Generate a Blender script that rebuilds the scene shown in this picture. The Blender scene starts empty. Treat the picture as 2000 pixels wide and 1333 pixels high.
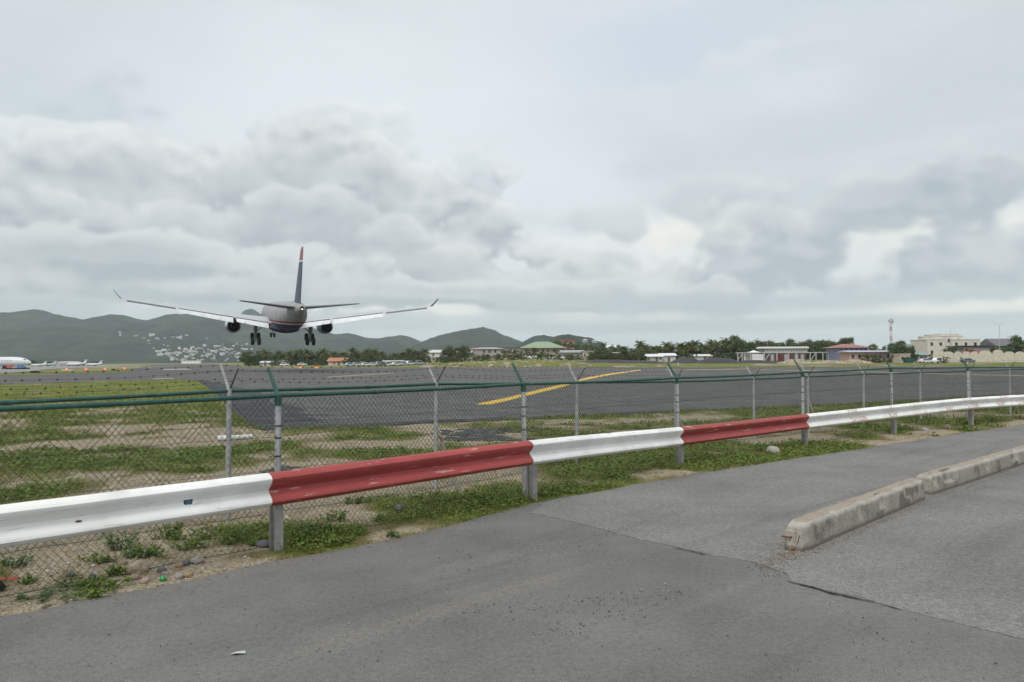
import bpy, math, random
import numpy as np
from mathutils import Vector, Matrix

PI = math.pi
random.seed(7)
scene = bpy.context.scene
C = scene.collection

# ------------------------------------------------------------------ camera
FPX, CXP, CYP = 1500.0, 1000.0, 666.5
EYE = Vector((0, 0, 1.8))
ROT = Matrix.Rotation(PI / 2 + math.atan(39 / 1500), 3, 'X') @ Matrix.Rotation(-0.005, 3, 'Z')
cd = bpy.data.cameras.new('camera')
cd.sensor_width = 36
cd.lens = 27
cd.clip_start = 0.05
cd.clip_end = 30000
cam = bpy.data.objects.new('camera', cd)
C.objects.link(cam)
cam.matrix_world = Matrix.Translation(EYE) @ ROT.to_4x4()
scene.camera = cam


def ray(px, py):
    return ROT @ Vector(((px - CXP) / FPX, (CYP - py) / FPX, -1))


def at(px, py, Y):
    r = ray(px, py)
    return EYE + r * (Y / r.y)


def gp(px, py, z=0.0):
    r = ray(px, py)
    return EYE + r * ((z - EYE.z) / r.z)


def gx(px, Y, z=0.0):
    """ground point seen in image column px at distance Y"""
    return Vector((at(px, 705, Y).x, Y, z))


RINV = ROT.transposed()


def proj(p):
    q = RINV @ (Vector(p) - EYE)
    return CXP + FPX * q.x / -q.z, CYP - FPX * q.y / -q.z


# ------------------------------------------------------------------ node helper
class NT:
    def __init__(s, tree):
        s.t = tree
        tree.nodes.clear()

    def n(s, typ, ins=None, **props):
        nd = s.t.nodes.new(typ)
        for k, v in props.items():
            setattr(nd, k, v)
        if ins:
            for k, v in ins.items():
                s.put(nd.inputs[k], v)
        return nd

    def put(s, sock, v):
        if isinstance(v, bpy.types.NodeSocket):
            s.t.links.new(v, sock)
        else:
            if sock.type == 'RGBA' and len(v) == 3:
                v = (*v, 1)
            sock.default_value = v

    def m(s, op, a, b=0.0, c=0.0, clamp=False):
        nd = s.n('ShaderNodeMath', {0: a, 1: b, 2: c}, operation=op)
        nd.use_clamp = clamp
        return nd.outputs[0]

    def vm(s, op, a, b=(0, 0, 0)):
        nd = s.n('ShaderNodeVectorMath', {0: a, 1: b}, operation=op)
        return nd.outputs['Value'] if op in ('LENGTH', 'DOT_PRODUCT') else nd.outputs[0]

    def mix(s, f, a, b, bt='MIX'):
        nd = s.n('ShaderNodeMix', data_type='RGBA', blend_type=bt)
        s.put(nd.inputs[0], f)
        s.put(nd.inputs[6], a)
        s.put(nd.inputs[7], b)
        return nd.outputs[2]

    def ramp(s, f, a, b, lo=0.0, hi=1.0, smooth=True):
        nd = s.n('ShaderNodeMapRange', {0: f, 1: a, 2: b, 3: lo, 4: hi})
        nd.interpolation_type = 'SMOOTHSTEP' if smooth else 'LINEAR'
        return nd.outputs[0]

    def noise(s, v, scale, detail=4, rough=0.55, dist=0.0):
        nd = s.n('ShaderNodeTexNoise', {'Vector': v, 'Scale': scale, 'Detail': detail, 'Roughness': rough, 'Distortion': dist})
        return nd.outputs[0]


# ------------------------------------------------------------------ world: overcast sky with cumulus
SUN_EL, SUN_AZ = math.radians(52), math.radians(206)   # azimuth from +Y clockwise: behind the viewer, to the left
world = bpy.data.worlds.new('World')
scene.world = world
world.use_nodes = True
W = NT(world.node_tree)
tc = W.n('ShaderNodeTexCoord').outputs['Generated']
sep = W.n('ShaderNodeSeparateXYZ', {0: tc})
dx, dy, dz = sep.outputs
sky = W.n('ShaderNodeTexSky', sky_type='NISHITA')
sky.sun_disc = False
sky.sun_elevation = SUN_EL
sky.sun_rotation = SUN_AZ
sky.air_density = 1.0
sky.dust_density = 2.0


def ae(px, py):
    r = ray(px, py).normalized()
    return math.atan2(r.x, r.y), math.asin(r.z)


def s2l(r, g, b):
    return np.array([((c / 255 + 0.055) / 1.055) ** 2.4 for c in (r, g, b)], np.float32)


def cloud_map():
    """the overcast as an all-round map: colour of the cloud in each direction, worked out here from noise (periodic in azimuth)"""
    IW, IH = 4096, 2048
    rng = np.random.RandomState(4)

    def pn(u, v, N, seed, octs, gain=0.5):
        # u in 0..1 around the horizon, periodic value noise
        s, a, t = 0, 1.0, 0
        for i in range(octs):
            n = N * 2 ** i
            x, y = u * n, v * n
            xi, yi = np.floor(x).astype(np.int64), np.floor(y).astype(np.int64)
            fx, fy = (x - xi).astype(np.float32), (y - yi).astype(np.float32)
            fx, fy = fx * fx * fx * (fx * (fx * 6 - 15) + 10), fy * fy * fy * (fy * (fy * 6 - 15) + 10)

            def h(p, q):
                k = ((p % n) * 374761393 + q * 668265263 + (seed + i * 31) * 974711) & 0x7fffffff
                k = ((k ^ (k >> 13)) * 1274126177) & 0x7fffffff
                return (((k ^ (k >> 16)) & 0xffff) / 65535.0).astype(np.float32)
            s = s + a * ((h(xi, yi) * (1 - fx) + h(xi + 1, yi) * fx) * (1 - fy) + (h(xi, yi + 1) * (1 - fx) + h(xi + 1, yi + 1) * fx) * fy)
            t += a
            a *= gain
        return s / t - 0.5

    def worley(u, v, N, seed):
        x, y = u * N, v * N
        xi, yi = np.floor(x).astype(np.int64), np.floor(y).astype(np.int64)
        fx, fy = (x - xi).astype(np.float32), (y - yi).astype(np.float32)
        best = np.full(x.shape, 9.0, np.float32)
        for ox in (-1, 0, 1):
            for oy in (-1, 0, 1):
                k = (((xi + ox) % N) * 73856093 ^ (yi + oy) * 19349663 ^ seed * 83492791) & 0x7fffffff
                k = ((k ^ (k >> 13)) * 1274126177) & 0x7fffffff
                jx, jy = ((k & 0xff) / 255.0).astype(np.float32), (((k >> 9) & 0xff) / 255.0).astype(np.float32)
                best = np.minimum(best, (ox + jx - fx) ** 2 + (oy + jy - fy) ** 2)
        return np.sqrt(best)

    def sm(x, a, b):
        t = np.clip((x - a) / (b - a), 0, 1)
        return t * t * (3 - 2 * t)

    r0, r1 = int(IH * (0.5 - 0.5 / 180)), int(IH * (0.5 + 31.0 / 180))
    img = np.ones((IH, IW, 4), np.float32)
    # thin veil over the whole sky
    uu, vv = np.meshgrid((np.arange(IW // 4) + 0.5) / (IW // 4), (np.arange(IH // 4) + 0.5) / (IH // 4))
    vw = pn(uu, vv * 1.1, 7, 3, 6)
    vl = s2l(206, 215, 221) + (s2l(222, 229, 233) - s2l(206, 215, 221)) * sm(vw, -0.16, 0.16)[..., None]
    # broken low deck all round, outside the stretch described below
    ua, ve = (uu - 0.5) * 2 * PI, (vv - 0.5) * PI
    low = sm(pn(uu, vv * 2.0, 16, 41, 6), -0.02, 0.14) * sm(ve, 0.42, 0.10) * sm(np.abs(ua), 0.60, 0.85)
    vl = vl * (1 - low[..., None]) + s2l(190, 200, 206) * low[..., None]
    hz = (sm(ve, 0.070, 0.004) * 0.66 * sm(np.abs(ua), 1.1, 1.16))[..., None]
    vl = (vl * (1 - hz) + s2l(172, 187, 195) * hz) * 0.95
    img[..., :3] = vl.repeat(4, 0).repeat(4, 1)
    for ax in (0, 1):
        img[..., :3] = (np.roll(img[..., :3], 1, ax) + 2 * img[..., :3] + np.roll(img[..., :3], -1, ax)) / 4
        img[..., :3] = (np.roll(img[..., :3], 2, ax) + 2 * img[..., :3] + np.roll(img[..., :3], -2, ax)) / 4
    img[:r0, :, :3] = s2l(150, 155, 158)
    rows = np.arange(r0, r1)
    c0, c1 = int(IW * (0.5 - 1.15 / (2 * PI))), int(IW * (0.5 + 1.15 / (2 * PI)))   # only this stretch needs the cumulus detail
    azr = ((np.arange(c0, c1) + 0.5) / IW - 0.5) * 2 * PI
    elr = ((rows + 0.5) / IH - 0.5) * PI
    A, E = np.meshgrid(azr.astype(np.float32), elr.astype(np.float32))
    U, V = A / (2 * PI) + 0.5, E * 1.3 / (2 * PI)
    wu, wv = pn(U, V, 60, 71, 3) * 0.006, pn(U, V, 60, 72, 3) * 0.006
    pf = 0.62 * (0.55 - worley(U + wu, V + wv, 66, 5)) + 0.30 * (0.5 - worley(U + wu, V + wv, 150, 6)) + 0.16 * (0.5 - worley(U + wu, V + wv, 330, 7))
    fr = pn(U + wu * 0.7, V + wv * 0.7, 34, 11, 6, 0.55)
    big = pn(U, V, 15, 51, 3)
    HARD = 0.24 * fr / fr.std() + 0.22 * pf / pf.std() + 0.06 * big / big.std()
    SOFT = pn(U + wu, V * 2.2, 34, 23, 7, 0.55)
    SOFT = 0.20 * SOFT / SOFT.std()
    WISP = pn(U + V * 0.8, V * 3.5, 44, 29, 6, 0.55)
    WISP = 0.20 * WISP / WISP.std()
    out = img[r0:r1, c0:c1, :3].copy()
    dup, dsd = 9, -3

    def layer(blobs, body, crest, amp=1.2, t0=-0.05, t1=0.16, rimk=2.0, opac=1.0, var=0.5, tex=None, bias=0.15):
        nonlocal out
        tex = HARD if tex is None else tex
        d = None
        for (px, py, rx, ry) in blobs:
            a, e = ae(px, py)
            q = np.hypot((A - a) * (FPX / rx), (E - e) * (FPX / ry))
            d = q if d is None else np.where(np.abs(d - q) < 0.25, np.minimum(d, q) - (0.25 - np.abs(d - q)) ** 2, np.minimum(d, q))
        f = 1 - d + tex * amp
        mask = sm(f, t0, t1) * opac
        up = np.roll(np.roll(f, -dup, 0), dsd, 1)
        up[-dup:] = f[-dup:]
        up2 = np.roll(np.roll(f, -dup * 4, 0), dsd * 4, 1)
        up2[-dup * 4:] = f[-dup * 4:]
        rim = np.clip((f - up) * rimk + (f - up2) * rimk * 0.28 + bias, 0, 1)
        rim = np.clip(rim * (1.0 - 0.55 * sm(f, 0.1, 1.0)) + SOFT * var, 0, 1)[..., None]
        col = np.asarray(body) * (1 - rim) + np.asarray(crest) * rim
        out = out * (1 - mask[..., None]) + col * mask[..., None]

    # high: blue-grey patch, grey right, bright centre, grey left corner, dark wisps
    layer([(1330, 110, 440, 200), (1520, 40, 330, 160)], s2l(194, 206, 219), s2l(204, 214, 224), 0.8, -0.3, 1.0, 0, 0.8, 0.5, SOFT, 0.4)
    layer([(1960, 260, 460, 330), (1680, 330, 520, 190), (2050, 20, 260, 200), (1250, 320, 360, 110)], s2l(186, 197, 201), s2l(212, 220, 223), 1.0, -0.4, 0.9, 0, 0.85, 0.8, SOFT, 0.45)
    layer([(640, 230, 560, 190), (1050, 330, 320, 110)], s2l(220, 228, 233), s2l(229, 235, 238), 0.8, -0.3, 0.9, 0, 0.8, 0.5, SOFT, 0.4)
    layer([(40, 140, 380, 270)], s2l(194, 205, 209), s2l(214, 222, 225), 1.0, -0.3, 1.0, 0, 0.85, 0.7, SOFT, 0.4)
    layer([(250, 160, 42, 42), (225, 200, 60, 36), (120, 215, 110, 34), (310, 220, 70, 18)], s2l(186, 198, 203), s2l(207, 216, 219), 0.9, -0.1, 0.9, 0.5, 0.75, 0.4)
    layer([(1440, 130, 80, 40), (1330, 190, 170, 36)], s2l(206, 215, 220), s2l(219, 225, 228), 1.0, -0.1, 0.8, 0.6, 0.7)
    layer([(1620, 110, 280, 22), (1800, 40, 280, 26), (1850, 300, 300, 60)], s2l(204, 213, 217), s2l(215, 222, 225), 1.0, -0.2, 0.9, 0, 0.6, 0.5, WISP, 0.4)
    # bright sky showing low on the right and along the horizon
    layer([(1420, 480, 300, 60), (1715, 484, 110, 50), (1880, 445, 130, 56), (1960, 598, 330, 24), (720, 606, 420, 20), (1120, 612, 260, 14), (1450, 600, 160, 12)], s2l(214, 220, 220), s2l(246, 245, 236), 0.8, -0.3, 0.7, 0.3, 0.95, 0.8, None, 0.65)
    # the long cumulus bank, back to front
    layer([(640, 258, 150, 50), (500, 246, 44, 44), (200, 290, 240, 40), (740, 290, 90, 46), (860, 360, 110, 60)], s2l(196, 205, 210), s2l(229, 233, 234), 0.9, -0.05, 0.25, 1.2, 0.8)
    layer([(300, 400, 320, 105), (470, 365, 240, 110), (620, 400, 250, 110), (770, 430, 140, 95), (690, 350, 90, 40), (900, 480, 120, 70), (955, 440, 60, 44), (1060, 490, 90, 46), (1200, 520, 130, 44), (1280, 560, 130, 30), (110, 470, 320, 90)],
          s2l(174, 182, 187), s2l(226, 229, 230), 0.70, -0.03, 0.13, 1.3, 0.97, 0.5, None, 0.22)
    layer([(420, 490, 380, 84), (780, 520, 330, 60), (560, 450, 170, 66), (1080, 560, 260, 32), (880, 545, 260, 40)], s2l(168, 177, 183), s2l(216, 220, 221), 0.75, -0.05, 0.25, 1.3, 0.9, 0.6)
    layer([(1350, 385, 66, 40), (1225, 446, 40, 34), (1120, 432, 90, 30), (1400, 370, 60, 22)], s2l(186, 196, 201), s2l(209, 216, 218), 0.9, -0.1, 0.5, 0.8, 0.85)
    layer([(1480, 520, 80, 44), (1570, 500, 86, 60), (1612, 440, 66, 50), (1745, 392, 190, 46), (1640, 560, 160, 28), (1800, 520, 54, 44), (1935, 512, 96, 50), (1460, 560, 120, 30), (1850, 560, 160, 24), (1530, 440, 30, 40)],
          s2l(167, 178, 187), s2l(212, 217, 218), 1.25, -0.15, 0.60, 1.0, 0.93, 0.5, None, 0.15)
    layer([(230, 500, 360, 40), (20, 545, 260, 60), (420, 565, 330, 40), (880, 572, 420, 26), (1150, 588, 240, 18)],
          s2l(166, 177, 183), s2l(214, 219, 220), 0.75, -0.05, 0.18, 1.4, 0.92, 0.6)
    layer([(100, 605, 420, 20), (600, 625, 500, 20)], s2l(174, 186, 191), s2l(196, 205, 209), 0.8, -0.2, 0.5, 0.7, 0.8)
    layer([(1500, 592, 560, 20), (1850, 578, 300, 14), (1900, 622, 500, 12), (1250, 640, 500, 12)], s2l(174, 187, 194), s2l(200, 209, 212), 0.9, -0.3, 0.6, 0, 0.8, 0.6, WISP, 0.4)
    hz = (sm(E, 0.070, 0.004) * 0.70)[..., None]
    out = out * (1 - hz) + s2l(172, 187, 195) * hz
    out = out * np.array([0.934, 0.925, 0.922], np.float32)
    for ax in (0, 1):
        for k in (1,):
            out = (np.roll(out, k, ax) + 2 * out + np.roll(out, -k, ax)) / 4
    out[:3], out[-3:] = out[3:4], out[-4:-3]
    img[r0:r1, c0:c1, :3] = out
    # meet the veil above without a seam
    n = 60
    for k in range(n):
        t = k / n
        img[r1 - 1 - k, c0:c1, :3] = img[r1 - 1 - k, c0:c1, :3] * t + img[r1 + k, c0:c1, :3] * (1 - t)
    im = bpy.data.images.new('cloud_map', IW, IH, alpha=False, float_buffer=True)
    im.colorspace_settings.name = 'Non-Color'
    im.pixels.foreach_set(img.ravel())
    im.update()
    return im


SKYGAIN = 9.35   # the map holds display-referred radiance; the Background strength is 0.1
clear = W.mix(1.0, sky.outputs[0], (0.8, 0.8, 0.8, 1), 'MULTIPLY')
env = W.n('ShaderNodeTexEnvironment', {'Vector': W.n('ShaderNodeCombineXYZ', {0: dy, 1: W.m('MULTIPLY', dx, -1.0), 2: dz}).outputs[0]})
env.image = cloud_map()
clouds = W.mix(1.0, env.outputs[0], (SKYGAIN, SKYGAIN, SKYGAIN, 1), 'MULTIPLY')
bg = W.n('ShaderNodeBackground', {0: W.mix(0.93, clear, clouds), 1: 0.1})
W.n('ShaderNodeOutputWorld', {0: bg.outputs[0]})
world.cycles.sampling_method = 'MANUAL'
world.cycles.sample_map_resolution = 512

sl = bpy.data.lights.new('sun', 'SUN')
sl.energy = 1.5
sl.angle = math.radians(24)
sl.color = (1.0, 0.96, 0.90)
sun = bpy.data.objects.new('sun', sl)
C.objects.link(sun)
sdir = Vector((math.sin(SUN_AZ) * math.cos(SUN_EL), math.cos(SUN_AZ) * math.cos(SUN_EL), math.sin(SUN_EL)))
sun.rotation_euler = sdir.to_track_quat('Z', 'Y').to_euler()

scene.view_settings.view_transform = 'Standard'
scene.view_settings.look = 'None'
scene.view_settings.exposure = 0.40
scene.view_settings.gamma = 1.0
scene.view_settings.use_curve_mapping = False
scene.render.engine = 'CYCLES'
scene.cycles.volume_bounces = 1
scene.cycles.max_bounces = 6

# ------------------------------------------------------------------ materials
MATS = {}


def mat(name, col, rough=0.8, var=0.18, scale=4.0, bump=0.0, bscale=40.0, metal=0.0, spec=0.3, second=None, s0=0.45, s1=0.6, sscale=2.0, emit=None, coord='Object'):
    """plain procedural material: two-tone noise variation, optional patches of a second colour, optional fine relief"""
    if name in MATS:
        return MATS[name]
    m = bpy.data.materials.new(name)
    m.use_nodes = True
    t = NT(m.node_tree)
    co = t.n('ShaderNodeTexCoord').outputs[coord]
    nz = t.noise(co, scale, 5, 0.6)
    a = tuple(c * (1 - var) for c in col)
    b = tuple(min(1, c * (1 + var)) for c in col)
    c = t.mix(t.ramp(nz, 0.3, 0.7), a, b)
    if second:
        c = t.mix(t.ramp(t.noise(co, sscale, 8, 0.65), s0, s1), c, second)
    bs = t.n('ShaderNodeBsdfPrincipled', {'Base Color': c, 'Roughness': rough, 'Metallic': metal, 'Specular IOR Level': spec})
    if bump:
        bp = t.n('ShaderNodeBump', {'Strength': bump, 'Distance': 0.02, 'Height': t.noise(co, bscale, 5, 0.7)})
        t.put(bs.inputs['Normal'], bp.outputs[0])
    if emit:
        t.put(bs.inputs['Emission Color'], emit[0])
        bs.inputs['Emission Strength'].default_value = emit[1]
    t.n('ShaderNodeOutputMaterial', {0: bs.outputs[0]})
    MATS[name] = m
    return m


def mat_fn(name, fn):
    m = bpy.data.materials.new(name)
    m.use_nodes = True
    t = NT(m.node_tree)
    co = t.n('ShaderNodeTexCoord').outputs['Object']
    sh = fn(t, co)
    t.n('ShaderNodeOutputMaterial', {0: sh})
    MATS[name] = m
    return m


# ------------------------------------------------------------------ mesh helpers
class MB:
    def __init__(s):
        s.v, s.f, s.mi = [], [], []

    def add(s, vs, fs, mi=0):
        o = len(s.v)
        s.v += [tuple(p) for p in vs]
        s.f += [tuple(i + o for i in f) for f in fs]
        s.mi += [mi] * len(fs)
        return s

    def box(s, c, size, rz=0.0, mi=0, taper=1.0, M=None):
        hx, hy, hz = size[0] / 2, size[1] / 2, size[2] / 2
        vs = []
        for z, k in ((-hz, 1), (hz, taper)):
            for x, y in ((-hx, -hy), (hx, -hy), (hx, hy), (-hx, hy)):
                p = Vector((x * k, y * k, z))
                if M is not None:
                    p = M @ p
                elif rz:
                    p = Vector((p.x * math.cos(rz) - p.y * math.sin(rz), p.x * math.sin(rz) + p.y * math.cos(rz), p.z))
                vs.append(p + Vector(c))
        return s.add(vs, [(3, 2, 1, 0), (4, 5, 6, 7), (0, 1, 5, 4), (1, 2, 6, 5), (2, 3, 7, 6), (3, 0, 4, 7)], mi)

    def tube(s, pts, r, n=8, mi=0, cap=True):
        pts = [Vector(p) for p in pts]
        rs = r if isinstance(r, (list, tuple)) else [r] * len(pts)
        vs, fs = [], []
        for i, p in enumerate(pts):
            d = (pts[min(i + 1, len(pts) - 1)] - pts[max(i - 1, 0)]).normalized()
            a = Vector((0, 0, 1)) if abs(d.z) < 0.95 else Vector((1, 0, 0))
            u = d.cross(a).normalized()
            w = u.cross(d)
            for k in range(n):
                t = 2 * PI * k / n
                vs.append(p + (u * math.cos(t) + w * math.sin(t)) * rs[i])
        for i in range(len(pts) - 1):
            for k in range(n):
                a, b = i * n + k, i * n + (k + 1) % n
                fs.append((a, b, b + n, a + n))
        if cap:
            fs.append(tuple(range(n - 1, -1, -1)))
            fs.append(tuple(range((len(pts) - 1) * n, len(pts) * n)))
        return s.add(vs, fs, mi)

    def loft(s, rings, mi=0, cap=True, closed=True):
        n = len(rings[0])
        vs = [p for r in rings for p in r]
        fs = []
        for i in range(len(rings) - 1):
            for k in range(n if closed else n - 1):
                a, b = i * n + k, i * n + (k + 1) % n
                fs.append((a, b, b + n, a + n))
        if cap and closed:
            fs.append(tuple(range(n - 1, -1, -1)))
            fs.append(tuple(range((len(rings) - 1) * n, len(rings) * n)))
        return s.add(vs, fs, mi)

    def lathe(s, prof, c=(0, 0, 0), axis='X', n=24, mi=0, cap=False):
        rings = []
        for a, r in prof:
            ring = []
            for k in range(n):
                t = 2 * PI * k / n
                if axis == 'X':
                    ring.append(Vector(c) + Vector((a, r * math.cos(t), r * math.sin(t))))
                elif axis == 'Y':
                    ring.append(Vector(c) + Vector((r * math.cos(t), a, r * math.sin(t))))
                else:
                    ring.append(Vector(c) + Vector((r * math.cos(t), r * math.sin(t), a)))
            rings.append(ring)
        return s.loft(rings, mi, cap)

    def prism(s, poly, y0, y1, mi=0):
        """polygon in x,z extruded along y"""
        n = len(poly)
        vs = [(x, y0, z) for x, z in poly] + [(x, y1, z) for x, z in poly]
        fs = [tuple(range(n)), tuple(range(2 * n - 1, n - 1, -1))] + [(k, k + n, (k + 1) % n + n, (k + 1) % n) for k in range(n)]
        return s.add(vs, fs, mi)

    def mesh(s, name, mats, smooth=False, off=None):
        me = bpy.data.meshes.new(name)
        v = s.v if off is None else [(p[0] - off[0], p[1] - off[1], p[2] - off[2]) for p in s.v]
        me.from_pydata(v, [], s.f)
        if not isinstance(mats, (list, tuple)):
            mats = [mats]
        for m in mats:
            me.materials.append(m)
        if len(mats) > 1:
            me.polygons.foreach_set('material_index', s.mi)
        if smooth:
            me.polygons.foreach_set('use_smooth', [True] * len(me.polygons))
            if smooth != 'all':
                try:
                    me.set_sharp_from_angle(angle=math.radians(38))
                except Exception:
                    pass
        me.update()
        return me


def link(name, me, parent=None, loc=(0, 0, 0), rot=None):
    o = bpy.data.objects.new(name, me)
    C.objects.link(o)
    o.location = loc
    if rot is not None:
        o.rotation_euler = rot
    if parent is not None:
        o.parent = parent
    return o


def part(name, mb, mats, parent, smooth=False, off=None, loc=(0, 0, 0), rot=None):
    return link(name, mb.mesh(name, mats, smooth, off), parent, loc, rot)


def tag(o, label, cat, group=None):
    o['label'] = label
    o['category'] = cat
    if group:
        o['group'] = group
    return o


def thing(name, label, cat, loc=(0, 0, 0), rz=0.0, group=None, rot=None):
    o = link(name, None, None, loc, rot if rot is not None else (0, 0, rz))
    o.empty_display_size = 0.3
    return tag(o, label, cat, group)


def struct(name, mb, mats, smooth=False, kind='structure', parent=None):
    o = part(name, mb, mats, parent, smooth)
    o['kind'] = kind
    return o


def copy_tree(o, parent=None):
    c = o.copy()
    C.objects.link(c)
    c.parent = parent
    for ch in list(o.children):
        copy_tree(ch, c)
    return c


ORD = ['first', 'second', 'third', 'fourth', 'fifth', 'sixth', 'seventh', 'eighth', 'ninth', 'tenth', 'eleventh', 'twelfth', 'thirteenth', 'fourteenth', 'fifteenth', 'sixteenth', 'seventeenth', 'eighteenth', 'nineteenth', 'twentieth']


def ordinal(i):
    if i < 20:
        return ORD[i]
    n = i + 1
    suf = 'th' if 10 <= n % 100 <= 20 else {1: 'st', 2: 'nd', 3: 'rd'}.get(n % 10, 'th')
    return '%d%s' % (n, suf)


# numpy value noise
def vnoise(x, y, seed=0):
    x = np.asarray(x, float)
    y = np.asarray(y, float)
    xi, yi = np.floor(x).astype(np.int64), np.floor(y).astype(np.int64)
    fx, fy = x - xi, y - yi
    fx, fy = fx * fx * (3 - 2 * fx), fy * fy * (3 - 2 * fy)

    def h(a, b):
        n = (a * 374761393 + b * 668265263 + seed * 974711) & 0x7fffffff
        n = ((n ^ (n >> 13)) * 1274126177) & 0x7fffffff
        return ((n ^ (n >> 16)) & 0xffff) / 65535.0
    return (h(xi, yi) * (1 - fx) + h(xi + 1, yi) * fx) * (1 - fy) + (h(xi, yi + 1) * (1 - fx) + h(xi + 1, yi + 1) * fx) * fy


def fbm(x, y, oct=4, seed=0):
    s, a, t = 0.0, 0.5, 0.0
    for i in range(oct):
        s = s + a * vnoise(np.asarray(x) * 2 ** i, np.asarray(y) * 2 ** i, seed + i * 17)
        t += a
        a *= 0.5
    return s / t


def poly_sd(X, Y, poly):
    """signed distance to polygon, negative inside (numpy arrays)"""
    d = np.full(X.shape, 1e9)
    inside = np.zeros(X.shape, bool)
    n = len(poly)
    for i in range(n):
        ax, ay = poly[i][0], poly[i][1]
        bx, by = poly[(i + 1) % n][0], poly[(i + 1) % n][1]
        ex, ey = bx - ax, by - ay
        t = np.clip(((X - ax) * ex + (Y - ay) * ey) / (ex * ex + ey * ey + 1e-12), 0, 1)
        d = np.minimum(d, np.hypot(X - ax - t * ex, Y - ay - t * ey))
        c = ((ay > Y) != (by > Y))
        with np.errstate(divide='ignore', invalid='ignore'):
            xx = ax + (Y - ay) * ex / (ey if abs(ey) > 1e-9 else 1e-9)
        inside ^= (c & (X < xx))
    return np.where(inside, -d, d)
#PART2
# ------------------------------------------------------------------ outlines on the ground
def ext(a, b, d):
    v = (Vector(b) - Vector(a))
    v.z = 0
    return Vector(b) + v.normalized() * d


edge_px = [(0, 1205), (90, 1190), (170, 1171), (330, 1141), (480, 1109), (640, 1077), (800, 1045), (900, 1021), (960, 1004), (1040, 985), (1130, 967), (1260, 942), (1400, 919), (1520, 900), (1640, 883), (1760, 865), (1880, 846), (2000, 829)]
edge = [gp(*p) for p in edge_px]
edge = [ext(edge[1], edge[0], 30), ext(edge[1], edge[0], 3)] + edge + [ext(edge[-2], edge[-1], 4) + Vector((0.4, -0.2, 0)), ext(edge[-2], edge[-1], 40) + Vector((9, -9, 0))]
# ragged asphalt edge
fine = []
for i in range(len(edge) - 1):
    a, b = edge[i], edge[i + 1]
    k = max(1, int((b - a).length / 0.12)) if (b - a).length < 6 else 8
    for j in range(k):
        p = a.lerp(b, j / k)
        w = float(fbm(p.x * 1.7, p.y * 1.7, 4, 5)) - 0.5
        fine.append(p + Vector((-0.7, 0.7, 0)) * (0.16 * w))
fine.append(edge[-1])
road_poly = fine + [Vector((90, 20, 0)), Vector((90, -40, 0)), Vector((-40, -40, 0))]

near_px = [(530, 841), (600, 838), (700, 834), (850, 826), (1000, 820), (1150, 813), (1300, 806), (1430, 801), (1560, 795), (1700, 788), (1850, 779), (2000, 770)]
left_px = [(385, 743), (400, 752), (420, 766), (436, 782), (455, 800), (480, 824), (500, 834)]
far_px = [(2000, 716.2), (1700, 716.8), (1500, 717.4), (1250, 717.8), (1000, 717.4), (800, 717.9), (620, 718.7), (520, 719.2)]
rn = [gp(*p) for p in near_px]
rn.append(ext(rn[-2], rn[-1], 60))
rf = [gp(*p) for p in far_px]
rf = [rf[0] + Vector((160, -10, 0))] + rf
# the strip itself runs on to the east
DIR = Vector((-605, 1500, 0)).normalized()
NRM = Vector((DIR.y, -DIR.x, 0))
s0 = rf[-1]
strip_r = [s0 + DIR * 60 - NRM * 3, gp(432, 713.2), gp(415, 711.6)]
lft = [gp(p[0], p[1]) for p in [(318, 711.8), (296, 713.6), (262, 721), (238, 727.4), (120, 731), (0, 734.4)]]
lft2 = [ext(lft[-2], lft[-1], 40), ext(gp(250, 744), gp(0, 752), 30)] + [gp(0, 752), gp(100, 748.5), gp(250, 744.5), gp(360, 741.5)]
run_poly = [gp(*p) for p in left_px] + rn + rf + strip_r + lft + lft2


def hgt(X, Y):
    X = np.asarray(X, float)
    Y = np.asarray(Y, float)
    sr = poly_sd(X, Y, road_poly)
    sw = poly_sd(X, Y, run_poly)
    s = np.minimum(sr, sw)
    b = 0.012 + 0.10 * (fbm(X * 0.9, Y * 0.9, 4, 3) - 0.45) + 0.035 * (fbm(X * 6, Y * 6, 3, 9) - 0.5)
    b = b + 0.10 * (fbm(X * 0.18, Y * 0.18, 2, 21) - 0.4)
    k = np.clip(s / 0.8, 0, 1)
    h = b * k + (0.006 + 0.03 * (fbm(X * 7, Y * 7, 2, 4) - 0.5)) * (1 - k)
    h = np.where((sw < sr) & (s > 0), h - 0.055 * np.clip(1 - s / 0.35, 0, 1), h)
    h = np.where(s < -0.04, -0.16, np.where(s < 0, h - 4.0 * (-s), h))
    far = np.clip((Y - 200) / 10, 0, 1)
    r = X / np.maximum(Y, 1)
    side = np.clip((r + 0.16) / 0.10, 0, 1)
    slope = 0.011 + 0.013 * np.clip(1 - np.abs(r - 0.03) / 0.16, 0, 1)
    rise = slope * np.clip(Y - 204, 0, 310) * side * np.clip((sw - 2) / 12, 0, 1)
    return h + far * rise


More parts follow.
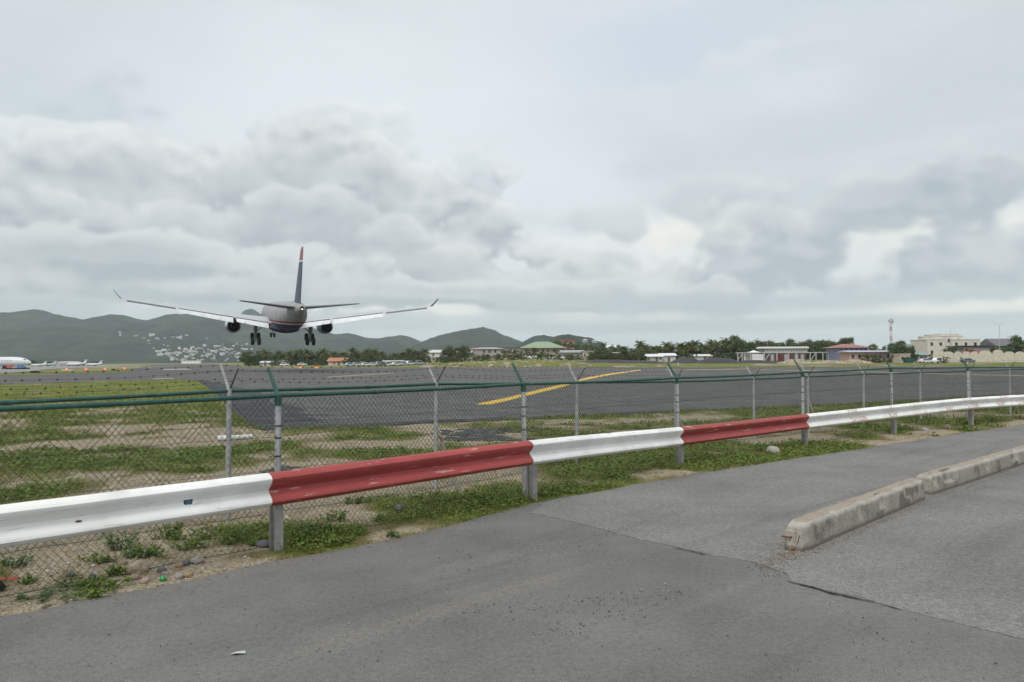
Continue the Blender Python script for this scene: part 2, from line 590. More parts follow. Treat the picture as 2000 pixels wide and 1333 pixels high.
BARE = [(290, 850, 190, 34), (90, 872, 130, 26), (640, 905, 230, 26), (760, 872, 120, 18), (60, 800, 60, 8), (240, 1010, 420, 34), (120, 1090, 340, 60), (330, 1130, 240, 46), (720, 1030, 150, 34), (620, 985, 130, 30), (1400, 818, 60, 6), (1820, 842, 60, 12), (480, 960, 120, 16), (1010, 850, 60, 7), (520, 1060, 60, 22), (60, 1150, 170, 60), (200, 1120, 200, 50), (330, 1060, 130, 26)]
bare_g = []
for (x_, y_, rx_, ry_) in BARE:
    c_ = gp(x_, y_)
    u_ = (gp(x_ + rx_, y_) - gp(x_ - rx_, y_)) / 2
    v_ = (gp(x_, y_ - ry_) - gp(x_, y_ + ry_)) / 2
    det = u_.x * v_.y - u_.y * v_.x
    bare_g.append((c_.x, c_.y, u_.x, u_.y, v_.x, v_.y, det))


def cover(X, Y):
    """0 bare sand .. 1 full turf"""
    n = fbm(X * 0.75, Y * 0.75, 4, 31)
    n2 = fbm(X * 0.16 + 3, Y * 0.22, 3, 57)
    c = 3.3 * (n - 0.5) + 0.9 * (n2 - 0.5) + 0.66
    c = c + np.clip((Y - 20) / 12, 0, 1) * 0.45
    c = c + np.clip((X + 1.6) / 2.2, 0, 1) * 0.06
    c = c - np.clip((Y - 170) / 30, 0, 1) * (0.40 - 0.9 * (fbm(X / 14.0, Y / 9.0, 3, 77) - 0.5))
    # dry belt just beyond the fences on the left
    c = c - 0.22 * np.clip((-0.5 - X) / 1.5, 0, 1) * np.clip((13.5 - Y) / 2, 0, 1)
    for (cx_, cy_, ux, uy, vx, vy, det) in bare_g:
        a_ = ((X - cx_) * vy - (Y - cy_) * vx) / det
        b_ = ((Y - cy_) * ux - (X - cx_) * uy) / det
        e_ = np.sqrt(a_ * a_ + b_ * b_) + 0.9 * (fbm(X * 2.2, Y * 2.2, 3, 91) - 0.5)
        c = c - 0.48 * np.clip((1.05 - e_) / 0.6, 0, 1)
    return np.clip(c, 0, 1)


# ---- ground sheet
def axis(lo, hi, step, far_lo, far_hi, g):
    mid = list(np.arange(lo, hi + 1e-6, step))
    a, s = lo, step
    left = []
    while a > far_lo:
        s *= g
        a -= s
        left.append(a)
    a, s = hi, step
    right = []
    while a < far_hi:
        s *= g
        a += s
        right.append(a)
    return np.array(left[::-1] + mid + right)


gxs = axis(-9, 13, 0.10, -5500, 5500, 1.075)
gys = axis(3, 20, 0.10, -60, 5500, 1.06)
GX, GY = np.meshgrid(gxs, gys)
GZ = hgt(GX, GY)
nx, ny = len(gxs), len(gys)
me = bpy.data.meshes.new('ground')
me.vertices.add(nx * ny)
me.vertices.foreach_set('co', np.stack([GX, GY, GZ], -1).reshape(-1).astype(np.float32))
ii = np.arange(nx * ny).reshape(ny, nx)
q = np.stack([ii[:-1, :-1], ii[:-1, 1:], ii[1:, 1:], ii[1:, :-1]], -1).reshape(-1)
me.loops.add(len(q))
me.loops.foreach_set('vertex_index', q.astype(np.int32))
me.polygons.add(len(q) // 4)
me.polygons.foreach_set('loop_start', np.arange(0, len(q), 4).astype(np.int32))
me.update(calc_edges=True)
me.polygons.foreach_set('use_smooth', [True] * len(me.polygons))
at_ = me.attributes.new('turf', 'FLOAT', 'POINT')
at_.data.foreach_set('value', cover(GX, GY).reshape(-1).astype(np.float32))


def ground_mat(t, co):
    turf = t.n('ShaderNodeAttribute', attribute_name='turf').outputs['Fac']
    n1 = t.noise(co, 3.0, 6, 0.65)
    n2 = t.noise(co, 34.0, 6, 0.7)
    n3 = t.noise(co, 0.7, 4, 0.6)
    sand = t.mix(t.ramp(n2, 0.3, 0.72), (0.21, 0.165, 0.105), (0.46, 0.39, 0.275))
    sand = t.mix(t.m('MULTIPLY', t.ramp(n1, 0.5, 0.68), 0.55), sand, (0.17, 0.135, 0.10))
    vo = t.n('ShaderNodeTexVoronoi', {'Vector': co, 'Scale': 26.0, 'Randomness': 1.0})
    sand = t.mix(t.m('MULTIPLY', t.ramp(t.n('ShaderNodeSeparateColor', {0: vo.outputs['Color']}).outputs[0], 0.78, 0.9), 0.6), sand, (0.42, 0.38, 0.33))
    dry = t.mix(t.ramp(n2, 0.3, 0.7), (0.13, 0.115, 0.05), (0.25, 0.215, 0.115))
    green = t.mix(t.ramp(n1, 0.35, 0.65), (0.115, 0.150, 0.022), (0.200, 0.225, 0.045))
    green = t.mix(t.m('MULTIPLY', t.ramp(n3, 0.42, 0.62), 0.6), green, (0.19, 0.165, 0.07))
    green = t.mix(t.m('MULTIPLY', t.ramp(t.noise(co, 0.16, 5, 0.65), 0.44, 0.60), 0.6), green, (0.085, 0.12, 0.03))
    a = t.m('ADD', turf, t.m('MULTIPLY', t.m('SUBTRACT', n1, 0.5), 0.8))
    c = t.mix(t.ramp(a, 0.22, 0.5), sand, dry)
    c = t.mix(t.ramp(a, 0.5, 0.85), c, green)
    bs = t.n('ShaderNodeBsdfPrincipled', {'Base Color': c, 'Roughness': 0.95, 'Specular IOR Level': 0.1})
    bp = t.n('ShaderNodeBump', {'Strength': 0.8, 'Distance': 0.03, 'Height': t.m('ADD', n2, vo.outputs['Distance'])})
    t.put(bs.inputs['Normal'], bp.outputs[0])
    return bs.outputs[0]


me.materials.append(mat_fn('sandy_turf', ground_mat))
go = link('ground', me)
go['kind'] = 'structure'


# ---- asphalt sheets
def asphalt(dark, light, dust, fine_scale, streak=(0.69, 0.73), speck=0.62):
    def fn(t, co):
        n1 = t.noise(co, 0.55, 6, 0.65)
        n2 = t.noise(co, fine_scale, 4, 0.75)
        n4 = t.noise(co, fine_scale * 0.22, 5, 0.75)
        # wheel-worn streaks run along the lane
        sx = t.vm('DOT_PRODUCT', co, (streak[1], -streak[0], 0))
        sy = t.vm('DOT_PRODUCT', co, (streak[0], streak[1], 0))
        sv = t.n('ShaderNodeCombineXYZ', {0: t.m('MULTIPLY', sx, 1.1), 1: t.m('MULTIPLY', sy, 0.10), 2: 0.0}).outputs[0]
        n3 = t.noise(sv, 1.3, 6, 0.62, 0.4)
        c = t.mix(t.ramp(n1, 0.3, 0.7), dark, light)
        c = t.mix(t.m('MULTIPLY', t.m('MULTIPLY', t.ramp(n3, 0.50, 0.74), 0.5), t.ramp(n4, 0.30, 0.62)), c, dust)
        c = t.mix(t.m('MULTIPLY', t.ramp(n3, 0.48, 0.28), 0.5), c, tuple(x * 0.66 for x in dark))
        n5 = t.noise(t.vm('MULTIPLY', co, (1.0, 1.0, 0.0)), 7.0, 9, 0.78)
        c = t.mix(t.m('MULTIPLY', t.m('MULTIPLY', t.ramp(n5, 0.56, 0.66), t.ramp(n1, 0.42, 0.60)), 0.55), c, tuple(x * 0.5 for x in dark))
        c = t.mix(t.ramp(n4, 0.32, 0.70, 0.0, 0.65), t.mix(1.0, c, (0.80, 0.80, 0.81, 1), 'MULTIPLY'), t.mix(1.0, c, (1.22, 1.21, 1.19, 1), 'MULTIPLY'))
        c = t.mix(t.ramp(n2, 0.33, 0.75, 0.0, speck), t.mix(1.0, c, (0.55, 0.55, 0.55, 1), 'MULTIPLY'), t.mix(1.0, c, (1.75, 1.72, 1.66, 1), 'MULTIPLY'))
        bs = t.n('ShaderNodeBsdfPrincipled', {'Base Color': c, 'Roughness': 0.88, 'Specular IOR Level': 0.2})
        bp = t.n('ShaderNodeBump', {'Strength': 0.4, 'Distance': 0.006, 'Height': t.m('ADD', n2, n4)})
        t.put(bs.inputs['Normal'], bp.outputs[0])
        return bs.outputs[0]
    return fn


m_road = mat_fn('worn_asphalt', asphalt((0.165, 0.162, 0.155), (0.232, 0.226, 0.213), (0.30, 0.272, 0.232), 110))
m_road2 = mat_fn('pale_coarse_asphalt', asphalt((0.205, 0.201, 0.194), (0.278, 0.271, 0.257), (0.30, 0.285, 0.258), 80))
m_run = mat_fn('runway_asphalt', asphalt((0.100, 0.099, 0.097), (0.170, 0.166, 0.158), (0.20, 0.19, 0.175), 9, (-0.374, 0.927)))


def sheet(name, pts, z, m, parent=None):
    mb = MB()
    mb.add([(p[0], p[1], z) for p in pts], [tuple(range(len(pts)))])
    return mb


def slab(pts, z, drop):
    """flat sheet with a skirt so its broken edge shows"""
    mb = MB()
    n = len(pts)
    mb.add([(p[0], p[1], z) for p in pts], [tuple(range(n))])
    mb.add([(p[0], p[1], z) for p in pts] + [(p[0], p[1], z - drop) for p in pts], [(i, (i + 1) % n, (i + 1) % n + n, i + n) for i in range(n)])
    return mb


def ccw(pts):
    a = sum(pts[i][0] * pts[(i + 1) % len(pts)][1] - pts[(i + 1) % len(pts)][0] * pts[i][1] for i in range(len(pts)))
    return pts if a > 0 else pts[::-1]


struct('road', slab(ccw(road_poly), 0.0, 0.14), m_road)
# the newer paler surface beyond the seam
seam_px = [(1036, 1002), (1090, 1012), (1170, 1032), (1250, 1054), (1320, 1068), (1390, 1084), (1470, 1098), (1536, 1118), (1545, 1136), (1600, 1150), (1680, 1166), (1760, 1190), (1850, 1212), (2000, 1249)]
seam = [gp(p[0], p[1], 0.005) for p in seam_px]
seam2 = []
for i in range(len(seam) - 1):
    for j in range(6):
        p = seam[i].lerp(seam[i + 1], j / 6)
        seam2.append(p + Vector((0, (float(fbm(p.x * 5, p.y * 5, 3, 8)) - 0.5) * 0.07, 0)))
seam2.append(seam[-1])
seam2.append(ext(seam[-2], seam[-1], 20))
inner = [p + Vector((0.035, -0.035, 0)) for p in fine if gp(1036, 1002).x + 0.1 < p.x]
over = seam2 + [Vector((88, 0, 0)), Vector((88, 18, 0))] + inner[::-1]
struct('road_overlay', slab(ccw(over), 0.005, 0.0045), m_road2)
# open cracks along the seam
m_crack = mat('crack_tar', (0.02, 0.02, 0.02), 0.95, 0.3)
crk = MB()
for seg, wmax in (([(1316, 1069), (1340, 1074), (1370, 1081), (1396, 1087)], 0.040), ([(1536, 1134), (1560, 1140), (1590, 1147), (1620, 1157), (1650, 1163), (1700, 1174), (1760, 1190)], 0.060)):
    pts = [gp(p[0], p[1] + 0.5, 0.009) for p in seg]
    ff = []
    for i in range(len(pts) - 1):
        ff += [pts[i].lerp(pts[i + 1], j / 4) for j in range(4)]
    ff.append(pts[-1])
    vs, fs = [], []
    for i, p in enumerate(ff):
        t = i / (len(ff) - 1)
        w = wmax * (math.sin(PI * min(1, t * 1.1 + 0.05)) ** 0.6 if t < 0.9 else 0.25) * random.uniform(0.5, 1.1)
        vs += [p + Vector((random.uniform(-.008, .008), w / 2, 0)), p - Vector((0, w / 2, 0))]
    for i in range(len(ff) - 1):
        fs.append((2 * i, 2 * i + 1, 2 * i + 3, 2 * i + 2))
    crk.add(vs, fs)
struct('road_crack', crk, m_crack)
struct('runway', slab(ccw(run_poly), 0.0, 0.15), m_run)
m_tar = mat('fresh_tar', (0.030, 0.031, 0.033), 0.8, 0.4, 1.2, second=(0.10, 0.10, 0.10), s0=0.50, s1=0.68, sscale=0.7)
for tar, wid, z_ in (([gp(*p) for p in left_px] + [rn[0]], [0.8, 1.6, 2.2, 2.4, 2.4, 2.2, 1.6, 0.6], 0.004), (rn[:-1], [0.9, 1.3, 1.1, 0.9, 0.9, 0.8, 0.8, 0.7, 0.7, 0.6, 0.6, 0.6], 0.008)):
    tf, wf = [], []
    for i in range(len(tar) - 1):
        for j in range(8):
            tf.append(tar[i].lerp(tar[i + 1], j / 8))
            wf.append(wid[i] + (wid[i + 1] - wid[i]) * j / 8)
    mb = MB()
    vs = []
    n_ = len(tf)
    for i, p in enumerate(tf):
        d_ = (tf[min(i + 4, n_ - 1)] - tf[max(i - 4, 0)]).normalized()
        vs.append(p + Vector((-d_.y, d_.x, 0)) * 0.02)
    for i, p in enumerate(tf):
        d_ = (tf[min(i + 4, n_ - 1)] - tf[max(i - 4, 0)]).normalized()
        vs.append(p + Vector((-d_.y, d_.x, 0)) * (wf[i] * (0.5 + 1.0 * float(fbm(i * 0.5, z_ * 900, 3, 5)))))
    mb.add([(v.x, v.y, z_) for v in vs], [(i, i + 1, i + 1 + n_, i + n_) for i in range(n_ - 1)])
    struct('tar_edge', mb, m_tar)
# old tar spilt on the verge
rt_ = random.Random(4)
for (x_, y_, rx_, ry_) in ((930, 852, 78, 13), (560, 925, 60, 7), (1000, 842, 50, 6)):
    c_, u_, v_ = gp(x_, y_), (gp(x_ + rx_, y_) - gp(x_ - rx_, y_)) / 2, (gp(x_, y_ - ry_) - gp(x_, y_ + ry_)) / 2
    mb = MB()
    st_ = 0.05
    xs_, ys_ = np.arange(c_.x - 3.5, c_.x + 3.5, st_), np.arange(c_.y - 3.5, c_.y + 3.5, st_)
    TX, TY = np.meshgrid(xs_, ys_)
    det_ = u_.x * v_.y - u_.y * v_.x
    ea, eb = ((TX - c_.x) * v_.y - (TY - c_.y) * v_.x) / det_, ((TY - c_.y) * u_.x - (TX - c_.x) * u_.y) / det_
    keep_ = (1.0 - np.sqrt(ea ** 2 + eb ** 2)) + 2.4 * (fbm(TX * 1.6, TY * 1.6, 5, 61) - 0.5) > 0.12
    TZ = hgt(TX, TY) + 0.012
    for j_, i_ in np.argwhere(keep_[:-1, :-1]):
        mb.add([(TX[j_ + b_, i_ + a_], TY[j_ + b_, i_ + a_], TZ[j_ + b_, i_ + a_]) for a_, b_ in ((0, 0), (1, 0), (1, 1), (0, 1))], [(0, 1, 2, 3)])
    struct('tar_patch', mb, mat('spilt_tar', (0.045, 0.046, 0.048), 0.85, 0.5, 5, 0.8, 12, second=(0.14, 0.13, 0.10), s0=0.52, s1=0.60, sscale=3.0), True, 'stuff')
# apron behind the left grass
ap = [gp(*p) for p in [(0, 731.2), (50, 726.6), (100, 721.4), (200, 716.6), (272, 714.2), (285, 712.6), (200, 713.6), (120, 714.6), (0, 716)]]
ap = [ext(ap[1], ap[0], 40)] + ap + [ext(ap[-2], ap[-1], 40)]
struct('apron_pavement', sheet('apron', ccw(ap), 0.06, m_road2), mat('apron_concrete', (0.25, 0.245, 0.235), 0.9, 0.2, 0.05))

# painted markings on the runway
m_yel = mat('yellow_paint', (0.62, 0.40, 0.045), 0.7, 0.2, 1.5, second=(0.35, 0.25, 0.07), s0=0.6, s1=0.75)
m_yel2 = mat('faded_yellow_paint', (0.33, 0.26, 0.13), 0.8, 0.25, 0.5)
m_wht = mat('white_runway_paint', (0.26, 0.26, 0.25), 0.75, 0.2, 0.5)


def mark(name, pxs, z, m):
    pts = [gp(p[0], p[1], z) for p in pxs]
    mb = MB()
    n = len(pts) // 2
    mb.add(pts, [(i, i + 1, len(pts) - 2 - i, len(pts) - 1 - i) for i in range(n - 1)])
    return struct(name, mb, m)


mark('yellow_line', [(930, 790.6), (958, 790), (984, 785), (1026, 774), (1063, 765), (1099, 756), (1136, 743.5), (1191, 732.8), (1252, 723.4), (1252, 722.2), (1191, 730), (1152, 736.6), (1089, 753), (1063, 758.8), (1026, 768), (984, 778.5), (947, 785.5), (930, 790)], 0.004, m_yel)
mark('faded_line', [(1300, 724), (1460, 721.4), (1460, 720.6), (1300, 722.9)], 0.004, m_yel2)
mark('faded_line', [(1480, 722.6), (1700, 727), (1850, 731.5), (2000, 735), (2000, 733.6), (1850, 730.3), (1700, 726), (1480, 721.8)], 0.004, m_yel2)
mark('faded_line', [(640, 737.5), (720, 732.6), (770, 729.6), (770, 728.8), (720, 731.4), (640, 736.3)], 0.004, m_yel2)
mark('white_line', [(298, 741.2), (338, 740.0), (340, 738.6), (300, 739.4)], 0.004, m_wht)
mark('white_line', [(184, 746.4), (206, 745.4), (206, 744.6), (186, 745.4)], 0.004, m_wht)
mark('threshold_bar', [(318, 723.4), (375, 722.2), (362, 720.2), (320, 720.8)], 0.004, m_wht)
mark('threshold_bar', [(292, 717.2), (300, 719.6), (298, 719.8), (288, 717.4)], 0.004, m_wht)
mark('threshold_bar', [(300, 716.2), (340, 715.0), (340, 714.6), (300, 715.7)], 0.004, m_wht)

# ------------------------------------------------------------------ guardrail
gpost = [(540, 1080, 922), (1040, 978, 860), (1328, 912, 834), (1572, 872, 809), (1746, 850, 791), (1897, 832, 777)]
GP, GT = [], []
for x, yb, yt in gpost:
    b = gp(x, yb)
    GP.append(b)
    GT.append(at(x - 3, yt, b.y - 0.06).z)
d0 = (GP[1] - GP[0])
GP = [GP[0] - d0 * 2.05, GP[0] - d0 * 1.02] + GP
GT = [0.77, 0.77] + GT
d1 = (GP[-1] - GP[-2])
for k, (ax, ay) in enumerate(((0.35, -0.25), (0.95, -0.7), (1.9, -1.6), (3.2, -3.0))):
    GP.append(GP[7] + d1 * (k + 1) + Vector((ax, ay, 0)))
    GT.append(0.76)


def cat(pts, i, t):
    p0, p1, p2, p3 = pts[max(i - 1, 0)], pts[i], pts[i + 1], pts[min(i + 2, len(pts) - 1)]
    return 0.5 * ((2 * p1) + (-p0 + p2) * t + (2 * p0 - 5 * p1 + 4 * p2 - p3) * t * t + (-p0 + 3 * p1 - 3 * p2 + p3) * t ** 3)


GC = [Vector((p.x, p.y, t - 0.155)) for p, t in zip(GP, GT)]


def rail_frame(s):
    i = min(int(s), len(GC) - 2)
    t = s - i
    p = cat(GC, i, t)
    d = (cat(GC, i, min(t + 0.01, 1)) - cat(GC, i, max(t - 0.01, 0)))
    d.z = 0
    d.normalize()
    return p, d, Vector((d.y, -d.x, 0))


WPROF = [(-.008, .157), (.022, .152), (.060, .134), (.080, .108), (.078, .082), (.052, .046), (.020, .014), (.012, -.004), (.020, -.022), (.052, -.054), (.078, -.086), (.080, -.110), (.060, -.134), (.022, -.152), (-.008, -.157)]


def wdepth(z):
    for (d0_, z0), (d1_, z1) in zip(WPROF, WPROF[1:]):
        if z1 <= z <= z0:
            return d0_ + (d1_ - d0_) * (z0 - z) / (z0 - z1)
    return 0.0


def rail_pt(s, z, out=0.0, lift=0.07):
    p, d, n = rail_frame(s)
    return p + n * (lift + wdepth(z) + out) + Vector((0, 0, z))


def chipped(name, paint, chip, dirt):
    def fn(t, co):
        n1 = t.noise(co, 2.2, 5, 0.6)
        al = t.vm('DOT_PRODUCT', co, (0.69, 0.73, 0))
        z = t.n('ShaderNodeSeparateXYZ', {0: co}).outputs[2]
        # scrapes run along the rail
        sv = t.n('ShaderNodeCombineXYZ', {0: t.m('MULTIPLY', al, 2.4), 1: t.m('MULTIPLY', z, 26.0), 2: 0.0}).outputs[0]
        n2 = t.noise(sv, 1.0, 8, 0.68, 0.5)
        n3 = t.noise(co, 1.1, 7, 0.65)
        n4 = t.noise(co, 16.0, 6, 0.7)
        c = t.mix(t.ramp(n1, 0.3, 0.7), tuple(x * 0.84 for x in paint), tuple(min(0.9, x * 1.08) for x in paint))
        c = t.mix(t.m('MULTIPLY', t.ramp(n3, 0.48, 0.72), 0.5), c, dirt)
        c = t.mix(t.m('MULTIPLY', t.ramp(n4, 0.62, 0.70), 0.5), c, dirt)
        c = t.mix(t.m('MULTIPLY', t.ramp(n2, 0.585, 0.64), 0.8), c, chip)
        return t.n('ShaderNodeBsdfPrincipled', {'Base Color': c, 'Roughness': t.ramp(n1, 0.2, 0.8, 0.40, 0.65), 'Specular IOR Level': 0.35}).outputs[0]
    return mat_fn(name, fn)


m_red = chipped('chipped_red_paint', (0.37, 0.066, 0.060), (0.56, 0.34, 0.31), (0.23, 0.050, 0.046))
m_white = chipped('weathered_white_paint', (0.86, 0.845, 0.81), (0.56, 0.55, 0.51), (0.72, 0.69, 0.63))
m_letter = mat('red_stencil_paint', (0.36, 0.045, 0.04), 0.7, 0.3, 40, second=(0.6, 0.36, 0.34), s0=0.58, s1=0.66, sscale=60)
m_gpost = mat('galvanised_post', (0.30, 0.285, 0.275), 0.65, 0.15, 9, second=(0.17, 0.10, 0.075), s0=0.58, s1=0.72, sscale=5, spec=0.4)
m_rust = mat('rusty_steel', (0.13, 0.075, 0.055), 0.85, 0.35, 14, second=(0.24, 0.20, 0.18), s0=0.5, s1=0.7, sscale=8)

rail_root = thing('guardrail', 'red and white banded steel guardrail on short posts along the road edge', 'guardrail', GP[2])
ro = GP[2]
js = [min((abs(proj(rail_pt(s2, 0.0))[0] - jx), s2) for s2 in np.arange(1.5, 6, 0.003))[1] for jx in (526, 1035, 1329, 1575)]
spans = [(0, js[0], 'white'), (js[0], js[1], 'red'), (js[1], js[2], 'white'), (js[2], js[3], 'red'), (js[3], 6.5, 'white'), (6.5, 8.0, 'white'), (8.0, 11.0, 'white')]
rail_parts = []
for k, (a, b, col) in enumerate(spans):
    mb = MB()
    rings = []
    n = int((b - a) * 14)
    for i in range(n + 1):
        s = a + (b - a) * i / n
        p, d, nn = rail_frame(s)
        o = 0.0 if k % 2 else 0.0015
        wob = 0.006 * (float(fbm(s * 9.0, k * 3.3, 2, 2)) - 0.5)
        rings.append([p + nn * (0.07 + dd + o + wob * 1.2) + Vector((0, 0, z + wob)) for dd, z in WPROF] +
                     [p + nn * (0.066 + dd + o + wob * 1.2) + Vector((0, 0, z * 0.985 + wob)) for dd, z in WPROF[::-1]])
    mb.loft(rings)
    rp = part('rail_section', mb, m_red if col == 'red' else m_white, rail_root, True, ro)
    if k < 5:
        rp['label'] = ['long white guardrail section nearest the camera', 'nearest red guardrail section with chipped paint', 'short white guardrail section between two red ones', 'second red guardrail section, farther off', 'white guardrail section lettered in red'][k]
    rail_parts.append(rp)
    if k:
        # bolts and end of the overlapping sheet at each splice
        for dz in (0.108, -0.108, -0.004):
            bm_ = MB().lathe([(-0.004, 0.0), (-0.004, 0.013), (0.006, 0.011), (0.008, 0.0)], (0, 0, 0), 'Y', 8)
            c = rail_pt(a + 0.03, dz, 0.002)
            p, d, nn = rail_frame(a + 0.03)
            bm_.v = [tuple(c + d * v[0] + nn * v[1] + Vector((0, 0, v[2]))) for v in bm_.v]
            part('splice_bolt', bm_, m_red if col == 'red' else m_white, rp, True, ro)


def text_mesh(body, size):
    cu = bpy.data.curves.new('t', 'FONT')
    cu.body = body
    cu.size = size
    cu.resolution_u = 2
    ob = bpy.data.objects.new('t', cu)
    C.objects.link(ob)
    bpy.context.view_layer.update()
    dg = bpy.context.evaluated_depsgraph_get()
    m_ = bpy.data.meshes.new_from_object(ob.evaluated_get(dg))
    vs = [tuple(v.co) for v in m_.vertices]
    fs = [tuple(p.vertices) for p in m_.polygons]
    bpy.data.objects.remove(ob)
    bpy.data.curves.remove(cu)
    bpy.data.meshes.remove(m_)
    return vs, fs


def find_s(px):
    best = min((abs(proj(rail_pt(s_, -0.07))[0] - px), s_) for s_ in np.arange(4.5, 10, 0.004))
    return best[1]


for px, word, size, zb in ((1663, 'DANGER', 0.115, -0.105), (1737, 'BLAST', 0.10, -0.10), (1786, 'DANGER', 0.115, -0.105), (1849, 'BLAST', 0.10, -0.10), (1888, 'DANGER', 0.115, -0.105), (1949, 'BLAST', 0.10, -0.10), (1986, 'DANGER', 0.115, -0.105),
                           (1655, 'JET BLAST', 0.07, 0.10), (1738, 'JET', 0.07, 0.10), (1776, 'JET BLAST', 0.07, 0.10), (1883, 'JET BLAST', 0.07, 0.10), (1953, 'JET BLAST', 0.07, 0.10)):
    vs, fs = text_mesh(word, size)
    s_ = find_s(px)
    nv = []
    for v in vs:
        seg = (GP[min(int(s_), len(GP) - 2) + 1] - GP[min(int(s_), len(GP) - 2)]).length
        nv.append(rail_pt(s_ + v[0] * 1.45 / seg, max(-.15, min(.15, zb + v[1] * 1.0)), 0.0035))
    mb = MB()
    mb.add(nv, fs)
    part('lettering', mb, m_letter, rail_parts[5 if s_ > 6.5 else 4], False, ro)['kind'] = 'stuff'

for i, p in enumerate(GP[:-1]):
    _, d, nn = rail_frame(i)
    if i < 1:
        continue
    mb = MB()
    rz = math.atan2(d.y, d.x)
    top = GT[i] - 0.05
    lean = Vector((random.uniform(-.012, .012), random.uniform(-.012, .012), 0))
    M_ = Matrix.Rotation(rz, 3, 'Z') @ Matrix.Rotation(lean.x, 3, 'X') @ Matrix.Rotation(lean.y, 3, 'Y')
    sec = [(-.044, -.05), (.044, -.05), (.044, -.042), (.004, -.042), (.004, .042), (.044, .042), (.044, .05), (-.044, .05), (-.044, .042), (-.004, .042), (-.004, -.042), (-.044, -.042)]
    rings = []
    for z_ in (-0.2, top):
        rings.append([Vector((p.x, p.y, 0)) + M_ @ Vector((a_, b_, z_)) for a_, b_ in sec])
    mb.loft(rings)
    part('post', mb, m_gpost, rail_root, False, ro)
# small reflector in the rail and a rust hole
s_ = min((abs(proj(rail_pt(s2, 0.0))[0] - 366), s2) for s2 in np.arange(1.0, 2.0, 0.004))[1]
mb = MB()
frame_, face_ = MB(), MB()
for tgt, (w_, h_, o_) in ((frame_, (0.020, 0.024, 0.010)), (face_, (0.0155, 0.016, 0.012))):
    vs = [rail_pt(s_ + sx * w_ / 2 * (1.0 if sz > 0 else 0.8), -0.01, o_) + Vector((0, 0, sz * h_)) for sx, sz in ((-1, -1), (1, -1), (1, 1), (-1, 1))]
    bk = [rail_pt(s_ + sx * w_ / 2, -0.01, -0.004) + Vector((0, 0, sz * h_)) for sx, sz in ((-1, -1), (1, -1), (1, 1), (-1, 1))]
    tgt.add(vs + bk, [(0, 1, 2, 3), (0, 4, 5, 1), (1, 5, 6, 2), (2, 6, 7, 3), (3, 7, 4, 0)])
rf_ = part('reflector', frame_, mat('reflector_frame', (0.03, 0.035, 0.04), 0.6), rail_parts[0], False, ro)
part('reflector_face', face_, mat('reflector_blue', (0.06, 0.14, 0.22), 0.25, 0.3, 60, second=(0.3, 0.38, 0.42), s0=0.5, s1=0.6, sscale=50), rf_, False, ro)
s_ = min((abs(proj(rail_pt(s2, -0.03))[0] - 153), s2) for s2 in np.arange(0.6, 2.0, 0.004))[1]
mb = MB()
mb.add([rail_pt(s_ + 0.007 * math.cos(a), -0.035 + 0.008 * math.sin(a), 0.002) for a in np.linspace(0, 2 * PI, 10)[:-1]], [tuple(range(9))])
part('bolt_slot', mb, m_rust, rail_parts[0], False, ro)

# ------------------------------------------------------------------ fences
m_green = mat('green_coated_steel', (0.014, 0.068, 0.052), 0.45, 0.25, 12, second=(0.035, 0.11, 0.09), s0=0.55, s1=0.7, sscale=8, spec=0.5)
m_galv = mat('galvanised_pipe', (0.36, 0.365, 0.375), 0.5, 0.12, 8, second=(0.26, 0.25, 0.24), s0=0.5, s1=0.7, sscale=9, spec=0.45)
m_galv_old = mat('weathered_pipe', (0.33, 0.335, 0.335), 0.65, 0.2, 10, second=(0.20, 0.15, 0.12), s0=0.60, s1=0.72, sscale=7)
m_wire = mat('dark_coated_wire', (0.036, 0.050, 0.042), 0.6, 0.3, 30)
m_barb = mat('rusted_barbed_wire', (0.085, 0.072, 0.065), 0.8, 0.3, 60)
m_brace = mat('flaking_brace', (0.36, 0.34, 0.31), 0.8, 0.2, 9, second=(0.20, 0.10, 0.06), s0=0.52, s1=0.62, sscale=9)
WIRE_R, BARB_R = 0.0016, 0.0012


